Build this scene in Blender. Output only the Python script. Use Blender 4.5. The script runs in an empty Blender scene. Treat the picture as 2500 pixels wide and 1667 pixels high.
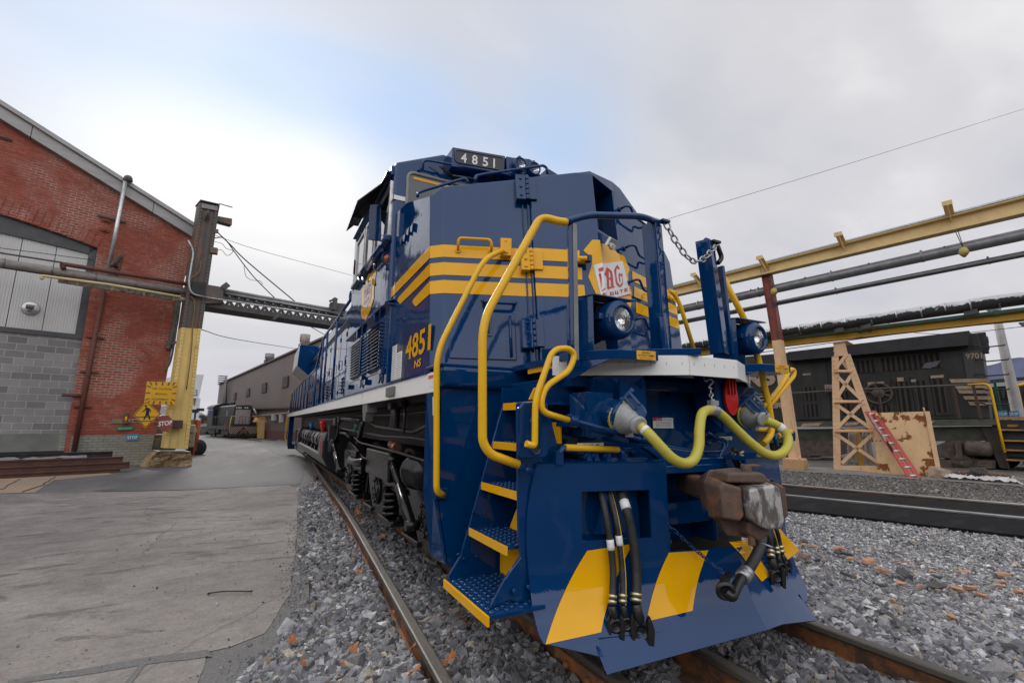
import bpy, bmesh, math, random
import numpy as np
from mathutils import Vector, Matrix, Euler, noise as mnoise
random.seed(7); rng = np.random.default_rng(7)
scene = bpy.context.scene
C = scene.collection
R = math.radians

# ------------------------------------------------------------------ camera
CAM = np.array([-2.6056, -2.2360, 1.3088]); YAW, PIT, ROL, FPX = 0.485695, 0.172963, 0.006869, 1142.45
W0, H0 = 2500.0, 1667.0
_f = np.array([math.sin(YAW)*math.cos(PIT), math.cos(YAW)*math.cos(PIT), math.sin(PIT)])
_r0 = np.array([math.cos(YAW), -math.sin(YAW), 0.0]); _u0 = np.cross(_r0, _f)
_r = _r0*math.cos(ROL) + _u0*math.sin(ROL); _u = -_r0*math.sin(ROL) + _u0*math.cos(ROL)
cd = bpy.data.cameras.new('camera'); cam = bpy.data.objects.new('camera', cd); C.objects.link(cam)
cd.sensor_width = 36; cd.lens = 36*FPX/W0; cd.clip_end = 8000; cd.clip_start = .05
cam.matrix_world = Matrix(((_r[0], _u[0], -_f[0], CAM[0]), (_r[1], _u[1], -_f[1], CAM[1]), (_r[2], _u[2], -_f[2], CAM[2]), (0, 0, 0, 1)))
scene.camera = cam
scene.view_settings.view_transform = 'Standard'; scene.view_settings.look = 'None'
scene.view_settings.exposure = 0.30; scene.view_settings.gamma = 1.0

# ------------------------------------------------------------------ sky and sun
SUN_AZ, SUN_EL = R(-4.5), R(31.0)        # azimuth from +Y towards +X
w = bpy.data.worlds.new('World'); scene.world = w; w.use_nodes = True
def build_world():
    nt = w.node_tree; nt.nodes.clear(); N = nt.nodes.new; K = nt.links.new
    out = N('ShaderNodeOutputWorld'); bg = N('ShaderNodeBackground'); K(bg.outputs[0], out.inputs[0])
    bg.inputs['Strength'].default_value = .1
    sky = N('ShaderNodeTexSky'); sky.sky_type = 'NISHITA'; sky.sun_disc = False
    sky.sun_elevation = SUN_EL; sky.sun_rotation = SUN_AZ
    tc = N('ShaderNodeTexCoord')
    def math_(op, a, b=None, clamp=False):
        n = N('ShaderNodeMath'); n.operation = op; n.use_clamp = clamp
        for i, v in enumerate((a, b)):
            if v is None: continue
            if isinstance(v, (int, float)): n.inputs[i].default_value = v
            else: K(v, n.inputs[i])
        return n.outputs[0]
    def mix(f, a, b):
        n = N('ShaderNodeMix'); n.data_type = 'RGBA'
        if isinstance(f, (int, float)): n.inputs[0].default_value = f
        else: K(f, n.inputs[0])
        for i, v in ((6, a), (7, b)):
            if isinstance(v, tuple): n.inputs[i].default_value = (*v, 1)
            else: K(v, n.inputs[i])
        return n.outputs[2]
    sep = N('ShaderNodeSeparateXYZ'); K(tc.outputs['Generated'], sep.inputs[0])
    X, Y, Z = sep.outputs
    # cloud sheet: the direction flattened onto a plane overhead
    zz = math_('ADD', math_('MAXIMUM', Z, 0.0), .30)
    cx, cy = math_('DIVIDE', X, zz), math_('DIVIDE', Y, zz)
    comb = N('ShaderNodeCombineXYZ'); K(cx, comb.inputs[0]); K(cy, comb.inputs[1])
    mp = N('ShaderNodeMapping'); K(comb.outputs[0], mp.inputs[0]); mp.inputs['Rotation'].default_value = (0, 0, R(-38)); mp.inputs['Scale'].default_value = (.55, 1.5, 1)
    n1 = N('ShaderNodeTexNoise'); K(mp.outputs[0], n1.inputs['Vector']); n1.inputs['Scale'].default_value = 1.7; n1.inputs['Detail'].default_value = 3.5; n1.inputs['Roughness'].default_value = .42; n1.inputs['Distortion'].default_value = .3
    mp2 = N('ShaderNodeMapping'); K(comb.outputs[0], mp2.inputs[0]); mp2.inputs['Rotation'].default_value = (0, 0, R(-30)); mp2.inputs['Scale'].default_value = (.8, 1.3, 1); mp2.inputs['Location'].default_value = (3.1, 1.7, 0)
    n2 = N('ShaderNodeTexNoise'); K(mp2.outputs[0], n2.inputs['Vector']); n2.inputs['Scale'].default_value = 2.2; n2.inputs['Detail'].default_value = 5; n2.inputs['Roughness'].default_value = .5
    def ramp(v, stops):
        n = N('ShaderNodeValToRGB'); K(v, n.inputs[0]); e = n.color_ramp.elements
        n.color_ramp.interpolation = 'EASE'
        while len(e) < len(stops): e.new(.5)
        for el, (p, c) in zip(e, stops): el.position = p; el.color = (*c, 1)
        return n.outputs[0]
    def lobe(px, py, power):
        d = _f*FPX + _r*(px-W0/2) - _u*(py-H0/2); d = d/np.linalg.norm(d)
        dt = N('ShaderNodeVectorMath'); dt.operation = 'DOT_PRODUCT'; K(tc.outputs['Generated'], dt.inputs[0]); dt.inputs[1].default_value = tuple(d)
        return math_('POWER', math_('MAXIMUM', dt.outputs['Value'], 0.0), power)
    def total(l):
        s = l[0]
        for t in l[1:]: s = math_('ADD', s, t)
        return s
    # cloud brightness (multiplied by the 0.1 of the background): mostly even light grey, faintly mauve
    cloud = ramp(n2.outputs[0], [(.28, (4.75, 4.85, 5.3)), (.50, (5.45, 5.45, 5.75)), (.74, (6.8, 6.7, 6.85))])
    low = math_('SUBTRACT', 1.0, math_('MULTIPLY', math_('MAXIMUM', Z, 0.0), 2.3), True)
    cloud = mix(math_('MULTIPLY', low, .7), cloud, (5.05, 5.05, 5.45))
    # veiled sun behind thin cloud: a broad slanting white glare
    gl = math_('MULTIPLY', total([math_('MULTIPLY', lobe(560, 330, 34), .55), math_('MULTIPLY', lobe(330, 280, 80), .4), math_('MULTIPLY', lobe(780, 420, 70), .5), math_('MULTIPLY', lobe(120, 230, 80), .12)]), 1.0, True)
    cloud = mix(gl, cloud, (10.0, 9.8, 9.6))
    # thinner places where the blue comes through, in slanting bands
    gap = ramp(n1.outputs[0], [(.30, (.40, .40, .40)), (.58, (1, 1, 1))])
    bl = total([math_('MULTIPLY', lobe(700, 160, 90), .85), math_('MULTIPLY', lobe(1000, 270, 120), .8), math_('MULTIPLY', lobe(1380, 310, 110), .95), math_('MULTIPLY', lobe(330, 20, 60), .5), math_('MULTIPLY', lobe(40, 60, 90), .25), math_('MULTIPLY', lobe(1120, 100, 50), .2)])
    gapf = math_('MULTIPLY', math_('MULTIPLY', gap, bl), .95, True)
    blue = mix(.9, sky.outputs[0], (3.8, 5.4, 7.9))
    col = mix(gapf, cloud, blue)
    # unseen sky behind the camera is boosted: light added for the locomotive front
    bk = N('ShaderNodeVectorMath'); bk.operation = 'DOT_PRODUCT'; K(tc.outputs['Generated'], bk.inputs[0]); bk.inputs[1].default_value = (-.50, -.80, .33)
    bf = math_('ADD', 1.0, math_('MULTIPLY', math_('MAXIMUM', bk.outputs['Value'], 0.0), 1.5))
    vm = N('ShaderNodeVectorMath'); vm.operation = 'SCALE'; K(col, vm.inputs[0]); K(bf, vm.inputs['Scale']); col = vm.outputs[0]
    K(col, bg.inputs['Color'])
build_world()
sl = bpy.data.lights.new('sun', 'SUN'); sl.energy = 1.3; sl.angle = R(14); sl.color = (1, .96, .90)
so = bpy.data.objects.new('sun', sl); C.objects.link(so)
sd = Vector((math.sin(SUN_AZ)*math.cos(SUN_EL), math.cos(SUN_AZ)*math.cos(SUN_EL), math.sin(SUN_EL)))
so.rotation_euler = sd.to_track_quat('Z', 'Y').to_euler(); so.location = (-6, -20, 30)

# ------------------------------------------------------------------ surveying helpers: sight lines of the survey photo met with real planes
def ray(x, y): return _f*FPX + _r*(x-W0/2) - _u*(y-H0/2)
def at(x, y, ax, v):
    d = ray(x, y); i = 'xyz'.index(ax); return Vector(CAM + d*((v-CAM[i])/d[i]))
def onpl(x, y, n, dd):
    d = ray(x, y); n = np.array(n, float); return Vector(CAM + d*((dd-CAM@n)/(d@n)))

# ------------------------------------------------------------------ mesh building helpers
def catmull(pts, k=8):
    P = [Vector(p) for p in pts]; P = [P[0]*2-P[1]] + P + [P[-1]*2-P[-2]]; o = []
    for i in range(1, len(P)-2):
        a, b, c, d = P[i-1:i+3]
        for j in range(k):
            t = j/k; o.append(.5*((2*b)+(c-a)*t+(2*a-5*b+4*c-d)*t*t+(3*b-a-3*c+d)*t**3))
    o.append(P[-2]); return o
def fillet(pts, r, k=5):
    P = [Vector(p) for p in pts]; o = [P[0]]
    for i in range(1, len(P)-1):
        a, b, c = P[i-1], P[i], P[i+1]; d1, d2 = (a-b), (c-b)
        q = min(r, d1.length*.48, d2.length*.48); s, e = b+d1.normalized()*q, b+d2.normalized()*q
        for j in range(k+1):
            t = j/k; o.append((1-t)**2*s + 2*t*(1-t)*b + t*t*e)
    o.append(P[-1]); return o
class MB:
    def __init__(s): s.v = []; s.f = []; s.m = []; s.s = []
    def add(s, v, f, mi=0, sm=False):
        b = len(s.v); s.v += [tuple(p) for p in v]
        for q in f: s.f.append([b+i for i in q]); s.m.append(mi); s.s.append(sm)
        return s
    def box(s, c, d, rot=None, mi=0):
        c = Vector(c); h = Vector(d)*.5
        v = [Vector((x*h.x, y*h.y, z*h.z)) for x in (-1, 1) for y in (-1, 1) for z in (-1, 1)]
        if rot is not None: v = [rot @ p for p in v]
        return s.add([c+p for p in v], [(0, 1, 3, 2), (4, 6, 7, 5), (0, 4, 5, 1), (2, 3, 7, 6), (0, 2, 6, 4), (1, 5, 7, 3)], mi)
    def bx(s, a, b, mi=0):
        a, b = Vector(a), Vector(b); return s.box((a+b)/2, [abs(q) for q in (b-a)], None, mi)
    def bar(s, a, b, w, h, up=(0, 0, 1), mi=0):
        a, b = Vector(a), Vector(b); d = (b-a); L = d.length; d = d/L; up = Vector(up)
        x = d.cross(up)
        if x.length < 1e-4: x = d.cross(Vector((0, 1, 0)))
        x.normalize(); z = x.cross(d); M = Matrix((x, d, z)).transposed()
        return s.box((a+b)/2, (w, L, h), M, mi)
    def tube(s, pts, r, n=8, closed=False, caps=True, mi=0, flat=None):
        P = [Vector(p) for p in pts]; m = len(P); rr = r if isinstance(r, (list, tuple)) else [r]*m
        T = []
        for i in range(m):
            if closed: t = P[(i+1) % m]-P[i-1]
            else: t = P[min(i+1, m-1)]-P[max(i-1, 0)]
            T.append(t.normalized() if t.length > 1e-9 else Vector((0, 0, 1)))
        a = Vector((0, 0, 1)) if abs(T[0].z) < .9 else Vector((1, 0, 0))
        nx = T[0].cross(a).normalized(); V = []
        for i in range(m):
            nx = nx - T[i]*nx.dot(T[i]); nx.normalize(); ny = T[i].cross(nx)
            for j in range(n):
                q = 2*math.pi*j/n; V.append(P[i]+nx*(rr[i]*math.cos(q))+ny*(rr[i]*math.sin(q)))
        F = []
        for i in range(m if closed else m-1):
            k = (i+1) % m
            for j in range(n): F.append((i*n+j, i*n+(j+1) % n, k*n+(j+1) % n, k*n+j))
        s.add(V, F, mi, True)
        if caps and not closed:
            b = len(s.v)-len(V); s.f.append([b+j for j in range(n)][::-1]); s.m.append(mi); s.s.append(False)
            s.f.append([b+(m-1)*n+j for j in range(n)]); s.m.append(mi); s.s.append(False)
        return s
    def cyl(s, a, b, r, r2=None, n=16, mi=0): return s.tube([a, b], [r, r if r2 is None else r2], n, mi=mi)
    def lathe(s, prof, o, ax, n=24, mi=0, sm=True, caps=True):
        """prof: list of (radius, distance along ax)"""
        o = Vector(o); ax = Vector(ax).normalized(); t = Vector((0, 0, 1)) if abs(ax.z) < .9 else Vector((1, 0, 0))
        x = ax.cross(t).normalized(); y = ax.cross(x); V = []; F = []
        for r, h in prof:
            for j in range(n):
                q = 2*math.pi*j/n; V.append(o+ax*h+x*(r*math.cos(q))+y*(r*math.sin(q)))
        for i in range(len(prof)-1):
            for j in range(n): F.append((i*n+j, i*n+(j+1) % n, (i+1)*n+(j+1) % n, (i+1)*n+j))
        s.add(V, F, mi, sm); b = len(s.v)-len(V)
        for i in (0, len(prof)-1):
            if caps and prof[i][0] > 1e-4: s.f.append([b+i*n+j for j in range(n)]); s.m.append(mi); s.s.append(False)
        return s
    def slab(s, pts, off, mi=0):
        """closed plate: polygon pts (3D, ordered) thickened by vector off"""
        P = [Vector(p) for p in pts]; o = Vector(off); n = len(P)
        F = [list(range(n)), list(range(n, 2*n))[::-1]] + [(i, i+n, (i+1) % n+n, (i+1) % n) for i in range(n)]
        return s.add(P+[p+o for p in P], F, mi)
    def poly(s, pts, mi=0): return s.add(pts, [list(range(len(pts)))], mi)
    def prism(s, poly, ax, a, b, mi=0):
        i = 'xyz'.index(ax)
        def mk(p, v): q = list(p); q.insert(i, v); return Vector(q)
        A = [mk(p, a) for p in poly]; o = [0, 0, 0]; o[i] = b-a; return s.slab(A, o, mi)
    def bolt(s, c, nrm, r=.014, h=.012, mi=0):
        c = Vector(c); nrm = Vector(nrm).normalized(); return s.tube([c, c+nrm*h], [r, r*.9], 6, mi=mi)
    def xf(s, M):
        s.v = [tuple(M @ Vector(p)) for p in s.v]; return s
    def build(s, name, mat, parent=None, bevel=0, seg=2, recalc=True, sub=0):
        me = bpy.data.meshes.new(name); me.from_pydata(s.v, [], s.f)
        mats = mat if isinstance(mat, (list, tuple)) else [mat]
        for q in mats: me.materials.append(q)
        me.polygons.foreach_set('material_index', s.m); me.polygons.foreach_set('use_smooth', s.s)
        if recalc:
            bm = bmesh.new(); bm.from_mesh(me); bmesh.ops.recalc_face_normals(bm, faces=bm.faces); bm.to_mesh(me); bm.free()
        me.update()
        o = bpy.data.objects.new(name, me); C.objects.link(o)
        if parent is not None: o.parent = parent
        if bevel:
            b = o.modifiers.new('bevel', 'BEVEL'); b.width = bevel; b.segments = seg; b.limit_method = 'ANGLE'; b.angle_limit = R(30); b.harden_normals = False
        return o
def thing(name, label, cat, loc=(0, 0, 0), rz=0, group=None):
    o = bpy.data.objects.new(name, None); C.objects.link(o); o.location = loc; o.rotation_euler = (0, 0, rz); o.empty_display_size = .3
    return tag(o, label, cat, group)
def tag(o, label, cat, group=None):
    o['label'] = label; o['category'] = cat
    if group: o['group'] = group
    return o
def struct(name, mb, mat): 
    o = mb.build(name, mat); o['kind'] = 'structure'; return o
def dup(root, loc=None, label=None):
    r = root.copy(); C.objects.link(r)
    if loc is not None: r.location = loc
    if label: r['label'] = label
    for ch in list(root.children):
        c = ch.copy(); C.objects.link(c); c.parent = r
        for g in ch.children:
            d = g.copy(); C.objects.link(d); d.parent = c
    return r
_tc = {}
def text_geo(txt, bold=0.0):
    """letters as flat faces, height of a capital = 1, starting at x = 0; returns verts, faces, width"""
    k = (txt, bold)
    if k in _tc: return _tc[k]
    cu = bpy.data.curves.new('t', 'FONT'); cu.body = txt; cu.size = 1.0; cu.offset = bold; cu.resolution_u = 3
    ob = bpy.data.objects.new('t', cu); C.objects.link(ob); bpy.context.view_layer.update()
    me = ob.evaluated_get(bpy.context.evaluated_depsgraph_get()).to_mesh()
    v = np.array([p.co[:2] for p in me.vertices]); f = [list(p.vertices) for p in me.polygons]
    bpy.data.objects.remove(ob); bpy.data.curves.remove(cu)
    h = .73
    x0 = v[:, 0].min(); v = (v-[x0, 0])/h
    _tc[k] = (v, f, v[:, 0].max()); return _tc[k]
def lettering(mb, txt, o, u, v, h, width=None, bold=0.0, mi=0, shear=0.0, center=False):
    """write txt on a plane: o = lower-left corner, u = reading direction, v = up, h = capital height, width = overall"""
    g, f, wd = text_geo(txt, bold); o, u, v = Vector(o), Vector(u).normalized(), Vector(v).normalized()
    sx = h if width is None else width/wd
    if center: o = o - u*(wd*sx/2)
    return mb.add([o+u*(p[0]*sx+shear*p[1]*h)+v*(p[1]*h) for p in g], f, mi)
# ------------------------------------------------------------------ materials
def nodes(name):
    m = bpy.data.materials.new(name); m.use_nodes = True; nt = m.node_tree
    return m, nt, nt.nodes['Principled BSDF'], nt.nodes.new, nt.links.new
def setp(b, base=None, rough=None, metal=0, coat=0, spec=.5):
    if base is not None: b.inputs['Base Color'].default_value = (*base, 1)
    if rough is not None: b.inputs['Roughness'].default_value = rough
    b.inputs['Metallic'].default_value = metal; b.inputs['Coat Weight'].default_value = coat; b.inputs['Coat Roughness'].default_value = .02
    b.inputs['Specular IOR Level'].default_value = spec
def noise_(N, K, tc, scale, det=4, rough=.55, dist=0, stretch=None, out='Object'):
    n = N('ShaderNodeTexNoise'); n.inputs['Scale'].default_value = scale; n.inputs['Detail'].default_value = det; n.inputs['Roughness'].default_value = rough; n.inputs['Distortion'].default_value = dist
    if stretch:
        mp = N('ShaderNodeMapping'); K(tc.outputs[out], mp.inputs[0]); mp.inputs['Scale'].default_value = stretch; K(mp.outputs[0], n.inputs['Vector'])
    else: K(tc.outputs[out], n.inputs['Vector'])
    return n.outputs[0]
def ramp_(N, K, v, stops):
    n = N('ShaderNodeValToRGB'); K(v, n.inputs[0]); e = n.color_ramp.elements
    while len(e) < len(stops): e.new(.5)
    for el, (p, c) in zip(e, stops): el.position = p; el.color = (*(c if isinstance(c, tuple) else (c, c, c)), 1)
    return n.outputs[0]
def mix_(N, K, f, a, b, mode='MIX'):
    n = N('ShaderNodeMix'); n.data_type = 'RGBA'; n.blend_type = mode
    if isinstance(f, (int, float)): n.inputs[0].default_value = f
    else: K(f, n.inputs[0])
    for i, v in ((6, a), (7, b)):
        if isinstance(v, tuple): n.inputs[i].default_value = (*v, 1)
        else: K(v, n.inputs[i])
    return n.outputs[2]
def bump_(N, K, b, h, dist=.01, st=1.0):
    n = N('ShaderNodeBump'); K(h, n.inputs['Height']); n.inputs['Distance'].default_value = dist; n.inputs['Strength'].default_value = st; K(n.outputs[0], b.inputs['Normal']); return n
def M_(name, base, rough=.5, metal=0, coat=0, var=None, bump=None, spec=.5, rv=0):
    """var = (scale, other colour, low, high[, stretch]); bump = (scale, distance)"""
    m, nt, b, N, K = nodes(name); setp(b, base, rough, metal, coat, spec); tc = N('ShaderNodeTexCoord')
    if var:
        n = noise_(N, K, tc, var[0], 6, .62, .2, var[4] if len(var) > 4 else None)
        f = ramp_(N, K, n, [(var[2], 0.0), (var[3], 1.0)])
        K(mix_(N, K, f, base, var[1]), b.inputs['Base Color'])
        if rv:
            mr = N('ShaderNodeMapRange'); K(f, mr.inputs[0]); mr.inputs[3].default_value = rough; mr.inputs[4].default_value = min(1, rough+rv); K(mr.outputs[0], b.inputs['Roughness'])
    if bump: bump_(N, K, b, noise_(N, K, tc, bump[0], 5, .6), bump[1])
    return m
def gloss(name, base, var=.12, wav=.0006, rough=.02, coat=.03, spec=.42):
    """sprayed gloss paint on steel plate: slight plate waviness, orange peel, dusty lower roughness variation"""
    m, nt, b, N, K = nodes(name); setp(b, base, rough, 0, coat, spec); tc = N('ShaderNodeTexCoord')
    n = noise_(N, K, tc, 3.0, 5, .6)
    dark = tuple(c*(1-var) for c in base); lite = tuple(min(1, c*(1+var)) for c in base)
    K(mix_(N, K, n, dark, lite), b.inputs['Base Color'])
    rr = N('ShaderNodeMapRange'); K(noise_(N, K, tc, 7, 6, .7), rr.inputs[0]); rr.inputs[1].default_value = .35; rr.inputs[2].default_value = .8; rr.inputs[3].default_value = rough; rr.inputs[4].default_value = rough+.06; K(rr.outputs[0], b.inputs['Roughness'])
    ad = N('ShaderNodeMath'); ad.operation = 'MULTIPLY_ADD'; K(noise_(N, K, tc, 55, 2, .5), ad.inputs[0]); ad.inputs[1].default_value = .045; K(noise_(N, K, tc, 2.6, 2, .5), ad.inputs[2])
    bp = bump_(N, K, b, ad.outputs[0], wav*8, .9); K(bp.outputs[0], b.inputs['Coat Normal'])
    return m
BLUE = gloss('blue_gloss_paint', (.0006, .034, .122))
YEL = gloss('yellow_gloss_paint', (.80, .40, .004), coat=0, spec=.3)
YELH = gloss('yellow_rail_paint', (.78, .44, .008), rough=.25, coat=0, spec=.4)
WHT = gloss('white_reflective_band', (.82, .81, .77), .06, rough=.3)
BLK = gloss('black_underframe_paint', (.006, .006, .0065), rough=.24, coat=0, spec=.4)
DIRTYBLK = M_('sooty_black_steel', (.012, .012, .013), .55, var=(4, (.035, .032, .028), .45, .75), bump=(30, .003))
TANKG = gloss('tank_grey_black_paint', (.018, .018, .020), rough=.28)
GLASS = M_('dark_cab_glass', (.012, .016, .020), .04, coat=.3, spec=.8)
ALU = M_('aluminium_trim', (.62, .62, .60), .38, .85, var=(12, (.42, .42, .42), .4, .7))
STEEL = M_('galvanised_steel', (.46, .47, .48), .42, .8, var=(18, (.30, .31, .32), .4, .7))
WHITE = M_('white_sticker', (.74, .74, .72), .4)
GREYPLATE = M_('dark_grey_numberboard', (.022, .022, .030), .35)
INK = M_('black_ink', (.012, .012, .012), .5)
RED = M_('red_enamel', (.55, .015, .012), .35, coat=.2)
REDINK = M_('red_sign_ink', (.55, .022, .018), .45, var=(9, (.66, .14, .11), .5, .8))
RUBBER = M_('black_rubber_hose', (.016, .016, .017), .55, var=(25, (.035, .034, .033), .45, .75), bump=(60, .002))
BRASSY = M_('gilt_hose_clamp', (.60, .50, .27), .32, .9, var=(30, (.45, .50, .42), .4, .7))
CAST = M_('black_cast_iron', (.012, .012, .013), .38, var=(20, (.03, .028, .027), .5, .8), bump=(45, .002))
CABLE = M_('yellow_jumper_rubber', (.50, .44, .055), .45, var=(9, (.36, .31, .06), .55, .80), bump=(40, .001))
PLUGG = M_('grey_plug_casting', (.33, .34, .33), .5, var=(14, (.24, .24, .22), .45, .7))
STEELR = M_('rusty_coupler_casting', (.105, .066, .049), .62, var=(6, (.25, .10, .04), .54, .70), bump=(22, .006), rv=.2)
WORN = M_('scuffed_grey_knuckle_face', (.12, .105, .095), .55, .2, var=(11, (.42, .41, .39), .49, .55, (1, 1, .35)), bump=(30, .003))
LENS = M_('headlamp_reflector', (.86, .87, .88), .09, 1.0, var=(7, (.5, .52, .55), .40, .60), bump=(9, .02))
AMBER = M_('amber_marker_lens', (.35, .07, .012), .15, coat=.5)
def rail_mat(nm='rail_steel', t0=(.085, .075, .062), t1=(.14, .127, .108), mt=.35, rg=.45):
    m, nt, b, N, K = nodes(nm); setp(b, (.1, .08, .06), .5, .6); tc = N('ShaderNodeTexCoord')
    geo = N('ShaderNodeNewGeometry'); sep = N('ShaderNodeSeparateXYZ'); K(tc.outputs['Object'], sep.inputs[0])
    rust = ramp_(N, K, noise_(N, K, tc, 5, 7, .7, .4), [(.30, (.055, .035, .024)), (.48, (.09, .05, .03)), (.60, (.26, .095, .028)), (.74, (.075, .052, .04))])
    top = ramp_(N, K, noise_(N, K, tc, 7, 5, .6, 0, (1, .15, 1)), [(.35, t0), (.65, t1)])
    mr = N('ShaderNodeMapRange'); K(sep.outputs[2], mr.inputs[0]); mr.inputs[1].default_value = -.055; mr.inputs[2].default_value = -.03
    K(mix_(N, K, mr.outputs[0], rust, top), b.inputs['Base Color'])
    m2 = N('ShaderNodeMapRange'); K(mr.outputs[0], m2.inputs[0]); m2.inputs[3].default_value = .75; m2.inputs[4].default_value = rg; K(m2.outputs[0], b.inputs['Roughness'])
    m3 = N('ShaderNodeMapRange'); K(mr.outputs[0], m3.inputs[0]); m3.inputs[3].default_value = .1; m3.inputs[4].default_value = mt; K(m3.outputs[0], b.inputs['Metallic'])
    bump_(N, K, b, noise_(N, K, tc, 40, 5, .7), .004); return m
RAIL = rail_mat(); RAIL2 = rail_mat('shiny_rail_steel', (.30, .29, .27), (.48, .47, .45), .7, .3)
RUSTPLATE = M_('orange_rust_joint', (.30, .115, .035), .8, var=(9, (.11, .055, .03), .4, .7), bump=(30, .004))
def stone_mat(name):
    m, nt, b, N, K = nodes(name); setp(b, (.2, .2, .21), .82, spec=.35); tc = N('ShaderNodeTexCoord')
    at_ = N('ShaderNodeAttribute'); at_.attribute_name = 'tone'
    n = noise_(N, K, tc, 38, 5, .7)
    K(mix_(N, K, 1.0, at_.outputs['Color'], ramp_(N, K, n, [(.3, .62), (.7, 1.25)]), 'MULTIPLY'), b.inputs['Base Color'])
    bump_(N, K, b, noise_(N, K, tc, 90, 4, .6), .006); return m
STONE = stone_mat('crushed_limestone')
def ground_mat():
    m, nt, b, N, K = nodes('gritty_ground'); setp(b, (.1, .1, .1), .9, spec=.3); tc = N('ShaderNodeTexCoord')
    v = N('ShaderNodeTexVoronoi'); K(tc.outputs['Object'], v.inputs['Vector']); v.inputs['Scale'].default_value = 34
    c = ramp_(N, K, noise_(N, K, tc, .5, 7, .65), [(.3, (.075, .072, .07)), (.55, (.13, .125, .12)), (.75, (.10, .085, .07))])
    cc = mix_(N, K, .75, c, ramp_(N, K, v.outputs['Color'], [(.2, (.35, .35, .36)), (.8, (1.5, 1.5, 1.5))]), 'MULTIPLY')
    K(cc, b.inputs['Base Color']); bump_(N, K, b, v.outputs['Distance'], .02); return m
GROUND = ground_mat()
def concrete_mat():
    m, nt, b, N, K = nodes('worn_concrete_slab'); setp(b, (.3, .28, .26), .85, spec=.3); tc = N('ShaderNodeTexCoord')
    big = noise_(N, K, tc, .55, 6, .62, .6)
    streak = noise_(N, K, tc, 2.2, 7, .68, .3, (1.1, 1.35, 1))       # scraped along the roadway
    fine = noise_(N, K, tc, 48, 8, .85); med = noise_(N, K, tc, 9, 8, .75, .3, (.9, 1.2, 1))
    c = ramp_(N, K, big, [(.28, (.175, .158, .145)), (.5, (.25, .228, .21)), (.72, (.325, .30, .275))])
    c = mix_(N, K, .6, c, ramp_(N, K, streak, [(.30, (.62, .62, .64)), (.52, (1, 1, 1)), (.74, (1.22, 1.2, 1.18))]), 'MULTIPLY')
    c = mix_(N, K, .85, c, ramp_(N, K, fine, [(.34, (.66, .66, .67)), (.5, (1, 1, 1)), (.66, (1.32, 1.3, 1.28))]), 'MULTIPLY')
    c = mix_(N, K, .6, c, ramp_(N, K, med, [(.30, (.68, .68, .68)), (.5, (1, 1, 1)), (.70, (1.3, 1.29, 1.27))]), 'MULTIPLY')
    # dark aggregate showing through in patches, and pits
    pn = noise_(N, K, tc, 1.7, 8, .72, .5, (.7, 1.9, 1)); patch = ramp_(N, K, pn, [(.565, 0.0), (.63, 1.0)])
    pit = N('ShaderNodeTexVoronoi'); K(tc.outputs['Object'], pit.inputs['Vector']); pit.inputs['Scale'].default_value = 22; pit.inputs['Randomness'].default_value = 1
    ps = ramp_(N, K, pit.outputs['Distance'], [(.10, 1.0), (.20, 0.0)])
    gate = ramp_(N, K, noise_(N, K, tc, 3.1, 4, .7), [(.50, 0.0), (.60, .8)])
    pm = N('ShaderNodeMath'); pm.operation = 'MULTIPLY'; K(ps, pm.inputs[0]); K(gate, pm.inputs[1])
    fm = N('ShaderNodeMath'); fm.operation = 'MAXIMUM'; K(mix_(N, K, .62, (0, 0, 0), patch), fm.inputs[0]); K(pm.outputs[0], fm.inputs[1])
    c = mix_(N, K, fm.outputs[0], c, (.085, .085, .088))
    # tar-filled cracks
    vc = N('ShaderNodeTexVoronoi'); vc.feature = 'DISTANCE_TO_EDGE'; vc.inputs['Scale'].default_value = .42
    wv = N('ShaderNodeVectorMath'); wv.operation = 'ADD'; K(tc.outputs['Object'], wv.inputs[0]); nz = N('ShaderNodeTexNoise'); nz.inputs['Scale'].default_value = 3; nz.inputs['Detail'].default_value = 5; K(tc.outputs['Object'], nz.inputs['Vector'])
    sc = N('ShaderNodeVectorMath'); sc.operation = 'SCALE'; sc.inputs['Scale'].default_value = .22; K(nz.outputs['Color'], sc.inputs[0]); K(sc.outputs[0], wv.inputs[1]); K(wv.outputs[0], vc.inputs['Vector'])
    cr = ramp_(N, K, vc.outputs['Distance'], [(.002, .45), (.006, 0.0)])
    c = mix_(N, K, cr, c, (.09, .088, .085))
    K(c, b.inputs['Base Color'])
    ad = N('ShaderNodeMath'); ad.operation = 'SUBTRACT'; K(fine, ad.inputs[0]); K(fm.outputs[0], ad.inputs[1]); bump_(N, K, b, ad.outputs[0], .009); return m
CONC = concrete_mat()
def asphalt_mat():
    m, nt, b, N, K = nodes('patched_asphalt'); setp(b, (.1, .1, .1), .8, spec=.4); tc = N('ShaderNodeTexCoord')
    a = noise_(N, K, tc, .28, 7, .62, .8, (1, .45, 1)); f = noise_(N, K, tc, 60, 3, .7)
    s = noise_(N, K, tc, 1.3, 6, .65, .5, (2.2, .35, 1))
    c = ramp_(N, K, a, [(.33, (.085, .084, .088)), (.47, (.115, .113, .113)), (.58, (.15, .147, .145)), (.72, (.205, .20, .19))])
    c = mix_(N, K, .5, c, ramp_(N, K, s, [(.35, (.7, .7, .72)), (.65, (1.25, 1.24, 1.2))]), 'MULTIPLY')
    c = mix_(N, K, .5, c, ramp_(N, K, f, [(.3, (.65, .65, .65)), (.7, (1.3, 1.3, 1.3))]), 'MULTIPLY')
    K(c, b.inputs['Base Color']); bump_(N, K, b, f, .004); return m
ASPH = asphalt_mat()
DKASPH = M_('fresh_dark_asphalt', (.075, .074, .078), .8, var=(3, (.115, .113, .112), .4, .7, (.5, 2, 1)), bump=(80, .003))
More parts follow.
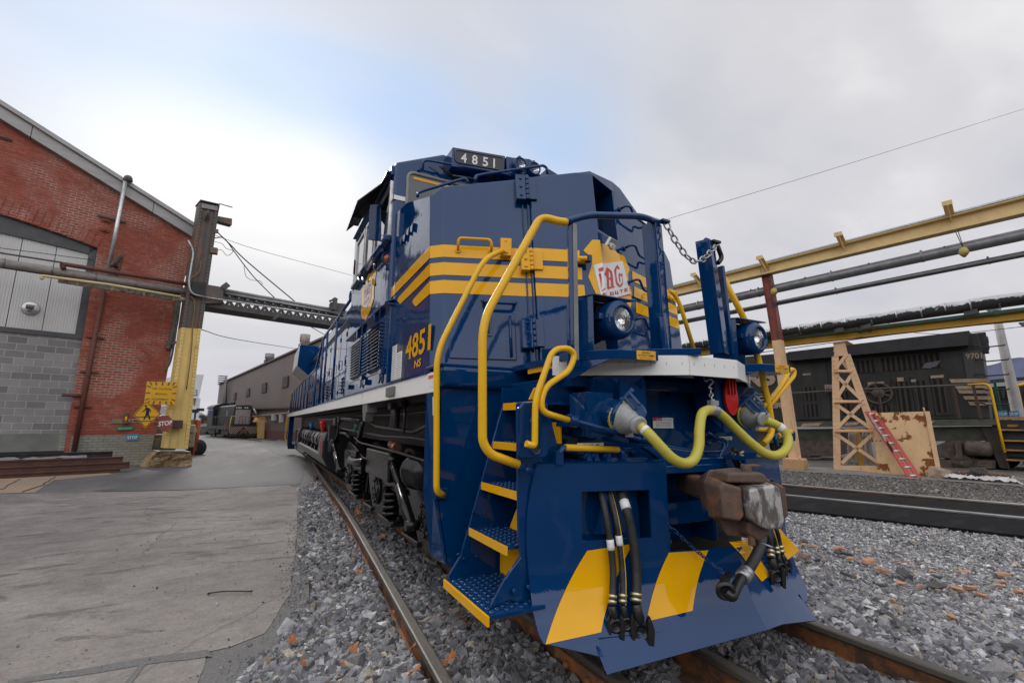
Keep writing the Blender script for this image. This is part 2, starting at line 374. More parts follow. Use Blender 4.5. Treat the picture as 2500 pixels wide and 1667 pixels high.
TANCONC = M_('tan_old_concrete', (.33, .23, .15), .85, var=(1.2, (.24, .21, .17), .40, .7), bump=(60, .003))
LTCONC = M_('pale_gritty_concrete', (.19, .18, .168), .88, var=(2.2, (.13, .125, .115), .42, .68), bump=(50, .005))
DIRT = M_('dark_cinder_dirt', (.075, .068, .060), .95, var=(2.5, (.16, .145, .12), .45, .72), bump=(28, .03))
RUSTDIRT = M_('rusty_brown_dirt', (.105, .055, .038), .95, var=(5, (.18, .15, .13), .5, .7), bump=(40, .02))
MAT_R = M_('black_rubber_crossing_panel', (.010, .010, .011), .95, var=(3, (.026, .026, .026), .5, .8, (.6, 2, 1)), bump=(24, .004), spec=.12)
def painted(name, col, rust=(.17, .065, .022), lo=.60, hi=.66, rough=.55, dirt=(.5, .45, .4), scale=2.3, stretch=None):
    """old brush paint flaking to rust in ragged patches, and dirt streaks"""
    m, nt, b, N, K = nodes(name); setp(b, col, rough, spec=.4); tc = N('ShaderNodeTexCoord')
    c = mix_(N, K, .28, col, ramp_(N, K, noise_(N, K, tc, 3.5, 7, .7, .3, (1, 1, .6)), [(.3, dirt), (.6, (1.08, 1.08, 1.08))]), 'MULTIPLY')
    n = noise_(N, K, tc, scale, 9, .66, .35, stretch)
    rc = ramp_(N, K, noise_(N, K, tc, 14, 5, .7), [(.35, rust), (.7, tuple(min(1, q*2.0) for q in rust))])
    f = ramp_(N, K, n, [(lo, 0.0), (hi, 1.0)]); K(mix_(N, K, f, c, rc), b.inputs['Base Color'])
    mr = N('ShaderNodeMapRange'); K(f, mr.inputs[0]); mr.inputs[3].default_value = rough; mr.inputs[4].default_value = .88; K(mr.outputs[0], b.inputs['Roughness'])
    ad = N('ShaderNodeMath'); ad.operation = 'SUBTRACT'; K(noise_(N, K, tc, 30, 4, .6), ad.inputs[0]); K(f, ad.inputs[1]); bump_(N, K, b, ad.outputs[0], .004); return m
TANP = painted('peach_tan_steel_paint', (.72, .48, .28), lo=.645, hi=.70, scale=4)
PANELP = painted('tan_panel_flaking_to_rust', (.74, .50, .26), (.17, .055, .018), .545, .56, scale=1.9)
CRANEY = painted('yellow_crane_steel', (.76, .56, .20), (.26, .10, .04), .64, .72)
BEAMY = painted('pale_yellow_runway_beam', (.70, .52, .24), (.3, .2, .1), .74, .84)
RACKY = painted('dirty_yellow_rack_beam', (.50, .28, .020), (.06, .045, .035), .60, .66, scale=1.1)
TEAL = painted('weathered_teal_steel', (.075, .20, .18), (.10, .09, .06), .52, .66)
REDOX = painted('red_oxide_steel', (.22, .045, .03), (.05, .04, .04), .48, .62, scale=3)
COLD = painted('brown_black_weathered_steel', (.12, .10, .088), (.19, .09, .05), .50, .64, scale=1.6, stretch=(2, 2, .5))
TRUSSG = M_('grey_black_truss_steel', (.085, .082, .078), .7, var=(5, (.13, .11, .095), .45, .7), bump=(30, .002))
RUSTPIPE = M_('red_brown_rusty_pipe', (.15, .045, .028), .7, var=(6, (.075, .04, .032), .42, .68), bump=(30, .003))
LAGGED = M_('pale_grey_lagged_pipe', (.30, .275, .26), .6, var=(3, (.21, .17, .15), .42, .7, (.6, 4, 4)), bump=(25, .003))
PALEY = painted('pale_yellow_gas_pipe', (.62, .52, .27), lo=.66, hi=.74)
GREYPIPE = M_('dull_zinc_pipe', (.24, .24, .245), .45, .5, var=(4, (.15, .15, .15), .4, .7))
DKPIPE = M_('dark_grey_pipe', (.07, .068, .066), .6, var=(6, (.12, .11, .10), .45, .7))
FOIL = M_('torn_foil_wrap', (.42, .42, .43), .38, .75, var=(11, (.022, .022, .024), .50, .56), bump=(14, .05))
BLKWRAP = M_('black_bitumen_wrap', (.018, .018, .019), .6, var=(9, (.05, .05, .05), .5, .75), bump=(20, .03))
def brick_mat(name, c1, c2, mortar, pale=.0, sx=1.0):
    m, nt, b, N, K = nodes(name); setp(b, c1, .86, spec=.3); tc = N('ShaderNodeTexCoord')
    sep = N('ShaderNodeSeparateXYZ'); K(tc.outputs['Object'], sep.inputs[0]); ax = N('ShaderNodeMath'); ax.operation = 'ADD'; K(sep.outputs[0], ax.inputs[0]); K(sep.outputs[1], ax.inputs[1])
    cb = N('ShaderNodeCombineXYZ'); K(ax.outputs[0], cb.inputs[0]); K(sep.outputs[2], cb.inputs[1])
    br = N('ShaderNodeTexBrick'); K(cb.outputs[0], br.inputs['Vector']); br.inputs['Scale'].default_value = 1
    br.inputs['Brick Width'].default_value = .235*sx; br.inputs['Row Height'].default_value = .082*sx; br.inputs['Mortar Size'].default_value = .012*sx; br.inputs['Mortar Smooth'].default_value = .25; br.inputs['Bias'].default_value = -.1
    br.inputs['Color1'].default_value = (*c1, 1); br.inputs['Color2'].default_value = (*c2, 1)
    # joints: painted over red in places, washed-out pale mortar in others
    mn = ramp_(N, K, noise_(N, K, tc, .55, 6, .6, .6), [(.48, tuple(q*.72 for q in c1)), (.60, mortar)])
    K(mn, br.inputs['Mortar'])
    c = br.outputs['Color']
    sp = noise_(N, K, tc, .9, 7, .66, .4); c = mix_(N, K, .7, c, ramp_(N, K, sp, [(.28, (.58, .55, .55)), (.45, (.92, .92, .92)), (.62, (1.05, 1.05, 1.05)), (.78, (1.3, 1.25, 1.2))]), 'MULTIPLY')
    fl = N('ShaderNodeMath'); fl.operation = 'MULTIPLY'; K(ramp_(N, K, noise_(N, K, tc, 7, 6, .7), [(.52, 0.0), (.60, 1.0)]), fl.inputs[0]); K(ramp_(N, K, noise_(N, K, tc, .7, 3, .5), [(.48, 0.0), (.62, .5)]), fl.inputs[1])
    c = mix_(N, K, fl.outputs[0], c, (.36, .29, .24))
    c = mix_(N, K, .4, c, ramp_(N, K, noise_(N, K, tc, 26, 4, .7), [(.3, (.6, .6, .6)), (.7, (1.35, 1.35, 1.35))]), 'MULTIPLY')
    K(c, b.inputs['Base Color'])
    iv = N('ShaderNodeMath'); iv.operation = 'SUBTRACT'; iv.inputs[0].default_value = 1; K(br.outputs['Fac'], iv.inputs[1]); bump_(N, K, b, iv.outputs[0], .012); return m
BRICK = brick_mat('weathered_red_brick', (.38, .112, .072), (.28, .076, .052), (.42, .34, .29))
GREYBASE = brick_mat('grey_green_painted_brick', (.33, .325, .275), (.29, .285, .24), (.18, .165, .14))
def block_mat():
    m, nt, b, N, K = nodes('grey_concrete_block'); setp(b, (.2, .2, .2), .9, spec=.25); tc = N('ShaderNodeTexCoord')
    sep = N('ShaderNodeSeparateXYZ'); K(tc.outputs['Object'], sep.inputs[0]); cb = N('ShaderNodeCombineXYZ'); K(sep.outputs[0], cb.inputs[0]); K(sep.outputs[2], cb.inputs[1])
    br = N('ShaderNodeTexBrick'); K(cb.outputs[0], br.inputs['Vector']); br.inputs['Scale'].default_value = 1; br.inputs['Brick Width'].default_value = .41; br.inputs['Row Height'].default_value = .205; br.inputs['Mortar Size'].default_value = .011; br.inputs['Bias'].default_value = 0
    br.inputs['Color1'].default_value = (.17, .17, .175, 1); br.inputs['Color2'].default_value = (.30, .295, .29, 1); br.inputs['Mortar'].default_value = (.42, .39, .35, 1)
    c = mix_(N, K, .55, br.outputs['Color'], ramp_(N, K, noise_(N, K, tc, .8, 6, .65, .5), [(.3, (.65, .65, .66)), (.7, (1.3, 1.28, 1.22))]), 'MULTIPLY'); K(c, b.inputs['Base Color'])
    iv = N('ShaderNodeMath'); iv.operation = 'SUBTRACT'; iv.inputs[0].default_value = 1; K(br.outputs['Fac'], iv.inputs[1]); bump_(N, K, b, iv.outputs[0], .01); return m
BLOCK = block_mat()
TRIM = M_('pale_grey_roof_trim', (.37, .36, .345), .5, .2, var=(2, (.29, .28, .265), .4, .7, (.4, 3, 3)))
DKFRAME = M_('dark_grey_steel_frame', (.055, .057, .062), .5, var=(5, (.08, .08, .08), .4, .7))
def ribbed(name, c1, c2, k, axis=0, rough=.5, metal=.0, bd=.03, cr=1):
    m, nt, b, N, K = nodes(name); setp(b, c1, rough, metal, spec=.4); tc = N('ShaderNodeTexCoord'); sep = N('ShaderNodeSeparateXYZ'); K(tc.outputs['Object'], sep.inputs[0])
    mu = N('ShaderNodeMath'); mu.operation = 'MULTIPLY'; K(sep.outputs[axis], mu.inputs[0]); mu.inputs[1].default_value = k; fr = N('ShaderNodeMath'); fr.operation = 'FRACT'; K(mu.outputs[0], fr.inputs[0])
    h = ramp_(N, K, fr.outputs[0], [(.0, 0.0), (.12, 1.0), (.5, 1.0), (.62, 0.0)]); bump_(N, K, b, h, bd)
    c = mix_(N, K, ramp_(N, K, noise_(N, K, tc, .6, 6, .6, .3, (1, 1, .25)), [(.35, 0.0), (.7, 1.0)]), c1, c2)
    if cr < 1: c = mix_(N, K, 1.0, c, ramp_(N, K, h, [(0, cr), (1, 1.0)]), 'MULTIPLY')
    K(c, b.inputs['Base Color']); return m
SHEET = ribbed('grey_brown_ribbed_cladding', (.165, .135, .12), (.19, .16, .145), 3.3, 1)
PANELW = ribbed('translucent_white_wall_panel', (.62, .62, .60), (.50, .48, .45), 16.0, 0, .5, bd=.006)
SIGNY = M_('sign_yellow', (.72, .38, .01), .45, var=(5, (.58, .33, .03), .5, .8))
SIGNB = M_('sign_blue', (.055, .25, .42), .5, var=(8, (.08, .22, .33), .5, .8))
SIGNG = M_('sign_green', (.02, .20, .10), .5)
FADED = M_('faded_red_sign', (.30, .06, .055), .6, var=(6, (.22, .07, .04), .45, .6, (1, 1, .4)))
LOCO2 = M_('dusty_black_locomotive_paint', (.020, .022, .020), .5, var=(2, (.040, .040, .036), .4, .7, (1, 1, .4)), bump=(20, .002))
LOCO2B = M_('dusty_olive_black_frame', (.075, .085, .058), .6, var=(3, (.04, .042, .034), .4, .7))
TRUCKB = M_('brown_dusty_truck_casting', (.115, .088, .070), .8, var=(5, (.055, .045, .04), .42, .68), bump=(25, .006))
GRILLE = ribbed('dark_vertical_grille', (.060, .046, .040), (.045, .038, .035), 6, 1, .7, cr=.12)
TANL = M_('dirty_cream_lettering', (.42, .31, .22), .65, var=(5, (.30, .22, .15), .42, .7))
WOOD = M_('grey_weathered_wood', (.22, .19, .16), .85, var=(3, (.13, .11, .095), .4, .7, (8, 1, 1)), bump=(20, .004))
TANWOOD = M_('tan_painted_board', (.58, .37, .15), .7, var=(3, (.45, .28, .12), .45, .7))
FIBRE = M_('red_fibreglass_ladder', (.42, .055, .045), .45, var=(6, (.32, .05, .045), .45, .7))
TARP = M_('dirty_white_tarpaulin', (.60, .59, .57), .7, var=(4, (.42, .40, .38), .45, .7), bump=(7, .03))
ORANGE = M_('orange_machine_paint', (.60, .11, .03), .4, var=(4, (.45, .08, .03), .45, .7))
LEAF = M_('dry_brown_oak_leaf', (.36, .135, .045), .75, var=(30, (.22, .085, .035), .4, .7), bump=(60, .004))
BRICKBIT = M_('broken_orange_brick', (.43, .25, .16), .9, var=(14, (.33, .16, .09), .4, .7), bump=(40, .006))
SLATE = M_('dark_slate_fragment', (.045, .045, .045), .75, var=(9, (.08, .075, .07), .45, .7), bump=(30, .004))
WIRE = M_('black_overhead_wire', (.02, .02, .02), .6)
FARWHITE = M_('far_white_cladding', (.62, .63, .65), .6, var=(.3, (.55, .56, .58), .4, .7))
BARK = M_('grey_bare_bark', (.09, .075, .065), .9)
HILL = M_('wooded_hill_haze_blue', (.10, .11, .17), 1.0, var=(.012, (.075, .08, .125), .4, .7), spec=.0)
HILLN = M_('bare_wooded_ridge', (.045, .042, .038), 1.0, var=(.03, (.065, .058, .05), .4, .7), spec=.0)
FOOTING = M_('crumbling_ochre_footing', (.46, .33, .18), .95, var=(11, (.22, .13, .07), .45, .62), bump=(9, .05))
GREENP = M_('bright_green_rack_post', (.03, .42, .24), .5)
LIME = M_('lichen_yellow_concrete', (.40, .38, .16), .95, var=(8, (.25, .24, .16), .4, .7), bump=(25, .02))
RIBSTEEL = M_('bundled_grey_cable', (.34, .32, .29), .7)
# ------------------------------------------------------------------ the blue locomotive (x across, y back along the track, z up from rail top)
Z1, Z2, Z3, Z4, Z5 = (820, 340, 3.92), (1370, 380, 3.92), (1060, 420, 3.2675), (1400, 500, 3.92), (680, 640, 4.356)
Z6, Z7, Z8, Z9, Z10, ZT = (1040, 850, 4.48), (1040, 1100, 3.485), (1340, 680, 4.523), (1340, 920, 3.7935), (1260, 1200, 3.267), (680, 950, 3.92)
ZR, ZP, ZL, ZU, ZC, ZW, ZE, ZD = (1780, 780, 3.267), (1640, 480, 2.735), (0, 600, 2.6125), (0, 250, 3.484), (440, 460, 3.92), (300, 860, 4.611), (2160, 820, 3.92), (1860, 820, 3.92)
def q(Z, x, y): return (Z[0]+x/Z[2], Z[1]+y/Z[2])
def A(Z, x, y, ax, v): return at(*q(Z, x, y), ax, v)
loco = thing('diesel_locomotive', 'glossy blue diesel locomotive with yellow nose stripes and number 4851', 'locomotive')
V = Vector
# --- nose: three raked facets, front face as y(x, z)
def yn(x, z, proud=True):
    if x <= -.2: y = .383-.382*x+.11*z - (.03 if proud and -.74 < x else 0)
    elif x >= .2: y = .55+.375*x+.11*z
    else: y = .4594+(x+.2)/.4*.1656+.11*z
    return y
def np_(Z, x, y):
    p = q(Z, x, y); a = onpl(*p, (.382, 1, -.11), .383)
    if a.x <= -.2: 
        if a.x > -.74: a = onpl(*p, (.382, 1, -.11), .353)
        return (a.x, a.z)
    b = onpl(*p, (-.375, 1, -.11), .55)
    if b.x >= .2: return (b.x, b.z)
    b = onpl(*p, (-.414, 1, -.11), .5422); return (b.x, b.z)
def nv(x, z, off=0.0): return V((x, yn(x, z)-off, z))
def clipx(poly, a, s):
    o = []
    for i in range(len(poly)):
        p, r = poly[i], poly[(i+1) % len(poly)]; ip, ir = (p[0]-a)*s >= 0, (r[0]-a)*s >= 0
        if ip: o.append(p)
        if ip != ir: t = (a-p[0])/(r[0]-p[0]); o.append((a, p[1]+t*(r[1]-p[1])))
    return o
def decal(mb, poly, off=.004, mi=0):
    """polygon given in (x, z) on the nose front, cut where the facets meet"""
    for a, b in ((-1.421, -.74), (-.74, -.2), (-.2, .2), (.2, 1.5)):
        p = clipx(clipx(poly, a, 1), b, -1)
        if len(p) >= 3:
            e = 1e-5; mb.poly([nv(min(max(x, a+e), b-e), z, off) for x, z in p], mi)
def nose():
    m = MB(); zb = 1.66
    YR = 2.62
    XR = 1.36
    lt = [(-1.42, 3.27), (-.784, 3.40), (-.2, 3.53)]; rt = [(.2, 3.62), (.34, 3.61), (1.20, 3.20), (1.30, 3.10)]
    F = lambda x, z: V((x, yn(x, z, False), z))
    m.poly([F(-1.42, zb), F(-.2, zb)] + [F(x, z) for x, z in lt[::-1]])
    m.poly([F(.2, zb), F(1.30, zb)] + [F(x, z) for x, z in rt[::-1]])
    # centre facet around the door recess
    rx0, rx1, rz0, rz1 = -.19, .17, 2.97, 3.50
    m.poly([F(-.2, zb), F(.2, zb), F(.2, rz0), F(-.2, rz0)]); m.poly([F(-.2, rz1), F(.2, rz1), F(.2, 3.62), F(-.2, 3.53)])
    m.poly([F(-.2, rz0), F(rx0, rz0), F(rx0, rz1), F(-.2, rz1)]); m.poly([F(rx1, rz0), F(.2, rz0), F(.2, rz1), F(rx1, rz1)])
    D = V((-.03, .22, 0)); c = [F(rx0, rz0), F(rx1, rz0), F(rx1, rz1), F(rx0, rz1)]
    for i in range(4): m.poly([c[i], c[(i+1) % 4], c[(i+1) % 4]+D, c[i]+D])
    m.poly([p+D for p in c]); q_ = [p.lerp(sum(c, V())/4, .25)+D*.98 for p in c]; m.poly(q_, 1)
    # chamfer, sides, sloping top
    def sl(z): return V((-1.50, yn(-1.42, z)+.085, z))
    def sr(z): return V((XR, yn(1.30, z)+.075, z))
    m.poly([sl(zb), F(-1.42, zb), F(-1.42, 3.27), sl(3.20)])
    m.poly([F(1.30, zb), sr(zb), sr(3.04), F(1.30, 3.10)])
    m.poly([V((-1.5, YR, zb)), sl(zb), sl(3.20), V((-1.5, 2.13, 3.474)), V((-1.5, YR, 3.55))])
    m.poly([sr(zb), V((1.5, YR, zb)), V((1.5, YR, 3.5)), V((1.42, 2.1, 3.42)), sr(3.04)])
    front = [sl(3.20)]+[F(x, z) for x, z in lt+rt]+[sr(3.04)]
    back = [V((-1.5, YR, 3.55)), V((-1.4, YR, 3.57)), V((-.78, YR, 3.66)), V((-.2, YR, 3.72)), V((.2, YR, 3.72)), V((.4, YR, 3.72)), V((1.2, YR, 3.60)), V((1.35, YR, 3.55)), V((1.5, YR, 3.5))]
    for i in range(len(front)-1): m.poly([front[i], front[i+1], back[i+1], back[i]])
    bm_ = m.build('nose', [BLUE, GLASS], loco)
    return bm_
def smooth_bevel(o, w=.012, seg=3):
    bm = bmesh.new(); bm.from_mesh(o.data); bmesh.ops.remove_doubles(bm, verts=bm.verts, dist=.0005); bmesh.ops.recalc_face_normals(bm, faces=bm.faces); bm.to_mesh(o.data); bm.free()
    b = o.modifiers.new('bevel', 'BEVEL'); b.width = w; b.segments = seg; b.limit_method = 'ANGLE'; b.angle_limit = R(8)
nz = nose(); smooth_bevel(nz, .016)
# nose door: proud steel leaf on the left facet
dm = MB(); dp = [(-.735, 1.74), (-.202, 1.74), (-.202, 3.49), (-.336, 3.49), (-.735, 3.405)]
dm.slab([V((x, yn(x, z, False)-.03, z)) for x, z in dp], (0, .045, 0)); o = dm.build('nose_door', BLUE, loco, .012, 3)
def hinge(x0, z0, z1, mat, xm, x1):
    m = MB(); n = V((.382, 1, -.11)).normalized()
    def P(x, z, off): return V((x, yn(x, z, False), z))-n*off
    def pl(xa, xb, za, zb, a, b): m.slab([P(xa, za, a), P(xb, za, a), P(xb, zb, a), P(xa, zb, a)], -n*(b-a))
    pl(x0, xm-.012, z0, z1, 0, .075); pl(xm+.012, x1, z0+.02, z1, .03, .05)
    k = 5
    for i in range(k):
        a, b = z0+(z1-z0)*i/k+.003, z0+(z1-z0)*(i+1)/k-.003; m.cyl(P(xm, a, .07), P(xm, b, .07), .016, n=10)
    for i in range(3): m.bolt(P((x0+xm)/2-.005, z0+(z1-z0)*(i+.5)/3, .075), -n, .014, .012)
    return m.build('hinge', mat, loco, .004, 2)
hinge(-.845, 3.155, 3.39, BLUE, -.755, -.675); hinge(-.835, 2.515, 2.71, YEL, -.755, -.665); hinge(-.855, 1.87, 2.11, BLUE, -.765, -.69)
# dark gap beside the door
m = MB()
for x in (-.793, -.752): m.slab([V((x-.006, yn(x, 1.75, False), 1.75)), V((x+.006, yn(x, 1.75, False), 1.75)), V((x+.006, yn(x, 3.39, False), 3.39)), V((x-.006, yn(x, 3.39, False), 3.39))], (-.003, -.016, 0))
m.build('door_seal_strip', BLUE, loco, .003)
# small equipment door with latch and hinge rod
m = MB(); n = V((.382, 1, -.11)).normalized()
def PL(x, z, off=0): return V((x, yn(x, z, False), z))-n*off
m.slab([PL(x, z, .0) for x, z in ((-1.377, 1.79), (-.895, 1.785), (-.895, 2.165), (-1.377, 2.175))], -n*.012); sd_ = m.build('equipment_door', BLUE, loco, .006)
m = MB(); m.slab([PL(x, z, .012) for x, z in ((-1.16, 1.97), (-1.07, 1.97), (-1.07, 2.12), (-1.16, 2.12))], -n*.012); m.slab([PL(x, z, .024) for x, z in ((-1.145, 1.99), (-1.085, 1.99), (-1.085, 2.10), (-1.145, 2.10))], -n*.006, 1); m.build('latch', [BLUE, DIRTYBLK], sd_, .003)
m = MB(); m.cyl(PL(-.935, 1.81, .026), PL(-.935, 2.14, .026), .011, n=8)
for z in np.linspace(1.82, 2.13, 9): m.bolt(PL(-.965, z, .012), -n, .006, .006)
for z in np.linspace(1.83, 2.1, 7): m.bolt(PL(-1.03, z, .012), -n, .005, .004)
m.build('hinge_rod', BLUE, sd_)
# pipe grab below the stripes, yellow grab above
def grab(name, pts, r, mat, feet, parent=loco, n=10, k=.05):
    m = MB(); m.tube(fillet(pts, k), r, n)
    for c, d in feet: m.bolt(c, d, r*2.1, r*1.6)
    return m.build(name, mat, parent)
grab('hand_grab', [PL(-1.118, 2.275, 0), PL(-1.118, 2.22, .10), PL(-.893, 2.215, .10), PL(-.893, 2.27, 0)], .014, BLUE, [(PL(-1.118, 2.27, 0), -n), (PL(-.893, 2.265, 0), -n)])
grab('hand_grab', [PL(-1.306, 2.686, 0), PL(-1.306, 2.70, .075), PL(-1.30, 2.755, .09), PL(-1.06, 2.755, .09), PL(-1.055, 2.70, .075), PL(-1.055, 2.69, 0)], .012, YEL, [(PL(-1.306, 2.686, 0), -n), (PL(-1.055, 2.69, 0), -n)])
# stripes round the nose
SZ = [(2.627, 2.735), (2.472, 2.58), (2.317, 2.427)]
for i, (a, b) in enumerate(SZ):
    m = MB()
    decal(m, [(-1.42, a), (-.385+.012*i, a), (-.375+.006*i, b), (-1.42, b)]); m2 = MB(); decal(m2, [(.355, a), (1.298, a), (1.298, b), (.375, b)])
    yc = lambda z: yn(-1.42, z)
    for (z0, z1) in ((a, b),): m.poly([V((-1.42, yc(z0)-.004, z0)), V((-1.42, yc(z1)-.004, z1)), V((-1.504, yc(z1)+.083, z1)), V((-1.504, yc(z0)+.083, z0))])
    m2.poly([V((1.298, yn(1.3, a)-.005, a)), V((1.298, yn(1.3, b)-.005, b)), V((1.364, yn(1.3, b)+.071, b)), V((1.364, yn(1.3, a)+.071, a))])
    m2.poly([V((1.364, yn(1.3, a)+.07, a)), V((1.364, yn(1.3, b)+.07, b)), V((1.47, 2.5, b)), V((1.47, 2.5, a))])
    ye = (2.86, 2.27, 1.72)[i]; ya = yc((a+b)/2)+.083
    aa, bb = (a-.03, b-.03) if i == 0 else ((a-.028, b-.048) if i == 1 else (a-.018, b-.038))
    h = bb-aa
    cap = [(ye+.02, bb-.012), (ye+.035, bb-.03), (ye+.01, aa+.05), (ye-.04, aa+.018), (ye-.09, aa)]
    m.poly([V((-1.505, ya, b)), V((-1.505, ye-.03, bb))]+[V((-1.505, y, z)) for y, z in cap]+[V((-1.505, ya, a))])
    m.build('yellow_stripe', YEL, loco, recalc=False); m2.build('yellow_stripe', YEL, loco, recalc=False)
m = MB()
sh = [(-.262, 2.84), (-.345, 2.735), (-.29, 2.68), (-.285, 2.62), (-.325, 2.50), (-.28, 2.36), (-.15, 2.24), (0, 2.17), (.14, 2.24), (.27, 2.36), (.315, 2.50), (.28, 2.62), (.285, 2.68), (.33, 2.735), (.25, 2.85), (.13, 2.84), (0, 2.885), (-.13, 2.84)]
decal(m, sh, .005); m.build('yellow_shield', YEL, loco, recalc=False)
# white emblem with red letters: drawn on the sheet, sheet stuck on the shield
m = MB(); decal(m, [np_(Z4, *p) for p in ((185, 580), (330, 560), (465, 540), (540, 860), (400, 890), (265, 905))], .008)
e = lambda pts: decal(m, [np_(Z4, *p) for p in pts], .0105, 1)
m_sign = m
e([(232, 612), (268, 605), (272, 640), (250, 642), (236, 642)])                                             # t: head
e([(236, 662), (252, 655), (262, 690), (262, 815), (255, 770), (246, 720)]); e([(236, 660), (250, 664), (246, 690), (238, 690)])
e([(262, 826), (285, 790), (298, 752), (293, 805), (270, 828)])
e([(286, 668), (302, 635), (312, 600), (322, 612), (330, 645), (336, 780), (358, 800), (328, 812), (316, 800), (312, 700), (300, 680)])   # a
e([(318, 602), (362, 640), (372, 700), (378, 776), (392, 790), (362, 802), (352, 790), (350, 720), (338, 720), (336, 700), (350, 698), (345, 652), (322, 628)])
e([(384, 625), (402, 590), (414, 577), (438, 612), (428, 622), (412, 608), (402, 630), (406, 690), (414, 740), (438, 770), (462, 745), (458, 690), (446, 680), (438, 690), (444, 740), (436, 745), (428, 700), (424, 664), (440, 655), (446, 668), (464, 656), (462, 690), (468, 755), (450, 786), (430, 790), (408, 770), (398, 740), (390, 670)])  # g
def sq(x, y, s, holes):   # squared capitals of the lower word
    for a, b, c_, d in holes: e([(x+a*s, y+b*s), (x+c_*s, y+b*s-.12*(c_-a)*s), (x+c_*s+.18*(d-b)*s, y+d*s-.12*(c_-a)*s), (x+a*s+.18*(d-b)*s, y+d*s)])
R_ = [(0, 0, 1, .25), (0, .0, .28, 1), (.72, .0, 1, .5), (.1, .45, 1, .65), (.72, .6, 1, 1)]; O_ = [(0, 0, 1, .25), (0, 0, .28, 1), (.72, 0, 1, 1), (0, .75, 1, 1)]; U_ = [(0, 0, .28, 1), (.72, 0, 1, 1), (0, .75, 1, 1)]; T_ = [(0, 0, 1, .25), (.36, .2, .64, 1)]; E_ = [(0, 0, .28, 1), (0, 0, 1, .25), (0, .4, .85, .6), (0, .75, 1, 1)]
for k, (x, y, s) in enumerate(((272, 850, 34), (342, 838, 32), (388, 826, 32), (434, 814, 32), (480, 802, 32))): sq(x, y, s, (R_, O_, U_, T_, E_)[k])
e([(380, 893), (538, 852), (540, 862), (384, 903)])
m_sign.build('route_emblem', [WHITE, REDINK], loco, recalc=False)
# ladder grabs on the right facet: S-bent rods
nr = V((-.375, 1, -.11)).normalized()
def PR(x, z, off=0): return V((x, yn(x, z, False), z))-nr*off
for z0 in (3.34, 2.93, 2.585, 2.22):
    P_ = [PR(.27, z0, 0), PR(.27, z0+.012, .07), PR(.34, z0+.025, .085), PR(.385, z0-.06, .085), PR(.66, z0-.065, .085), PR(.70, z0+.02, .085), PR(.80, z0+.025, .07), PR(.80, z0+.012, 0)]
    grab('rung', P_, .012, BLUE, [(PR(.27, z0, 0), -nr), (PR(.80, z0+.012, 0), -nr)], k=.03)
m = MB(); c0 = A(Z2, 355, 770, 'y', .80); c1 = A(Z2, 470, 830, 'y', .68); m.bar(c0, c1, .085, .065, (0, .2, 1)); m.box(c0+V((0, .05, -.03)), (.09, .1, .10))
m.build('nose_camera', BLUE, loco, .006)
m = MB(); d = (c1-c0).normalized(); m.bar(c1-d*.005, c1+d*.03, .095, .075, (0, .2, 1)); m.cyl(c1+V((0, -.01, -.045)), c1+V((0, -.035, -.05)), .028, n=12); m.build('camera_lens', ALU, loco, .004)
# latch lever on the door
m = MB(); m.tube([A(Z2, 165, 985, 'y', .74), A(Z2, 250, 985, 'y', .70)], .022); m.box(A(Z2, 190, 1005, 'y', .75), (.11, .05, .04)); m.build('door_lever', YEL, loco, .004)
m = MB(); m.box(A(Z2, 265, 988, 'y', .70), (.035, .05, .06)); m.build('lever_knob', BLUE, loco, .006)

# --- platform, end sheet, white band
bp_ = [A(Z8, 40, 1085, 'y', .30), A(Z8, 1550, 1060, 'y', -.17), A(Z8, 2070, 1085, 'y', -.17), A(Z8, 2180, 1165, 'y', .02)]
pf = [(p.x, p.y) for p in bp_]; zb, zt = 1.612, 1.738
pf = [pf[0], pf[1], pf[2], pf[3], (1.0, .32)]
m = MB(); m.prism(pf+[(1.0, 1.3), (-.95, 1.3)], 'z', 1.69, 1.732); m.build('front_platform', BLUE, loco, .004)
m = MB()
for a, b in zip(pf[:-1], pf[1:]):
    a, b = V((*a, 0)), V((*b, 0)); nn = (b-a).cross(V((0, 0, 1))).normalized()
    m.slab([a+V((0, 0, zb)), b+V((0, 0, zb)), b+V((0, 0, zt)), a+V((0, 0, zt))], nn*.012)
m.build('white_front_band', WHT, loco, .003)
m = MB(); a, b = V((*pf[0], 0)), V((*pf[1], 0)); d = (b-a); nn = d.cross(V((0, 0, 1))).normalized()
for t in np.linspace(.05, .95, 9): m.box(a+d*t+nn*.0115+V((0, 0, 1.685)), (.0025, .003, .02), Matrix.Rotation(math.atan2(d.y, d.x), 3, 'Z'))
a, b = V((*pf[1], 0)), V((*pf[2], 0)); d = (b-a); nn = d.cross(V((0, 0, 1))).normalized()
for t in np.linspace(.08, .92, 5): m.box(a+d*t+nn*.0115+V((0, 0, 1.685)), (.0025, .003, .02))
m.build('band_code_mark', GREYPIPE, loco)
m = MB(); m.slab([(x, y+.25, 1.735) for x, y in pf[1:3]]+[(.30, .5, 1.735), (-.45, .5, 1.735)], (0, 0, .03)); m.box((pf[1][0]-.1, pf[1][1]+.09, 1.76), (.42, .06, .045), Matrix.Rotation(R(-36), 3, 'Z')); m.build('step_plate', BLUE, loco, .004)
m = MB()
m.bx((-1.02, .30, 1.05), (1.02, .34, 1.66)); m.bx((-.98, .33, .5), (.98, .9, 1.6))
m.bx((-.90, .20, 1.54), (.90, .34, 1.612)); m.bx((-.62, .06, 1.36), (-.40, .32, 1.60))
m.build('end_sheet', BLUE, loco, .008)
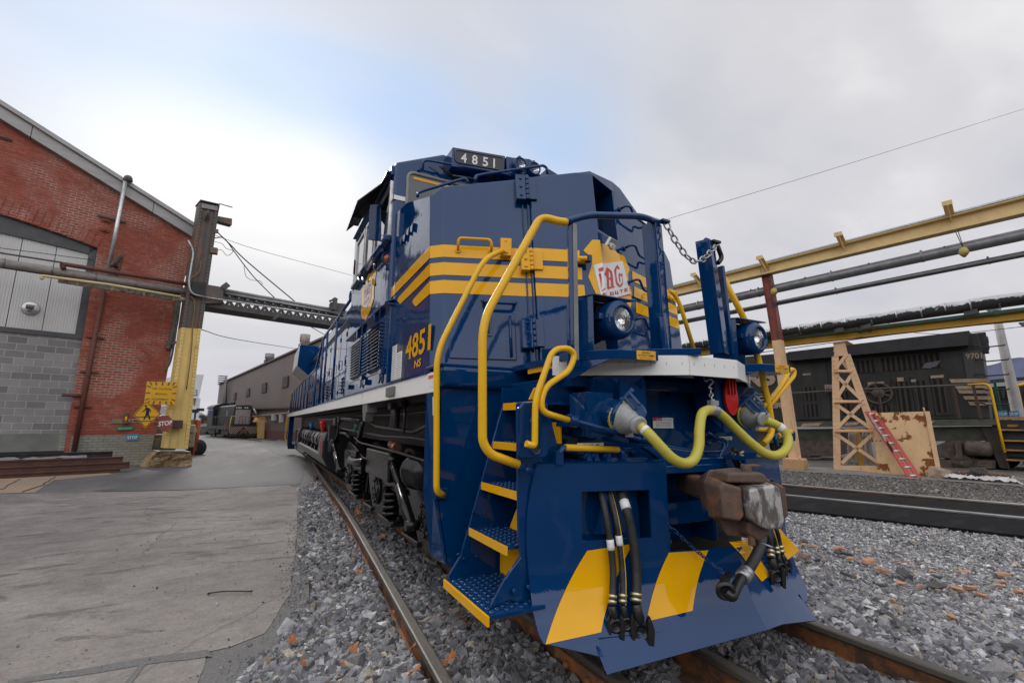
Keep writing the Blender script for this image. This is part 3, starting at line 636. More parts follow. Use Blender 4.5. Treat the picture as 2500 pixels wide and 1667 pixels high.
# sloped gusset boxes under the band (left one catches the light)
m = MB(); g = [A(Z8, 500, 1085, 'y', .12), A(Z8, 1050, 1075, 'y', .0), A(Z8, 1045, 1200, 'y', .03), A(Z8, 930, 1300, 'y', .12), A(Z8, 540, 1400, 'y', .22), A(Z8, 450, 1447, 'y', .22)]
m.slab(g, (0, .10, 0)); m.build('gusset', BLUE, loco, .006)
m = MB()
for x, y in ((120, 1380), (290, 1395)): m.bolt(A(Z8, x, y, 'y', .30), (0, -1, 0), .016, .03)
for x, y in ((60, 540), (125, 555)): m.bolt(A(Z9, x, y, 'y', .30), (0, -1, 0), .022, .03)
for x, y in ((690, 690), (755, 700)): m.bolt(A(Z9, x, y, 'y', .30), (0, -1, 0), .018, .03)
m.box(A(Z9, 90, 510, 'y', .31), (.10, .03, .10)); m.box(A(Z9, 720, 690, 'y', .31), (.08, .03, .05))
m.build('bolted_lug', BLUE, loco, .003)
m = MB(); m.tube([A(Z8, 1030, 1170, 'y', .29), A(Z8, 1720, 1180, 'y', .29)], .008); m.box(A(Z8, 1320, 1240, 'y', .29), (.02, .02, .07)); m.box(A(Z8, 1005, 1245, 'y', .29), (.04, .02, .05)); m.build('hose_bracket', BLK, loco, .002)

# --- snow plough
def fz(z): t = min(max((z-.1)/.5, 0), 1); return .20*(1-(1-t)**2)
def py(x, z): return -.43+.27*abs(x)+fz(z)
def pp(Z, x, y, off=0.0):
    p = q(Z, x, y); d = ray(*p); t = 1.0/np.dot(d, _f)*2.3
    for _ in range(40):
        w = CAM+d*t; g = w[1]-(py(w[0], w[2])-off); t -= g/ (d[1]-.27*math.copysign(1, w[0])*d[0]-(.80*(1-min(max((w[2]-.1)/.5, 0), 1)))*d[2])
    return V(CAM+d*t)
edgeL = [(950, 95), (925, 160), (895, 290), (862, 460), (850, 640), (852, 820), (868, 1000), (885, 1180), (905, 1350)]
eL = [pp(Z7, *p) for p in edgeL]+[pp(Z10, 145, 1010), pp(Z10, 180, 1145), pp(Z10, 218, 1210)]
if False:
    for p in eL: print('EL', p[:])
ex = sorted([(p.z, p.x) for p in eL]); EZ, EX = [a for a, b in ex], [b for a, b in ex]
NB = pp(Z10, 640, 1310); NC = pp(Z10, 690, 1450); BC = pp(Z10, 1910, 1110)
def plough():
    m = MB(); zt = 1.085
    wz0, wz1 = .665, .93; oz = pp(Z10, 1270, 470).z; oxl = -pp(Z9, 1082, 930).x
    zs = sorted(set([EZ[0], .18, .21, .24, .27, .30, .34, .38, .42, .46, .50, .54, oz, .62, wz0, .74, .82, wz1, .97, 1.03, zt]))
    zs = [z for z in zs if z >= EZ[0]-1e-6]
    for sx in (-1, 1):
        ox = oxl if sx < 0 else .20
        fx = [0, .10, ox, .48, .55, .75, .96]
        for i in range(len(zs)-1):
            z0, z1 = zs[i], zs[i+1]; zm = (z0+z1)/2
            b0, b1 = -np.interp(z0, EZ, EX), -np.interp(z1, EZ, EX)
            for j in range(len(fx)):
                a0 = a1 = fx[j]; c0, c1 = (fx[j+1], fx[j+1]) if j+1 < len(fx) else (b0, b1)
                xm = (a0+c0)/2
                if .55 <= a0 and c0 <= .97 and j+1 < len(fx) and wz0-1e-6 <= z0 and z1 <= wz1+1e-6: continue
                if xm < ox and zm > oz: continue
                m.poly([(sx*a0, py(a0, z0), z0), (sx*c0, py(c0, z0), z0), (sx*c1, py(c1, z1), z1), (sx*a1, py(a1, z1), z1)])
        # bottom lip between the rails
        z0 = EZ[0]; xo = -EX[0]; xn = -NB.x
        zl = BC.z; xs = [0, .10, ox, .48, .55, xn*.985]
        for a, b in zip(xs[:-1], xs[1:]):
            f = lambda t: zl+(NC.z-zl)*t/xn
            m.poly([(sx*a, py(a, z0), z0), (sx*b, py(b, z0), z0), (sx*b, py(b, z0)-.75*(z0-f(b)), f(b)), (sx*a, py(a, z0)-.75*(z0-f(a)), f(a))])
        xs = [xn*.985, .96, xo]
        for a, b in zip(xs[:-1], xs[1:]):
            f = lambda t: NB.z+(z0-NB.z)*(t-xn*.985)/(xo-xn*.985)
            if abs(f(b)-z0) < 1e-5: m.poly([(sx*a, py(a, z0), z0), (sx*b, py(b, z0), z0), (sx*a, py(a, z0)-.75*(z0-f(a)), f(a))])
            else: m.poly([(sx*a, py(a, z0), z0), (sx*b, py(b, z0), z0), (sx*b, py(b, z0)-.75*(z0-f(b)), f(b)), (sx*a, py(a, z0)-.75*(z0-f(a)), f(a))])
        # top flange
        b0 = -np.interp(zt, EZ, EX)-.03
        m.poly([(sx*ox, py(ox, zt), zt), (sx*b0, py(b0, zt), zt), (sx*b0, py(b0, zt)+.16, zt+.01), (sx*ox, py(ox, zt)+.16, zt+.01)])
    ox = .20; kx = (pp(Z10, 2280, 715).x-ox)/(-EX[0]-ox)
    m.v = [(ox+(x-ox)*kx, y+.27*(x-ox)*(kx-1), z) if x > ox else (x, y, z) for x, y, z in m.v]
    o = m.build('snow_plough', BLUE, loco); bm = bmesh.new(); bm.from_mesh(o.data); bmesh.ops.remove_doubles(bm, verts=bm.verts, dist=.0008); bmesh.ops.recalc_face_normals(bm, faces=bm.faces); 
    for f in bm.faces: f.smooth = True
    bm.to_mesh(o.data); bm.free()
    s = o.modifiers.new('plate', 'SOLIDIFY'); s.thickness = .018; s.offset = 0
    e_ = o.modifiers.new('crease', 'EDGE_SPLIT'); e_.split_angle = R(24)
    return o
plow = plough()
def stripe(corners, n=14, off=.014):
    m = MB()
    a, b, c_, d = [pp(*k) for k in corners]
    P2 = lambda p: V((p.x, p.z))
    a, b, c_, d = P2(a), P2(b), P2(c_), P2(d)
    for i in range(n):
        t0, t1 = i/n, (i+1)/n
        l0, r0, l1, r1 = a.lerp(d, t0), b.lerp(c_, t0), a.lerp(d, t1), b.lerp(c_, t1)
        xa, xb = [l0, l1], [r0, r1]
        for k in range(2):
            s0, s1 = k/2, (k+1)/2
            m.poly([(p.x, py(p.x, p.y)-off, p.y) for p in (l0.lerp(r0, s0), l0.lerp(r0, s1), l1.lerp(r1, s1), l1.lerp(r1, s0))])
    m.build('hazard_stripe', YEL, plow, recalc=False)
stripe([(Z10, 555, 465), (Z10, 918, 410), (Z10, 665, 1110), (Z10, 222, 1207)])
stripe([(Z10, 1205, 480), (Z10, 1518, 462), (Z10, 1393, 940), (Z10, 1025, 1025)])
stripe([(Z10, 1682, 395), (Z10, 1838, 368), (Z10, 2012, 655), (Z10, 1945, 710)]); stripe([(Z10, 1990, 225), (Z10, 2070, 262), (Z10, 2245, 460), (Z10, 2152, 537)])
# dark pockets behind the plough windows, draft gear pocket
for s in (-1, 1):
    m = MB(); m.slab([(s*.54, py(.54, .66)+.10, .64), (s*.98, py(.98, .66)+.10, .64), (s*.98, py(.98, .66)+.12, .95), (s*.54, py(.54, .66)+.12, .95)], (0, .03, 0)); m.slab([(s*.70, py(.7, .7)+.03, .69), (s*.86, py(.86, .7)+.02, .69), (s*.80, py(.8, .9)+.02, .92)], (0, .02, 0)); m.build('window_gusset', BLUE, plow)
m = MB(); 
m.bx((-.475, -.06, .57), (-.452, .45, 1.02)); m.bx((.225, .12, .52), (.26, .6, 1.02)); m.bx((-.45, .0, 1.00), (.26, .45, 1.05)); m.bx((-.44, .12, .66), (.22, .40, .80))
m.build('coupler_pocket', BLUE, loco, .006)
m = MB(); m.bx((-.9, .42, .28), (.9, .46, 1.04)); m.bx((-.9, .02, .27), (.9, .46, .29)); m.build('pocket_back', DIRTYBLK, loco)
m = MB()
for x in (-.435, -.41): m.slab([(x, -.09, .60), (x, .02, .60), (x, .02, .85), (x, -.06, .85)], (.010, 0, 0))
m.build('pocket_strap', BLUE, loco, .003)

# --- stepwell on the left
m = MB(); yb = .90
wall = [(-1.525, 1.56), (-1.525, .82), (-1.44, .38), (-1.30, .30), (-.70, .30), (-.70, 1.56)]
m.prism([(x, z) for x, z in wall], 'y', yb, yb+.05)
m.slab([(-1.525, yb, 1.56), (-1.525, yb, .82), (-1.44, yb, .38), (-1.47, yb+.22, .38), (-1.55, yb+.22, .82), (-1.55, yb+.22, 1.56)], (.03, 0, 0))
m.build('stepwell_wall', BLUE, loco, .012, 3)
m = MB(); m.bx((-1.53, yb-.055, 1.552), (-.72, yb+.12, 1.705)); m.build('stepwell_beam', BLUE, loco, .035, 4)
m = MB(); m.bx((-1.535, yb-.04, 1.700), (-.70, yb+.3, 1.722)); m.build('platform_lip', BLUE, loco, .005)
e0, e1 = A(Z6, 835, 640, 'y', .66), A(Z7, 300, 880, 'y', .66)
m = MB(); m.slab([V((e0.x, .66, 1.55)), e0, e1, A(Z7, 195, 1055, 'y', .66), V((-1.50, .66, .36)), V((-.75, .66, .36)), V((-.75, .66, 1.55))], (0, .02, 0)); m.build('step_side_plate', BLUE, loco, .004)
fp = [A(Z6, 995, 600, 'y', .115), A(Z6, 1010, 590, 'y', .115), A(Z6, 1320, 590, 'y', .115), V((-1.0, .115, 1.0)), V((-1.0, .115, .32)), A(Z7, 800, 1290, 'y', .115), A(Z7, 700, 1270, 'y', .115), A(Z7, 560, 1345, 'y', .115), A(Z7, 550, 1322, 'y', .115), A(Z7, 672, 1090, 'y', .115), A(Z7, 806, 905, 'y', .115), A(Z7, 785, 685, 'y', .115), A(Z7, 780, 100, 'y', .115)]
m = MB(); m.slab(fp, (0, .02, 0)); m.build('step_side_plate', BLUE, loco, .005)
treads = [(-1.54, .37), (-1.38, .652), (-1.30, .928), (-1.22, 1.187), (-1.145, 1.44), (-.95, 1.70)]
for i, (x, z) in enumerate(treads):
    y0, y1 = (.02, .66) if i == 0 else (.14, .66)
    if i == 5: y0 = .10
    dpt = .50 if i == 0 else .26
    if i == 5: y0 = .30
    xm_ = max(min(x+dpt, -1.20), x+.03); m = MB(); m.bx((x+.012, y0+.01, z-.018), (xm_, y1-.003, z))
    if xm_ < x+dpt: m.bx((xm_, max(y0, .19), z-.0175), (x+dpt, y1-.003, z-.0005))
    # punched non-slip buttons
    if i < 4:
        ny = int((y1-y0-.06)/.052); nx = int((dpt-.05)/.042)
        for a in range(ny):
            for b in range(nx):
                cx, cy = x+.045+b*.042, y0+.045+a*.052+(.026 if b % 2 else 0)
                if cy > y1-.03 or (i == 0 and cx > x+.14+ (cy*1.1)): 
                    if i == 0 and cy < .25 and cx > x+.2+cy: continue
                if cy < y1-.025 and (cx < -1.21 or cy > .21): m.lathe([(.017, 0), (.015, .007), (.008, .012), (.005, .004)], (cx, cy, z-.001), (0, 0, 1), 8)
    t_ = m.build('step_tread', BLUE, loco)
    m = MB(); m.bx((x, y0, z-.045), (x+.012, y1-.002, z+.003)); m.build('tread_nosing', YEL, t_, .002)
    if i in (0, 1, 2, 3):
        xi = x+(.37 if i == 0 else .235)
        m = MB()
        if i == 0: m.slab([(xi, .2, z+.001), (xi, .63, z+.001), (xi, .63, z+.25), (xi, .2, z+.25)], (.015, 0, 0))
        else: m.slab([(xi, .2, z+.001), (xi, .55, z+.001), (xi, .46, z+.13), (xi, .2, z+.13)], (.015, 0, 0))
        m.build('toe_plate', YEL, t_, .002)
m = MB(); m.slab([A(Z6, 1130, 560, 'y', .35), A(Z6, 1190, 430, 'y', .35), A(Z6, 1300, 415, 'y', .35), A(Z6, 1240, 560, 'y', .35)], (0, .015, 0)); m.build('toe_plate', YEL, loco, .002)
# bolts on the side plates
m = MB()
for x, y in ((740, 1185), (860, 1150)): m.bolt(A(Z7, x, y, 'y', .113), (0, -1, 0), .016, .03)
for x, y in ((275, 878), (318, 915), (428, 893), (488, 530), (400, 520)): m.bolt(A(Z7, x, y, 'y', .66), (0, -1, 0), .012, .02)
m.build('plate_bolt', BLUE, loco)
# slotted bracket plate of the uncoupling lever
m = MB(); c0, c1 = A(Z6, 1000, 595, 'y', .015), A(Z6, 1330, 1195, 'y', .015)
xs, zs_ = (c0.x, c1.x), (c1.z, c0.z); sx0, sx1 = A(Z6, 1150, 900, 'y', .0).x, A(Z6, 1255, 900, 'y', .0).x; sz0, sz1 = A(Z6, 1200, 1160, 'y', 0).z, A(Z6, 1200, 745, 'y', 0).z
outer = [(xs[0], zs_[0]+.02), (xs[0]+.02, zs_[0]), (xs[1]-.02, zs_[0]), (xs[1], zs_[0]+.02), (xs[1], zs_[1]), (xs[0]+.03, zs_[1]), (xs[0], zs_[1]-.03)]
cxm = (sx0+sx1)/2; rr = (sx1-sx0)/2
inner = [(cxm+rr*math.cos(t), sz0+rr+rr*math.sin(t)) for t in np.linspace(math.pi, 2*math.pi, 9)]+[(cxm+rr*math.cos(t), sz1-rr+rr*math.sin(t)) for t in np.linspace(0, math.pi, 9)]
for p in (outer,): m.prism([(x, z) for x, z in p], 'y', .005, .028)
o = m.build('lever_bracket', BLUE, loco, .008, 3)
m = MB(); m.prism(inner, 'y', .0035, .006); m.build('bracket_slot', DIRTYBLK, o)
m = MB(); m.tube([V((x, .004, z)) for x, z in inner], .009, 6, True); m.build('slot_rim', BLUE, o)

# --- yellow hand rails, loop levers
def rail(name, pts, r, mat, k=.08, n=12): m = MB(); m.tube(fillet(pts, k, 7), r, n); return m.build(name, mat, loco)
h1 = [PL(-.965, 2.70, .0), A(Z3, 540, 625, 'y', .93), A(Z3, 395, 695, 'y', .83), A(Z3, 20, 1440, 'y', .83), A(Z7, 90, 350, 'y', .83), A(Z7, 150, 378, 'y', .89)]
rail('yellow_handrail', h1, .021, YELH, .13)
m = MB(); m.box(PL(-.945, 2.715, .03), (.09, .08, .15), Matrix.Rotation(R(-20), 3, 'Z')); 
for dz in (-.05, .05): m.bolt(PL(-.945, 2.715+dz, .065), -n, .014, .016)
m.build('handrail_clamp', YEL, loco, .005); m = MB(); m.box(A(Z7, 130, 365, 'y', .89), (.09, .02, .07)); m.build('handrail_foot', BLUE, loco, .004)
h2 = [A(Z3, 1056, 400, 'y', -.02), A(Z3, 1000, 395, 'y', -.02), A(Z3, 850, 355, 'y', .02), A(Z3, 385, 1190, 'y', .0), A(Z6, 618, 1030, 'y', .0), A(Z6, 705, 1160, 'y', -.0), A(Z6, 1010, 1272, 'y', .0)]
rail('yellow_handrail', h2, .0235, YELH, .12)
m = MB(); m.slab([A(Z6, 1012, 1265, 'y', .0), A(Z6, 1080, 1272, 'y', .0), A(Z6, 1190, 1330, 'y', .03), A(Z6, 1170, 1390, 'y', .03), A(Z6, 1040, 1330, 'y', .0)], (0, .025, 0)); m.bolt(A(Z6, 1110, 1330, 'y', -.01), (0, -1, 0), .016, .012); m.build('handrail_foot', BLUE, loco, .004)
# right-hand side rails
rail('yellow_handrail', [A(Z8, 1335, 130, 'y', .95), A(Z8, 1400, 190, 'y', .95), A(Z8, 1450, 290, 'y', .95), A(Z8, 1610, 810, 'y', .95)], .021, YELH, .1)
rail('yellow_handrail', [A(Z8, 1925, -10, 'y', .05), A(Z8, 2180, 490, 'y', .05), A(Z8, 2300, 830, 'y', .05), A(Z9, 2045, 300, 'y', .05), A(Z9, 2075, 520, 'y', .05), A(Z9, 1985, 620, 'y', .02)], .023, YELH, .1)
m = MB(); m.tube([A(Z8, 1320, 120, 'y', 1.15), A(Z8, 1410, 160, 'y', 1.15)], .012); m.tube([A(Z8, 1335, 190, 'y', 1.12), A(Z8, 1370, 240, 'y', 1.1)], .02); m.build('hand_grab', YEL, loco)
m = MB(); m.tube([A(Z9, 1925, 488, 'y', .1), A(Z9, 2050, 488, 'y', .08)], .014); m.build('step_grip', YELH, loco)
# loop handles of the uncoupling rod, left and right
def loop(pts, y): 
    P_ = [A(*p, 'y', y) for p in pts]; m = MB(); m.tube(fillet(P_, .06, 6), .0175, 12); return m
m = loop([(Z6, 1095, 1040), (Z6, 1190, 1075), (Z6, 1195, 560), (Z6, 1370, 60), (Z6, 1440, 5), (Z6, 1560, 0), (Z6, 1625, 60), (Z6, 1610, 140), (Z6, 1560, 250), (Z6, 1290, 430), (Z6, 1245, 690), (Z6, 1560, 785)], -.06); m.build('uncoupling_handle', YELH, loco)
m = MB(); c = A(Z6, 1600, 790, 'y', -.04); ce = A(Z9, 890, 590, 'y', .0)
m.cyl(A(Z6, 1555, 783, 'y', -.05), A(Z6, 1640, 805, 'y', -.04), .034, n=14); m.tube([c, ce], .017, 10); m.box(A(Z6, 1600, 830, 'y', .1), (.05, .28, .03)); m.box(A(Z9, 815, 560, 'y', .05), (.05, .1, .07)); m.cyl(A(Z9, 850, 575, 'y', 0), A(Z9, 905, 590, 'y', 0), .026, n=10); m.build('uncoupling_rod', BLUE, loco, .003)
m = loop([(Z9, 1985, 280), (Z9, 2110, 140), (Z9, 2190, 20), (Z9, 2235, -75), (Z9, 2275, -60), (Z9, 2270, -10), (Z9, 2140, 150), (Z9, 2030, 290)], .06); m.build('uncoupling_handle', YELH, loco)
# horizontal yellow grips over the hose valves
for pts, y in (([(Z9, 75, 770), (Z9, 95, 700), (Z9, 140, 650)], .06),):
    P_ = [A(*p, 'y', y) for p in ((Z9, 85, 785), (Z9, 100, 690), (Z9, 150, 652), (Z9, 640, 672), (Z9, 680, 700), (Z9, 685, 795))]
    f_ = fillet(P_, .04, 5); m = MB(); m.tube(f_, .0165, 10)
    for p in (P_[0], P_[-1]): m.box(p+V((0, 0, .02)), (.05, .04, .07))
    m.build('hose_guard', BLUE, loco, .003); m = MB(); m.tube([A(Z9, 150, 652, 'y', y-.001), A(Z9, 642, 673, 'y', y-.001)], .0195, 12); m.build('guard_sleeve', YELH, loco)
P_ = [A(*p, 'y', .08) for p in ((Z9, 2110, 640), (Z9, 2095, 560), (Z9, 2120, 540), (Z9, 2245, 500), (Z9, 2265, 520), (Z9, 2262, 590))]
m = MB(); m.tube(fillet(P_, .03), .016, 8); m.build('hose_guard', BLUE, loco); m = MB(); m.tube([A(Z9, 2120, 548, 'y', .075), A(Z9, 2245, 505, 'y', .075)], .020, 10); m.build('guard_sleeve', YELH, loco)
# --- gate posts, top rail, chain
def post(top, bot, y, w, d, yaw=0):
    a, b = A(*top, 'y', y), A(*bot, 'y', y); m = MB(); up = (math.sin(yaw), -math.cos(yaw), 0)
    s = V((math.cos(yaw), math.sin(yaw), 0)); f = V((math.sin(yaw), -math.cos(yaw), 0))
    m.slab([b+s*(-w/2), b+s*(w/2), a+s*(w/2), a+s*(-w/2)], f*.012); m.slab([b+s*(-w/2), b+s*(-w/2)-f*d, a+s*(-w/2)-f*d, a+s*(-w/2)], s*.012); m.slab([b+s*(w/2), b+s*(w/2)-f*d, a+s*(w/2)-f*d, a+s*(w/2)], -s*.012)
    return m, a, b
m, a, b = post((Z2, 100, 630), (Z3, 1125, 1560), -.01, .05, .05, R(-28)); m.build('gate_post', BLUE, loco, .004); m = MB(); m.bar(A(Z3, 1137, 1500, 'y', -.03), A(Z2, 130, 650, 'y', -.03), .009, .03); m.build('post_edge_strip', GREYPIPE, loco, .003)
m, a, b = post((Z2, 918, 650), (Z8, 1310, 790), -.05, .095, .09, R(20)); m.bar(A(Z8, 1225, 425, 'y', -.06), A(Z8, 1275, 790, 'y', -.06), .03, .05); m.build('gate_post', BLUE, loco, .004); PT2 = a
m, a, b = post((Z2, 1425, 812), (Z8, 1950, 830), -.06, .10, .09, R(20)); m.cyl(a+V((-.047, 0, -.004)), a+V((.047, .03, -.004)), .018, n=10); m.bar(A(Z2, 1525, 1060, 'y', .02), A(Z8, 2010, 840, 'y', .02), .05, .03); m.build('gate_post', BLUE, loco, .004); PT3 = a
rail('gate_top_rail', [A(Z2, 48, 632, 'y', -.02), A(Z2, 115, 612, 'y', -.02), A(Z2, 275, 570, 'y', -.05), A(Z2, 760, 580, 'y', -.07), A(Z2, 935, 640, 'y', -.06)], .0215, BLUE, .06)
m = MB(); m.tube(fillet([A(Z2, 1495, 860, 'y', -.05), A(Z2, 1540, 980, 'y', -.05), A(Z2, 1500, 1030, 'y', -.05)], .03), .018, 8); m.box(A(Z2, 1470, 830, 'y', -.06), (.08, .05, .02)); m.build('post_handle', BLK, loco, .003)
m = MB(); m.box(A(Z2, 985, 632, 'y', -.07), (.07, .05, .018)); m.build('chain_eye', BLUE, loco, .003)
def chain(pts, link=.045, wdt=.016, r=.0042, n=5):
    P_ = catmull(pts, 10); d = [0]
    for a, b in zip(P_[:-1], P_[1:]): d.append(d[-1]+(b-a).length)
    k = max(2, int(d[-1]/(link*.78))); m = MB()
    def S(t):
        t = min(max(t, 0), d[-1]); i = max(0, min(len(P_)-2, int(np.searchsorted(d, t))-1)); return P_[i].lerp(P_[i+1], (t-d[i])/max(1e-6, d[i+1]-d[i]))
    for i in range(k):
        c = S((i+.5)*d[-1]/k); t = (S((i+1)*d[-1]/k)-S(i*d[-1]/k)).normalized(); a = t.cross(V((0, 0, 1)))
        if a.length < .1: a = t.cross(V((0, 1, 0)))
        a.normalize(); b = t.cross(a); ang = (R(20) if i % 2 else R(100))+random.uniform(-.3, .3); u = a*math.cos(ang)+b*math.sin(ang)
        ring = []
        for j in range(12):
            w = 2*math.pi*j/12; ring.append(c+t*(math.cos(w)*link*.5*(1.0))+u*(math.sin(w)*wdt))
        m.tube(ring, r, n, True)
    return m
chain([A(Z2, *p, 'y', y) for p, y in (((1000, 640), -.07), ((1040, 720), -.08), ((1110, 840), -.09), ((1200, 960), -.1), ((1270, 1010), -.1), ((1360, 990), -.1), ((1420, 930), -.09), ((1480, 870), -.07))], .062, .019, .0062).build('gate_chain', STEEL, loco)
# --- ditch lights on their shelves
def ditch(s, px, label_px):
    c = V((s*.663, 0, 1.956)); m = MB()
    # bracket: side cheek, hood strip, shelf
    for sd2 in (-1,):
        m.slab([c+V((-.20, .02, -.20)), c+V((-.20, .20, -.20)), c+V((-.20, .20, .16)), c+V((-.20, .02, .13))], (.012, 0, 0))
    m.slab([c+V((-.31, .13, -.21)), c+V((-.20, .0, -.21)), c+V((-.20, .0, .135)), c+V((-.31, .13, .10))], (.008, .012, 0))
    m.slab([c+V((-.20, .20, -.20)), c+V((.16, .20, -.20)), c+V((.16, .20, .16)), c+V((-.20, .20, .16))], (0, .012, 0))
    m.slab([c+V((-.20, -.02, .130)), c+V((.13, -.02, .130)), c+V((.13, .20, .16)), c+V((-.20, .20, .16))], (0, 0, .010))
    sh = [c+V((-.31, .22, -.21)), c+V((-.31, .12, -.21)), c+V((-.11, -.11, -.21)), c+V((.17, -.15, -.21)), c+V((.25, -.05, -.21)), c+V((.25, .2, -.21))]
    m.slab(sh, (0, 0, -.055))
    m.slab([c+V((-.31, .13, -.265)), c+V((-.13, -.085, -.265)), c+V((-.22, .02, -.32)), c+V((-.28, .095, -.375)), c+V((-.31, .13, -.375))], (.008, .012, 0))
    br = m.build('lamp_bracket', BLUE, loco, .004)
    ax = V((.06, -1, -.03)).normalized(); o_ = c+V((.0, -.02, 0)); m = MB()
    m.lathe([(.0, -.20), (.085, -.20), (.118, -.17), (.126, -.10), (.128, -.03), (.120, .0), (.098, .022), (.086, .026), (.078, .018), (.076, .006)], o_, ax, 32, caps=False)
    m.box(o_+V((-.125, .06, .01)), (.06, .08, .035)); m.box(o_+V((.118, .03, -.035)), (.03, .05, .03)); m.box(o_+V((-.105, .005, -.005)), (.02, .05, .05))
    h = m.build('headlamp_housing', BLUE, loco)
    m = MB(); m.lathe([(.004, -.055), (.035, -.045), (.060, -.02), (.074, .006)], o_, ax, 28, caps=False); m.build('reflector', LENS, h)
    m = MB(); m.lathe([(.0, .012), (.04, .0115), (.074, .008)], o_, ax, 28, caps=False); m.build('lens', CLEAR, h)
    m = MB(); m.lathe([(.076, .007), (.083, .0275), (.090, .0255)], o_, ax, 32, caps=False); m.build('bezel', BLUE, h)
    # yellow lamp note on the front of the shelf
    e1, e2 = c+V((-.11, -.11, 0)), c+V((.17, -.15, 0)); u = (e2-e1).normalized(); nn = u.cross(V((0, 0, 1))).normalized()
    a = e1+u*.125+nn*.003; m = MB(); zc = c.z-.262
    m.slab([V((a.x, a.y, zc-.003)), V((a.x, a.y, zc-.003))+u*.135, V((a.x, a.y, zc+.052))+u*.135, V((a.x, a.y, zc+.052))], nn*.002)
    t = V((a.x, a.y, zc))+u*.0675+nn*.0035
    lettering(m, 'USE ONLY', t+V((0, 0, .034)), u, (0, 0, 1), .011, .062, .01, 1, center=True); lettering(m, '75 VOLT LAMPS', t+V((0, 0, .017)), u, (0, 0, 1), .012, .115, .01, 1, center=True); lettering(m, 'PART NO. 84 A95252', t+V((0, 0, .004)), u, (0, 0, 1), .006, .09, 0, 1, center=True)
    m.build('lamp_note_plate', [SIGNY, INK], br, recalc=False)
gm, gnt, gb, gN, gK = nodes('clear_lamp_glass'); setp(gb, (1, 1, 1), .02); gb.inputs['Transmission Weight'].default_value = 1; gb.inputs['IOR'].default_value = 1.35; CLEAR = gm
for s in (-1, 1): ditch(s, None, None)
# --- notices on the end sheet
def notice(name, Z, a, b, y, lines, mats=(WHITE, INK, RED), red=None, parent=None):
    p, r_ = A(Z, *a, 'y', y), A(Z, *b, 'y', y); p.y = r_.y = y; m = MB(); x0, x1, z1, z0 = p.x, r_.x, p.z, r_.z
    m.slab([(x0, y, z0), (x1, y, z0), (x1, y, z1), (x0, y, z1)], (0, -.003, 0)); W_, H_ = x1-x0, z1-z0
    if red: m.slab([(x0+W_*red[0], y-.0035, z0+H_*red[1]), (x0+W_*red[2], y-.0035, z0+H_*red[1]), (x0+W_*red[2], y-.0035, z0+H_*red[3]), (x0+W_*red[0], y-.0035, z0+H_*red[3])], (0, -.001, 0), 2)
    for tx, u0, v0, wd, h, mi in lines: lettering(m, tx, (x0+W_*u0, y-.005, z0+H_*v0), (1, 0, 0), (0, 0, 1), H_*h, W_*wd, .012, mi)
    return m.build(name, list(mats), parent or loco, recalc=False)
notice('valve_name_strip', Z9, (260, 612), (505, 648), .10, [('A&R   ACT    MR', .18, .22, .66, .55, 1)])
notice('valve_name_strip', Z9, (1548, 552), (1694, 580), .27, [('MR  ACT  A&R', .1, .22, .8, .55, 1)])
notice('danger_notice', Z9, (960, 376), (1152, 474), .29, [('DANGER', .14, .78, .28, .12, 0), ('HIGH VOLTAGE', .5, .78, .42, .10, 1), ('COVER MUST BE CLOSED AND', .12, .52, .76, .055, 1), ('POWER OFF BEFORE OPENING', .12, .42, .76, .055, 1), ('DEATH OR INJURY CAN RESULT', .12, .25, .76, .055, 1), ('FROM CONTACT WITH PARTS', .12, .15, .76, .055, 1)], red=(.0, .70, .45, 1.0))
# --- receptacles, covers
LID = gloss('dusty_blue_lid', (.03, .085, .19), rough=.3)
def receptacle(s):
    c = A(Z9, 640, 350, 'y', .0) if s < 0 else A(Z9, 1830, 340, 'y', .03); m = MB(); ax = V((.35 if s < 0 else .55, -1, -.18)).normalized()
    m.lathe([(.0, -.17), (.09, -.17), (.095, -.02), (.103, -.01), (.103, .012), (.085, .014)], c+ax*.03, ax, 24)
    m.box(c+V((-.10, .12, .0)), (.20, .16, .27)); m.slab([c+V((-.19, .05, -.13)), c+V((-.1, .05, -.13)), c+V((-.1, .15, -.13)), c+V((-.25, .15, -.02))], (0, 0, .15))
    o = m.build('jumper_receptacle', BLUE, loco, .006)
    # hinged lid lifted over the plug
    O_ = [(650, 190), (690, 184), (765, 196), (830, 228), (880, 280), (900, 330), (880, 380), (840, 374), (770, 335), (700, 290), (664, 235)] if s < 0 else [(1812, 205), (1850, 198), (1900, 212), (1960, 250), (2010, 300), (2024, 340), (2000, 356), (1930, 330), (1862, 282), (1822, 240)]
    x0 = O_[0][0]; el = [A(Z9, x, y, 'y', -.03-.17*(x-x0)/250) for x, y in O_]; cc = sum(el, V())/len(el); nn = (el[2]-cc).cross(el[-2]-cc).normalized(); nn = -nn if nn.y > 0 else nn
    m = MB(); m.slab(el, -nn*.014); hx = (el[0]+el[2])/2; d = (cc-hx).normalized(); u = d.cross(nn)
    for k in (-.045, -.005, .035): m.bar(hx+u*k+nn*.008, hx+u*k+d*.10+nn*.010, .012, .02, nn)
    m.cyl(hx-u*.07, hx+u*.07, .014, n=10); m.build('receptacle_lid', LID, o, .003)
receptacle(-1); receptacle(1)
m = MB(); c = A(Z9, 1695, 190, 'y', .0); el = [c+V((.068*math.sin(t), 0, .125*math.cos(t)-.008*math.sin(t))) for t in np.linspace(0, 2*math.pi, 22)[:-1]]
m.slab(el, (0, .018, 0))
for k in (-.032, 0, .03): m.bar(c+V((k, -.008, .02)), c+V((k*1.1, -.008, .135)), .01, .016, (0, 1, 0))
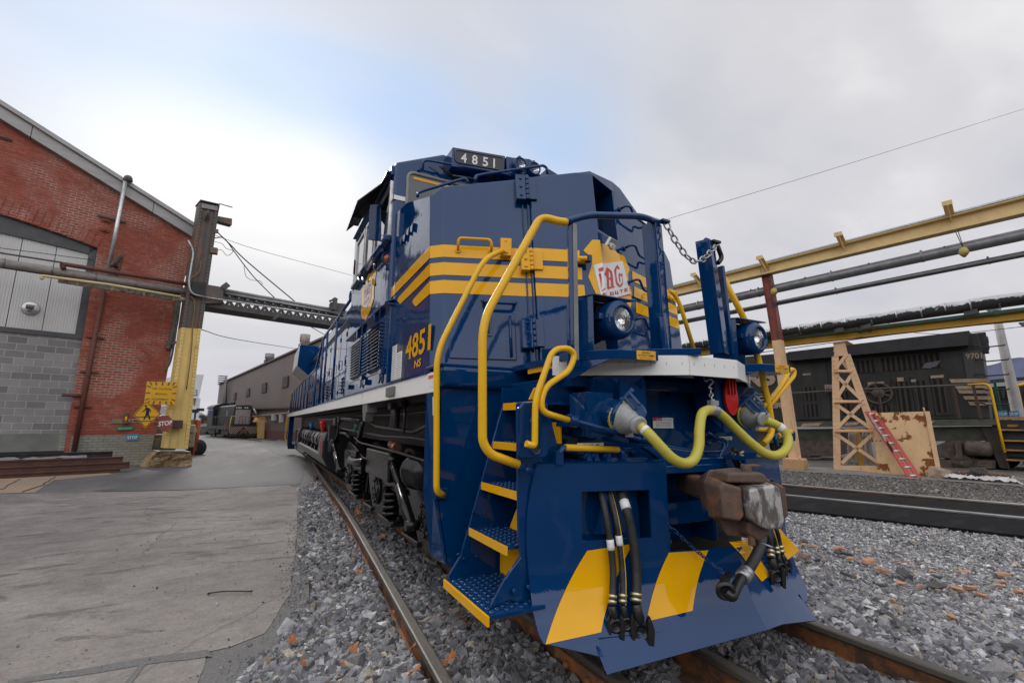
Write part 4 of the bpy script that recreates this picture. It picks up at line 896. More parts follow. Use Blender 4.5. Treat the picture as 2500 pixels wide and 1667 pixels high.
lettering(m, 'DUMMY', c+V((0, -.0025, .0)), (1, -.1, 0), (0, 0, 1), .014, .06, 0, 1, center=True); lettering(m, 'RECEPTACLE', c+V((0, -.0025, -.03)), (1, -.1, 0), (0, 0, 1), .011, .07, 0, 1, center=True)
m.build('red_receptacle_cover', [RED, REDINK], loco, .002)
m = MB(); m.box(c+V((-.03, .12, .03)), (.22, .18, .30)); m.build('dummy_receptacle', BLUE, loco, .01)
# --- air hose valves and hoses
def hose(pts, r, name='air_hose', lab=None, stripe=False, clamp=2, head=True, hd=None):
    P_ = catmull(pts, 8); m = MB(); m.tube(P_, r, 12); h = m.build(name, RUBBER, loco)
    if lab is not None:
        i = int(lab*(len(P_)-1)); m = MB(); m.tube(P_[i:i+4], r+.0025, 12); m.build('white_hose_tag', WHITE, h)
    if stripe:
        m = MB(); m.tube([p+V((.0+r*.35, -r*.92, 0)) for p in P_], .0028, 5); m.build('yellow_hose_line', YELH, h)
    d = (P_[-1]-P_[-3]).normalized(); e_ = P_[-1]; m = MB()
    for k in range(clamp): m.lathe([(r+.002, 0), (r+.007, .003), (r+.007, .016), (r+.002, .019)], e_-d*(.052-.026*k), d, 14)
    m.build('hose_clamp', BRASSY, h)
    if head:
        m = MB(); s = r/.018; dd = hd or V((.15, -.1, -1)).normalized()
        m.lathe([(r*.75, 0), (r*1.1, .01*s), (r*1.25, .05*s), (r*.9, .07*s)], e_, dd, 12)
        c_ = e_+dd*(.085*s); side = V((.92, -.38, 0)); fr = V((-.38, -.92, 0))
        m.lathe([(.016*s, -.012), (.034*s, -.010), (.037*s, .014), (.026*s, .02), (.018*s, .012), (.014*s, .004)], c_+V((0, 0, -.01*s)), fr, 18)
        m.slab([c_+side*.030*s+V((0, 0, .045*s)), c_+side*.046*s+V((0, 0, .0)), c_+side*.038*s+V((0, 0, -.075*s)), c_+side*.018*s+V((0, 0, -.06*s)), c_+side*.02*s+V((0, 0, .03*s))], fr*.026*s)
        m.slab([c_-side*.034*s+V((0, 0, .04*s)), c_-side*.046*s+V((0, 0, .02*s)), c_-side*.04*s+V((0, 0, -.05*s)), c_-side*.026*s+V((0, 0, -.05*s))], fr*.018*s)
        m.tube([e_+dd*.03*s+side*.01, c_-side*.03*s+fr*.012, c_+V((0, 0, -.055*s))-side*.02*s], .009*s, 8)
        m.build('glad_hand', CAST, h, .003)
    return h
for vx in (380, 450, 560):
    m = MB(); c = A(Z9, vx-15, 745, 'y', .06); m.cyl(c, A(Z9, vx, 790, 'y', .02), .022, .018, 10); m.cyl(c+V((0, .14, .02)), c, .026, n=10); m.box(c+V((0, .02, .035)), (.028, .05, .03)); m.build('hose_valve', BLUE, loco, .003)
m = MB(); m.bx((A(Z9, 265, 700, 'y', .08).x, .07, A(Z9, 265, 700, 'y', .08).z-.01), (A(Z9, 570, 700, 'y', .08).x, .30, A(Z9, 265, 690, 'y', .08).z+.012)); m.build('valve_manifold', BLUE, loco, .004)
def pth(L_, off): return [pp(Z10, x, y, o_) for (x, y), o_ in zip(L_, off)]
o6 = [.0, .03, .05, .06, .07, .07]
hose([A(Z9, 475, 1040, 'y', .04)]+pth([(715, 180), (748, 380), (772, 600), (772, 760), (764, 905)], [.03, .05, .06, .06, .06]), .0185, lab=.42)
hose([A(Z9, 550, 1035, 'y', .03)]+pth([(790, 190), (825, 400), (848, 620), (853, 780), (850, 900)], [.03, .05, .06, .06, .06]), .0175, lab=.36, stripe=True)
hose([A(Z9, 650, 1030, 'y', .02)]+pth([(880, 140), (925, 330), (955, 560), (962, 740), (955, 890)], [.04, .06, .07, .07, .07]), .0255, lab=.14)
hose([A(Z9, 1685, 700, 'y', .1), A(Z9, 1740, 800, 'y', .06), A(Z9, 1810, 920, 'y', .0)]+pth([(2000, 300), (2025, 430), (2030, 530)], [.05, .06, .06]), .020, hd=V((.2, -.15, -1)).normalized())
hose([A(Z9, 1750, 690, 'y', .1), A(Z9, 1810, 790, 'y', .05), A(Z9, 1890, 930, 'y', .05)]+pth([(2035, 300), (2070, 420), (2085, 505)], [.04, .05, .05]), .014, stripe=True, hd=V((.2, -.15, -1)).normalized())
hose([A(Z9, 1700, 660, 'y', .16), A(Z9, 1860, 860, 'y', .1)]+pth([(2055, 250), (2100, 390), (2120, 495)], [.04, .05, .05]), .014, hd=V((.2, -.15, -1)).normalized())
# clamps higher up on the right hoses
m = MB()
for x, y in ((1700, 715), (1715, 740), (1728, 765), (1770, 690), (1785, 715)): p = A(Z9, x, y, 'y', .085); m.lathe([(.016, 0), (.025, .004), (.025, .014), (.016, .018)], p, V((.25, -.3, -1)), 12)
m.build('hose_clamp', BRASSY, loco)
m = MB(); m.tube(fillet([A(Z9, 870, 590, 'y', .1), A(Z9, 1110, 645, 'y', .08), A(Z9, 1400, 690, 'y', .1), A(Z9, 1580, 690, 'y', .12), A(Z9, 1645, 640, 'y', .12), A(Z9, 1645, 590, 'y', .14), A(Z9, 1560, 570, 'y', .16), A(Z9, 1470, 510, 'y', .18)], .04), .014, 8)
m.tube([A(Z9, 1640, 460, 'y', .2), A(Z9, 1500, 510, 'y', .2)], .014); m.tube([A(Z9, 1615, 610, 'y', .12), A(Z9, 1610, 680, 'y', .11), A(Z9, 1540, 830, 'y', .1)], .012); m.tube(fillet([A(Z9, 1470, 620, 'y', .2), A(Z9, 1530, 600, 'y', .2), A(Z9, 1640, 590, 'y', .2)], .03), .013); m.build('brake_pipe', BLUE, loco)
m = MB(); m.slab([A(Z9, 870, 645, 'y', .05), A(Z9, 1130, 650, 'y', .05), A(Z9, 1440, 700, 'y', .05), A(Z9, 1460, 830, 'y', .05), A(Z9, 1040, 770, 'y', .05)], (0, .05, 0)); m.bx((-.42, .04, 1.0), (.30, .3, 1.09)); m.build('drawgear_housing', BLUE, loco, .01)
# --- coupler
cp = thing('coupler_tmp', '', ''); bpy.data.objects.remove(cp)
hc = A(Z9, 1700, 1100, 'y', -.42); sw = Matrix.Rotation(R(-24), 4, 'Z'); T = Matrix.Translation(hc) @ sw @ Matrix.Diagonal((.80, 1, .84, 1))
m = MB(); m.bx((-.075, .08, -.075), (.075, .62, .075)); m.build('drawbar', STEELR, loco, .02, 3).data.transform(T)
def blob(m, poly, y0, y1, t0=1.0, t1=1.0):
    """casting lump: outline in (x, z), lofted from y0 to y1 with scale t0..t1"""
    c = V((sum(p[0] for p in poly)/len(poly), sum(p[1] for p in poly)/len(poly))); n_ = len(poly); V_ = []
    for y, t in ((y0, t0), (y1, t1)): V_ += [V((c.x+(x-c.x)*t, y, c.y+(z-c.y)*t)) for x, z in poly]
    return m.add(V_, [list(range(n_)), list(range(n_, 2*n_))[::-1]]+[(i, (i+1) % n_, n_+(i+1) % n_, n_+i) for i in range(n_)])
m = MB()
body = [(-.235, .10), (-.20, .175), (-.02, .19), (.13, .165), (.235, .11), (.25, -.09), (.20, -.165), (.12, -.175), (.05, -.25), (-.10, -.235), (-.15, -.13), (-.215, -.10)]
blob(m, body, -.07, .13, 1.0, .72)
blob(m, [(-.235, .10), (-.20, .14), (-.05, .10), (-.045, -.10), (-.08, -.14), (-.215, -.12)], -.20, -.05, .80, 1.0)
blob(m, [(-.17, .175), (.10, .175), (.14, .14), (.12, .10), (-.18, .105)], -.19, -.05, .85, 1)
blob(m, [(-.03, -.12), (.16, -.12), (.13, -.21), (.05, -.25), (-.03, -.20)], -.16, -.05, .85, 1)
blob(m, [(.19, .12), (.255, .09), (.262, -.10), (.20, -.14)], -.17, .05, .9, 1)
o = m.build('coupler_head', STEELR, loco, .012, 3); o.data.transform(T); CH = o
m = MB(); kn = [(-.055, .085), (.03, .105), (.155, .115), (.175, .09), (.185, -.11), (.16, -.165), (.05, -.165), (.01, -.14), (-.03, -.10), (-.065, -.02)]
blob(m, kn, -.235, -.08, .90, 1.0); o = m.build('knuckle', WORN, CH, .012, 3); o.data.transform(T)
m = MB(); m.cyl((.02, -.13, .14), (.02, -.13, .215), .032, n=16); m.cyl((.02, -.13, -.27), (.02, -.13, -.2), .022, n=10); m.box((.06, -.12, .205), (.10, .05, .02)); o = m.build('knuckle_pin', STEELR, CH, .008); o.data.transform(T)
m = MB(); m.tube([(.07, -.14, -.25), (.12, -.18, -.27)], .006); o = m.build('cotter_pin', STEEL, CH); o.data.transform(T)
# train-line air hose hanging from the coupler
P_ = [A(Z10, 1962, 285, 'y', -.20), A(Z10, 1955, 400, 'y', -.30), A(Z10, 1915, 510, 'y', -.36), A(Z10, 1850, 620, 'y', -.40), A(Z10, 1800, 690, 'y', -.42)]
h = hose(P_, .030, 'brake_hose', clamp=0, head=False); Pc = catmull(P_, 8); d = (Pc[-1]-Pc[-3]).normalized()
m = MB(); m.lathe([(.031, -.075), (.039, -.07), (.040, -.045), (.034, -.04), (.040, -.035), (.040, -.01), (.031, 0)], Pc[-1], d, 18); m.build('hose_clamp', STEEL, h)
m = MB(); e_ = Pc[-1]; m.tube(fillet([e_-d*.01, e_+d*.06, e_+d*.10+V((-.05, -.02, -.03)), A(Z10, 1672, 800, 'y', -.44)], .03), [.030]*1+[.03]*12 if False else .027, 12)
g_ = A(Z10, 1668, 785, 'y', -.44); m.lathe([(.02, -.02), (.045, -.018), (.05, .01), (.038, .02), (.024, .012), (.018, 0)], g_, V((-.6, -.75, -.2)), 18); m.slab([g_+V((-.02, .0, .05)), g_+V((.05, -.01, .085)), g_+V((.06, 0, .06)), g_+V((.02, 0, .02))], (.01, .03, 0)); m.build('glad_hand', CAST, h, .003)
chain([pp(Z10, 1215, 250, .02)+V((0, .02, 0)), pp(Z10, 1330, 370, .05), pp(Z10, 1440, 470, .07), A(Z10, 1560, 570, 'y', -.36), A(Z10, 1680, 670, 'y', -.42)], .034, .0085, .003).build('hose_chain', BLUE, loco)
chain([A(Z10, 1215, 250, 'y', -.09), A(Z10, 1222, 320, 'y', -.09), A(Z10, 1225, 420, 'y', -.1)], .034, .0085, .003).build('hose_chain', BLUE, loco)
# --- cab
XC, YF, YB = 1.53, 2.60, 5.15
m = MB()
sec = [(-XC, 1.66), (XC, 1.66), (XC, 4.16), (.98, 4.42), (-.98, 4.42), (-XC, 4.16)]
m.prism([(x, z) for x, z in sec], 'y', YF, YB); o = m.build('cab', BLUE, loco, .035, 4); CAB = o
m = MB(); m.bx((-1.505, 2.0, 1.66), (-1.3, 2.62, 3.2)); m.build('cab_fill', BLUE, loco) if False else None
# windscreens: rubber gasket and glass
def rrect(x0, x1, z0, z1, r, k=5):
    o = []
    for cx, cz, a in ((x1-r, z1-r, 0), (x0+r, z1-r, 90), (x0+r, z0+r, 180), (x1-r, z0+r, 270)):
        for j in range(k+1): t = R(a+90*j/k); o.append((cx+r*math.cos(t), cz+r*math.sin(t)))
    return o
GASK = M_('grey_window_gasket', (.25, .24, .22), .6)
for s in (-1, 1):
    a, b = (-1.385, -.42) if s < 0 else (.42, 1.385)
    w_ = rrect(a, b, 3.60, 4.075, .07); m = MB(); m.tube([(x, YF-.008, z) for x, z in w_], .02, 8, True); o = m.build('window_gasket', GASK, CAB)
    m = MB(); m.prism(w_, 'y', YF-.006, YF-.002); m.build('windscreen', GLASS, CAB)
    m = MB(); m.bx((a+.06, YF-.012, 4.0), (b-.08, YF-.010, 4.03)); m.build('sun_blind_edge', YEL, o)
m = MB(); m.bx((-1.545, YF-.008, 3.715), (-1.40, YF-.002, 3.765)); m.bx((-1.540, YF-.008, 3.715), (-1.532, YF+.06, 3.765)); m.tube([(-1.54, YF+.06, 3.74), (-1.545, YF+.16, 3.62)], .02, 6); m.build('white_tape', WHITE, CAB)
# side windows with aluminium frames
def side_window(y0, y1, z0, z1):
    m = MB(); fr = .045
    for a, b in (((-1.56, y0, z0), (-1.528, y0+fr, z1)), ((-1.56, y1-fr, z0), (-1.528, y1, z1)), ((-1.558, y0+fr, z0), (-1.528, y1-fr, z0+fr)), ((-1.558, y0+fr, z1-fr), (-1.528, y1-fr, z1))): m.bx(a, b)
    for z in np.linspace(z0+.05, z1-.05, 7): m.bolt((-1.56, y0+.022, z), (-1, 0, 0), .008, .004)
    w_ = m.build('cab_window', ALU, CAB, .004); m = MB(); m.bx((-1.542, y0+fr, z0+fr), (-1.535, y1-fr, z1-fr)); m.build('pane', GLASS, w_)
side_window(2.66, 3.42, 3.32, 3.96); side_window(3.50, 4.05, 3.32, 3.96); side_window(4.12, 4.75, 3.32, 3.96)
m = MB(); m.bx((-1.60, 2.62, 3.24), (-1.53, 4.8, 3.30)); m.build('arm_rest', BLUE, CAB, .01)
# sunshade over the side windows
oc = A(Z1, 205, 585, 'y', 2.95); xo = oc.x; rc = A(Z1, 100, 870, 'x', xo); kn_ = A(Z1, 432, 420, 'y', 2.75)
m = MB()
m.slab([V((-1.53, 2.68, 4.17)), V((-1.53, rc.y, 4.15)), V((kn_.x, rc.y, kn_.z)), V((kn_.x, 2.75, kn_.z))], (0, 0, -.022)); m.slab([V((kn_.x, 2.75, kn_.z)), V((kn_.x, rc.y, kn_.z)), V((xo, rc.y, rc.z)), V((xo, 2.95, oc.z))], (0, 0, -.022)); m.bx((xo+.02, rc.y-.4, oc.z-.06), (xo+.12, rc.y-.15, oc.z-.02))
m.build('sunshade', DIRTYBLK, CAB, .006)
m = MB(); m.bx((-1.56, 2.66, 4.03), (-1.52, 4.9, 4.14)); m.bx((-1.60, 2.68, 4.06), (-1.53, 4.9, 4.08)); m.build('window_rail', BLUE, CAB, .006)
# mirrors / wind deflectors
def mirror(pts, y, mat):
    P_ = [A(Z1, *p, 'y', y) for p in pts]; m = MB(); m.slab(P_, (0, .02, 0)); o = m.build('wind_mirror', mat, CAB, .008); m = MB(); c = sum(P_, V())/4
    for k in (0, 3): m.tube([P_[k]+V((.02, .03, 0)), V((-1.53, P_[k].y+.1, P_[k].z))], .010, 6)
    m.build('mirror_arm', BLUE, o)
mirror([(438, 615), (435, 975), (310, 960), (322, 622)], 3.02, BLUE); mirror([(262, 1165), (258, 1310), (165, 1290), (175, 1150)], 4.85, BLK)
m = MB()
for a, b in (((425, 1030), (280, 1220)), ((440, 1060), (300, 1240)), ((280, 1220), (215, 1310)), ((380, 1190), (375, 1240)), ((260, 1330), (270, 1380)), ((215, 1330), (240, 1370))): m.tube([A(Z1, *a, 'x', -1.6), A(Z1, *b, 'x', -1.6)], .022, 6)
m.build('mirror_bracket', BLUE, CAB)
# nose-side louvre scoops and amber marker lamp
m = MB()
for cx, cy in ((745, 860), (708, 890), (672, 950), (640, 980)):
    p = A(Z1, cx, cy, 'x', -1.5); m.slab([p+V((.01, -.05, .045)), p+V((.01, .045, .045)), p+V((.01, .03, -.01)), p+V((.01, -.03, -.035))], (-.035, .0, -.012))
m.build('vent_scoop', BLUE, loco, .004)
p = A(Z1, 500, 1145, 'x', -1.52); m = MB(); m.lathe([(.0, .05), (.03, .045), (.052, .02), (.055, 0)], p, (-1, 0, 0), 16); k = m.build('marker_lamp', AMBER, loco); m = MB(); m.tube([p+V((-.06*math.sin(t)-.005, 0, .075*math.cos(t))) for t in np.linspace(0, math.pi, 9)], .008, 6); m.lathe([(.056, .0), (.07, .012), (.07, -.02)], p, (-1, 0, 0), 16); m.build('lamp_guard', BLUE, k)
# number board
m = MB(); YN = 2.44
c4 = [A(Z1, 1117, 75, 'y', YN), A(Z1, 1108, 262, 'y', YN), A(Z1, 1615, 325, 'y', YN), A(Z1, 1622, 160, 'y', YN)]
m.slab(c4, (0, .5, 0)); NBX = m.build('number_board', BLUE, CAB, .008)
f_ = [A(Z1, 1140, 100, 'y', YN), A(Z1, 1145, 222, 'y', YN), A(Z1, 1598, 302, 'y', YN), A(Z1, 1603, 182, 'y', YN)]
def rq(c, r, k=5):
    o = []
    for i in range(4):
        p, a, b = c[i], c[i-1], c[(i+1) % 4]; d1, d2 = (a-p).normalized(), (b-p).normalized()
        s, e_ = p+d1*r, p+d2*r
        for j in range(k+1): t = j/k; o.append((1-t)**2*s+2*t*(1-t)*p+t*t*e_)
    return o
rb = rq(f_, .045); m = MB(); m.slab([p+V((0, -.001, 0)) for p in rb], (0, -.004, 0)); o = m.build('board_glass', GREYPLATE, NBX); m = MB(); m.tube([p+V((0, -.004, 0)) for p in rb], .010, 6, True); m.build('board_seal', DKFRAME, NBX)
m = MB()
for ch, x, y, x2 in (('4', 1196, 216, 1252), ('8', 1302, 234, 1356), ('5', 1404, 252, 1456), ('1', 1506, 270, 1548)):
    a, b = A(Z1, x, y, 'y', YN-.007), A(Z1, x2, y+(x2-x)*.17, 'y', YN-.007); t = A(Z1, x, y-88, 'y', YN-.007); lettering(m, ch, a, b-a, (0, 0, 1), (t-a).length, None if ch == '1' else (b-a).length, .02)
m.build('board_number', WHITE, NBX, recalc=False)
m = MB(); m.slab([V((.42, YN+.1, 4.30)), V((1.05, YN+.16, 4.24)), V((1.05, YN+.16, 4.47)), V((.42, YN+.1, 4.60))], (0, .4, 0)); m.build('number_board', BLUE, CAB, .008)
# twin headlights
hb = [A(Z1, 1632, 158, 'y', 2.42), A(Z1, 1640, 335, 'y', 2.42), A(Z1, 1965, 360, 'y', 2.42), A(Z1, 1930, 235, 'y', 2.42), A(Z1, 1860, 185, 'y', 2.42), A(Z1, 1690, 170, 'y', 2.42)]
m = MB(); m.slab(hb, (0, .4, 0)); HB = m.build('headlight_box', BLUE, CAB, .02, 3)
for (x, y, r_) in ((1752, 252, .070), (1888, 292, .066)):
    p = A(Z1, x, y, 'y', 2.40); m = MB(); ax = V((0, -1, -.04)).normalized(); m.lathe([(r_*1.28, -.05), (r_*1.28, .045), (r_*1.08, .05), (r_*1.02, .03)], p, ax, 24, caps=False); m.box(p+V((.0, -.01, r_*1.4)), (.03, .03, .035)); h = m.build('headlight_ring', BLUE, HB); m = MB(); m.lathe([(.003, -.03), (r_*.6, -.005), (r_*1.04, .03)], p, ax, 24, caps=False); m.build('headlight_lens', LENS, h)
def pxrail(Z, pts, ys, r=.013, k=.05, name='roof_grab', mat=BLUE):
    P_ = [A(Z, *p, 'y', y) for p, y in zip(pts, ys)]; m = MB(); m.tube(fillet(P_, k), r, 8); return m.build(name, mat, loco)
pxrail(Z1, [(812, 283), (835, 290), (836, 210), (880, 203), (1655, 340), (1700, 365)], [2.58, 2.50, 2.48, 2.48, 2.40, 2.5], .014)
pxrail(Z1, [(1332, 405), (1340, 352), (1420, 335), (1985, 252), (2018, 275), (2024, 330)], [1.5]*6, .014); pxrail(Z1, [(782, 552), (785, 515), (840, 492), (1220, 380), (1250, 388), (1262, 418)], [1.5, 1.5, 1.5, 1.45, 1.45, 1.45], .014)
m = MB()
for a, b in (((995, 255), (1140, 395)), ((1420, 320), (1500, 390))): m.tube([A(Z1, *a, 'y', 2.52), A(Z1, *b, 'y', 2.52)], .014, 6); m.tube([A(Z1, a[0]+25, a[1], 'y', 2.5), A(Z1, b[0]+20, b[1], 'y', 2.5)], .007, 5)
m.tube(catmull([A(Z1, 890, 265, 'y', 2.55), A(Z1, 930, 290, 'y', 2.55), A(Z1, 985, 330, 'y', 2.55)], 4), .006, 5); m.build('windscreen_wiper', BLK, CAB)
m = MB(); m.tube([A(Z1, 1115, 345, 'y', 2.56), A(Z1, 1320, 375, 'y', 2.56)], .008, 6); m.build('wiper_rod', STEEL, CAB)
# --- cab side: number, shield, labels, louvred panels
XS = -1.505
m = MB(); p0 = A(Z5, 1362, 1008, 'x', XS); lettering(m, '485', V((XS, 1.90, 1.862)), (0, -1, 0), (0, 0, 1), .205, .57, .022); m.bx((XS-.0005, 1.19, 1.862), (XS+.0005, 1.255, 2.066)); m.build('cab_number', YEL, loco, recalc=False)
m = MB(); lettering(m, 'NS', V((XS, 1.615, 1.762)), (0, -1, 0), (0, 0, 1), .062, .19, .03, shear=.12); m.build('road_initials', YEL, loco, recalc=False)
m = MB()
for y0, y1, z0, z1 in ((2.40, 2.22, 1.71, 2.052), (2.22, 2.02, 1.71, 1.965)):
    m.bx((XS-.001, y1, z0), (XS+.002, y0, z1)); 
    for i in range(int((z1-z0)/.022)): m.bx((XS-.0015, y1+.02+.02*random.random(), z1-.025-.022*i), (XS-.0005, y0-.015, z1-.020-.022*i), 1)
m.build('data_stencil', [WHITE, GASK], loco)
m = MB(); sy = lambda y, z: V((-1.535, y, z))
sh = [(3.42, 3.05), (3.30, 2.98), (3.34, 2.85), (3.38, 2.75), (3.34, 2.66), (3.5, 2.55), (3.78, 2.47), (4.06, 2.55), (4.2, 2.66), (4.14, 2.78), (4.18, 2.9), (4.22, 2.98), (4.10, 3.05), (3.92, 3.04), (3.78, 3.08), (3.6, 3.04)]
m.poly([sy(y, z+.12) for y, z in sh]); o = m.build('side_shield', YEL, CAB, recalc=False); m = MB(); m.poly([V((-1.538, y, z+.12)) for y, z in ((3.50, 2.94), (3.52, 2.70), (3.78, 2.63), (4.04, 2.70), (4.06, 2.95))]); 
o2 = m.build('shield_sheet', WHITE, o, recalc=False)
m = MB(); lettering(m, 'TAG', V((-1.540, 3.99, 2.90)), (0, -1, 0), (0, 0, 1), .12, .42, .0); lettering(m, 'ROUTE', V((-1.540, 3.95, 2.82)), (0, -1, 0), (0, 0, 1), .045, .34, .0); m.build('shield_lettering', REDINK, o2, recalc=False)
# equipment cabinet below the cab
m = MB(); m.bx((-1.535, 2.47, 1.66), (-1.30, 4.95, 2.50)); EC = m.build('equipment_cabinet', BLUE, loco, .01)
m = MB(); m.bx((-1.60, 2.44, 2.49), (-1.50, 4.98, 2.515)); m.slab([V((-1.50, 2.44, 2.56)), V((-1.50, 4.98, 2.56)), V((-1.60, 4.98, 2.515)), V((-1.60, 2.44, 2.515))], (0, 0, -.012)); m.build('drip_rail', BLUE, EC, .003)
for y0, y1, z0, z1 in ((2.66, 3.52, 1.87, 2.37), (3.72, 4.72, 1.89, 2.36)):
    m = MB(); m.bx((-1.545, y0-.06, z0-.04), (-1.53, y1+.06, z1+.04)); k = 13; w_ = m.build('louvre_frame', BLUE, EC, .003)
    m = MB()
    for i in range(k):
        z = z0+(z1-z0)*(i+.5)/k; m.slab([V((-1.54, y0, z+.012)), V((-1.54, y1, z+.012)), V((-1.60, y1, z-.018)), V((-1.60, y0, z-.018))], (0, 0, .005)); m.box((-1.565, y0-.012, z), (.055, .022, .026))
    m.build('louvre', BLUE, w_)
    m = MB(); m.lathe([(.05, 0), (.055, .012), (.04, .016)], (-1.545, y0+.06, z0-.11), (-1, 0, 0), 14); m.box((-1.555, y0-.05, z0-.05), (.04, .12, .05)); m.box((-1.555, y1-.1, z0-.1), (.04, .10, .06)); m.box((-1.57, y0+.3, z1+.1), (.05, .04, .14)); m.build('cabinet_latch', BLUE, w_, .003)
# --- long hood and walkway
XH = 1.13
m = MB(); hs = [(-XH, 1.66), (XH, 1.66), (XH, 3.72), (.82, 4.08), (-.82, 4.08), (-XH, 3.72)]
m.prism(hs, 'y', YB-.02, 20.4); HOOD = m.build('long_hood', BLUE, loco, .02, 3)
y = 5.35; k = 0
while y < 17:
    wd = .82; m = MB(); m.bx((-XH-.014, y, 1.80), (-XH+.01, y+wd, 3.30)); D_ = m.build('hood_door', BLUE, HOOD, .006)
    m = MB()
    for z in (1.95, 2.55, 3.15): m.box((-XH-.022, y+.05, z), (.02, .05, .09))
    m.tube([(-XH-.016, y+wd-.1, 2.45), (-XH-.05, y+wd-.1, 2.45), (-XH-.05, y+wd-.1, 2.65), (-XH-.016, y+wd-.1, 2.65)], .009, 6); m.build('door_hardware', BLUE, D_)
    if k in (1, 3, 5, 6, 8):
        m = MB()
        for i in range(5): z = 1.92+i*.075; m.slab([V((-XH-.014, y+.15, z+.03)), V((-XH-.014, y+.6, z+.03)), V((-XH-.055, y+.6, z-.02)), V((-XH-.055, y+.15, z-.02))], (0, 0, .006))
        m.build('door_louvre', BLUE, D_)
    if k in (2, 4, 7):
        m = MB(); m.bx((-XH-.016, y+.35, 2.85), (-XH-.0135, y+.55, 3.0)); m.build('caution_label', YEL, D_)
    y += wd+.06; k += 1
m = MB(); m.bx((-XH-.06, 5.2, 3.40), (-XH+.02, 16.8, 3.46)); m.build('hood_gutter', BLUE, HOOD, .006)
m = MB()
for s in (-1, 1): m.slab([V((s*XH, 17.2, 3.05)), V((s*1.56, 17.2, 3.40)), V((s*1.52, 17.2, 4.22)), V((s*.7, 17.2, 4.22))], (0, 3.1, 0))
RAD = m.build('radiator_wing', BLUE, HOOD, .01)
m = MB(); m.slab([V((-1.563, 17.2, 3.42)), V((-1.563, 20.3, 3.42)), V((-1.523, 20.3, 4.20)), V((-1.523, 17.2, 4.20))], (-.01, 0, 0)); m.slab([V((-1.14, 17.21, 3.05)), V((-1.56, 17.21, 3.395)), V((-1.56, 20.28, 3.395)), V((-1.14, 20.28, 3.05))], (0, 0, -.008)); m.build('radiator_screen', ALU, RAD)
m = MB(); m.bx((-1.53, 1.15, 1.60), (1.53, 21.3, 1.655)); m.build('walkway_deck', BLUE, loco)
m = MB(); m.bx((-1.55, .915, 1.522), (-1.532, 3.62, 1.664)); m.bx((-1.55, 3.66, 1.522), (-1.532, 21.3, 1.664)); m.build('white_side_sill', WHT, loco, .003)
m = MB(); m.bx((-1.58, 2.02, 1.545), (-1.55, 2.28, 1.635)); m.build('sill_box', GREYPIPE, loco, .006)
m = MB(); m.bx((-1.553, .96, 1.62), (-1.5502, 1.06, 1.645)); m.build('orange_sticker', ORANGE, loco); m = MB(); m.bx((-1.5525, .96, 1.56), (-1.5502, 1.04, 1.62)); m.build('white_sticker', WHITE, loco)
m = MB(); m.bx((-1.558, 1.1, 1.662), (-1.535, 21.2, 1.678))
for y in np.arange(1.2, 12, .05): m.bx((-1.562, y, 1.664), (-1.535, y+.022, 1.684))
m.build('walkway_grating', BLUE, loco)
# F plate beside the stepwell
m = MB(); p = A(Z6, 80, 605, 'x', -1.53); m.bx((-1.537, .925, 1.36), (-1.534, 1.10, 1.49)); lettering(m, 'F', V((-1.539, 1.07, 1.385)), (0, -1, 0), (0, 0, 1), .085, .06, .03, 1); m.build('end_letter_plate', [WHITE, INK], loco, recalc=False)
# walkway hand rails
P_ = [A(Z5, 822, 320, 'x', -1.5), A(Z5, 630, 600, 'x', -1.5), A(Z5, 480, 800, 'x', -1.5), A(Z5, 400, 1135, 'x', -1.5), A(Z5, 260, 1275, 'x', -1.5), V((-1.5, 21.0, 2.52))]
m = MB(); m.tube(fillet(P_, .3, 4), .024, 10); HR = m.build('walkway_handrail', BLUE, loco)
for x, yt, yb_ in ((812, 330, 600), (628, 590, 1110), (525, 735, 1200), (480, 810, 1390), (405, 1130, 1570)):
    t = A(Z5, x, yt, 'x', -1.5); m = MB(); m.tube([t, V((t.x, t.y, 1.66))], .021, 8); m.box((t.x, t.y, 1.72), (.05, .06, .12)); m.build('handrail_post', BLUE, HR)
for y in (12.2, 13.4, 14.7, 16, 17.3, 18.6, 19.9, 20.9):
    z = np.interp(y, [10.3, 21], [2.58, 2.52]); m = MB(); m.tube([(-1.5, y, z), (-1.5, y, 1.62)], .021, 8); m.build('handrail_post', BLUE, HR)
m = MB(); c = A(Z5, 785, 345, 'x', -1.5); m.tube([c+V((0, .16+.09*math.cos(t), .02+.075*math.sin(t))) for t in np.linspace(0, 2*math.pi, 13)[:-1]], .018, 6, True); m.box(c+V((.03, -.15, .05)), (.10, .28, .10)); m.box(c+V((.0, -.32, .0)), (.06, .2, .05)); m.build('lifting_eye', BLUE, HR, .008)
m = MB(); m.tube(fillet([(-1.5, 21.35, 1.72), (-1.56, 21.45, 1.75), (-1.58, 21.45, .55), (-1.5, 21.35, .45)], .08), .024, 8); m.tube(fillet([(-1.3, 21.3, 2.7), (-1.5, 21.4, 2.62), (-1.5, 21.4, 1.8)], .1), .02, 8); m.build('rear_handrail', YELH, loco)
m = MB(); m.bx((-1.5, 20.9, .3), (-1.3, 21.3, 1.55)); m.slab([V((-1.5, 20.8, .35)), V((-1.5, 21.3, .35)), V((-1.45, 21.1, .12))], (.3, 0, 0)); m.build('rear_stepwell', BLUE, loco, .01)
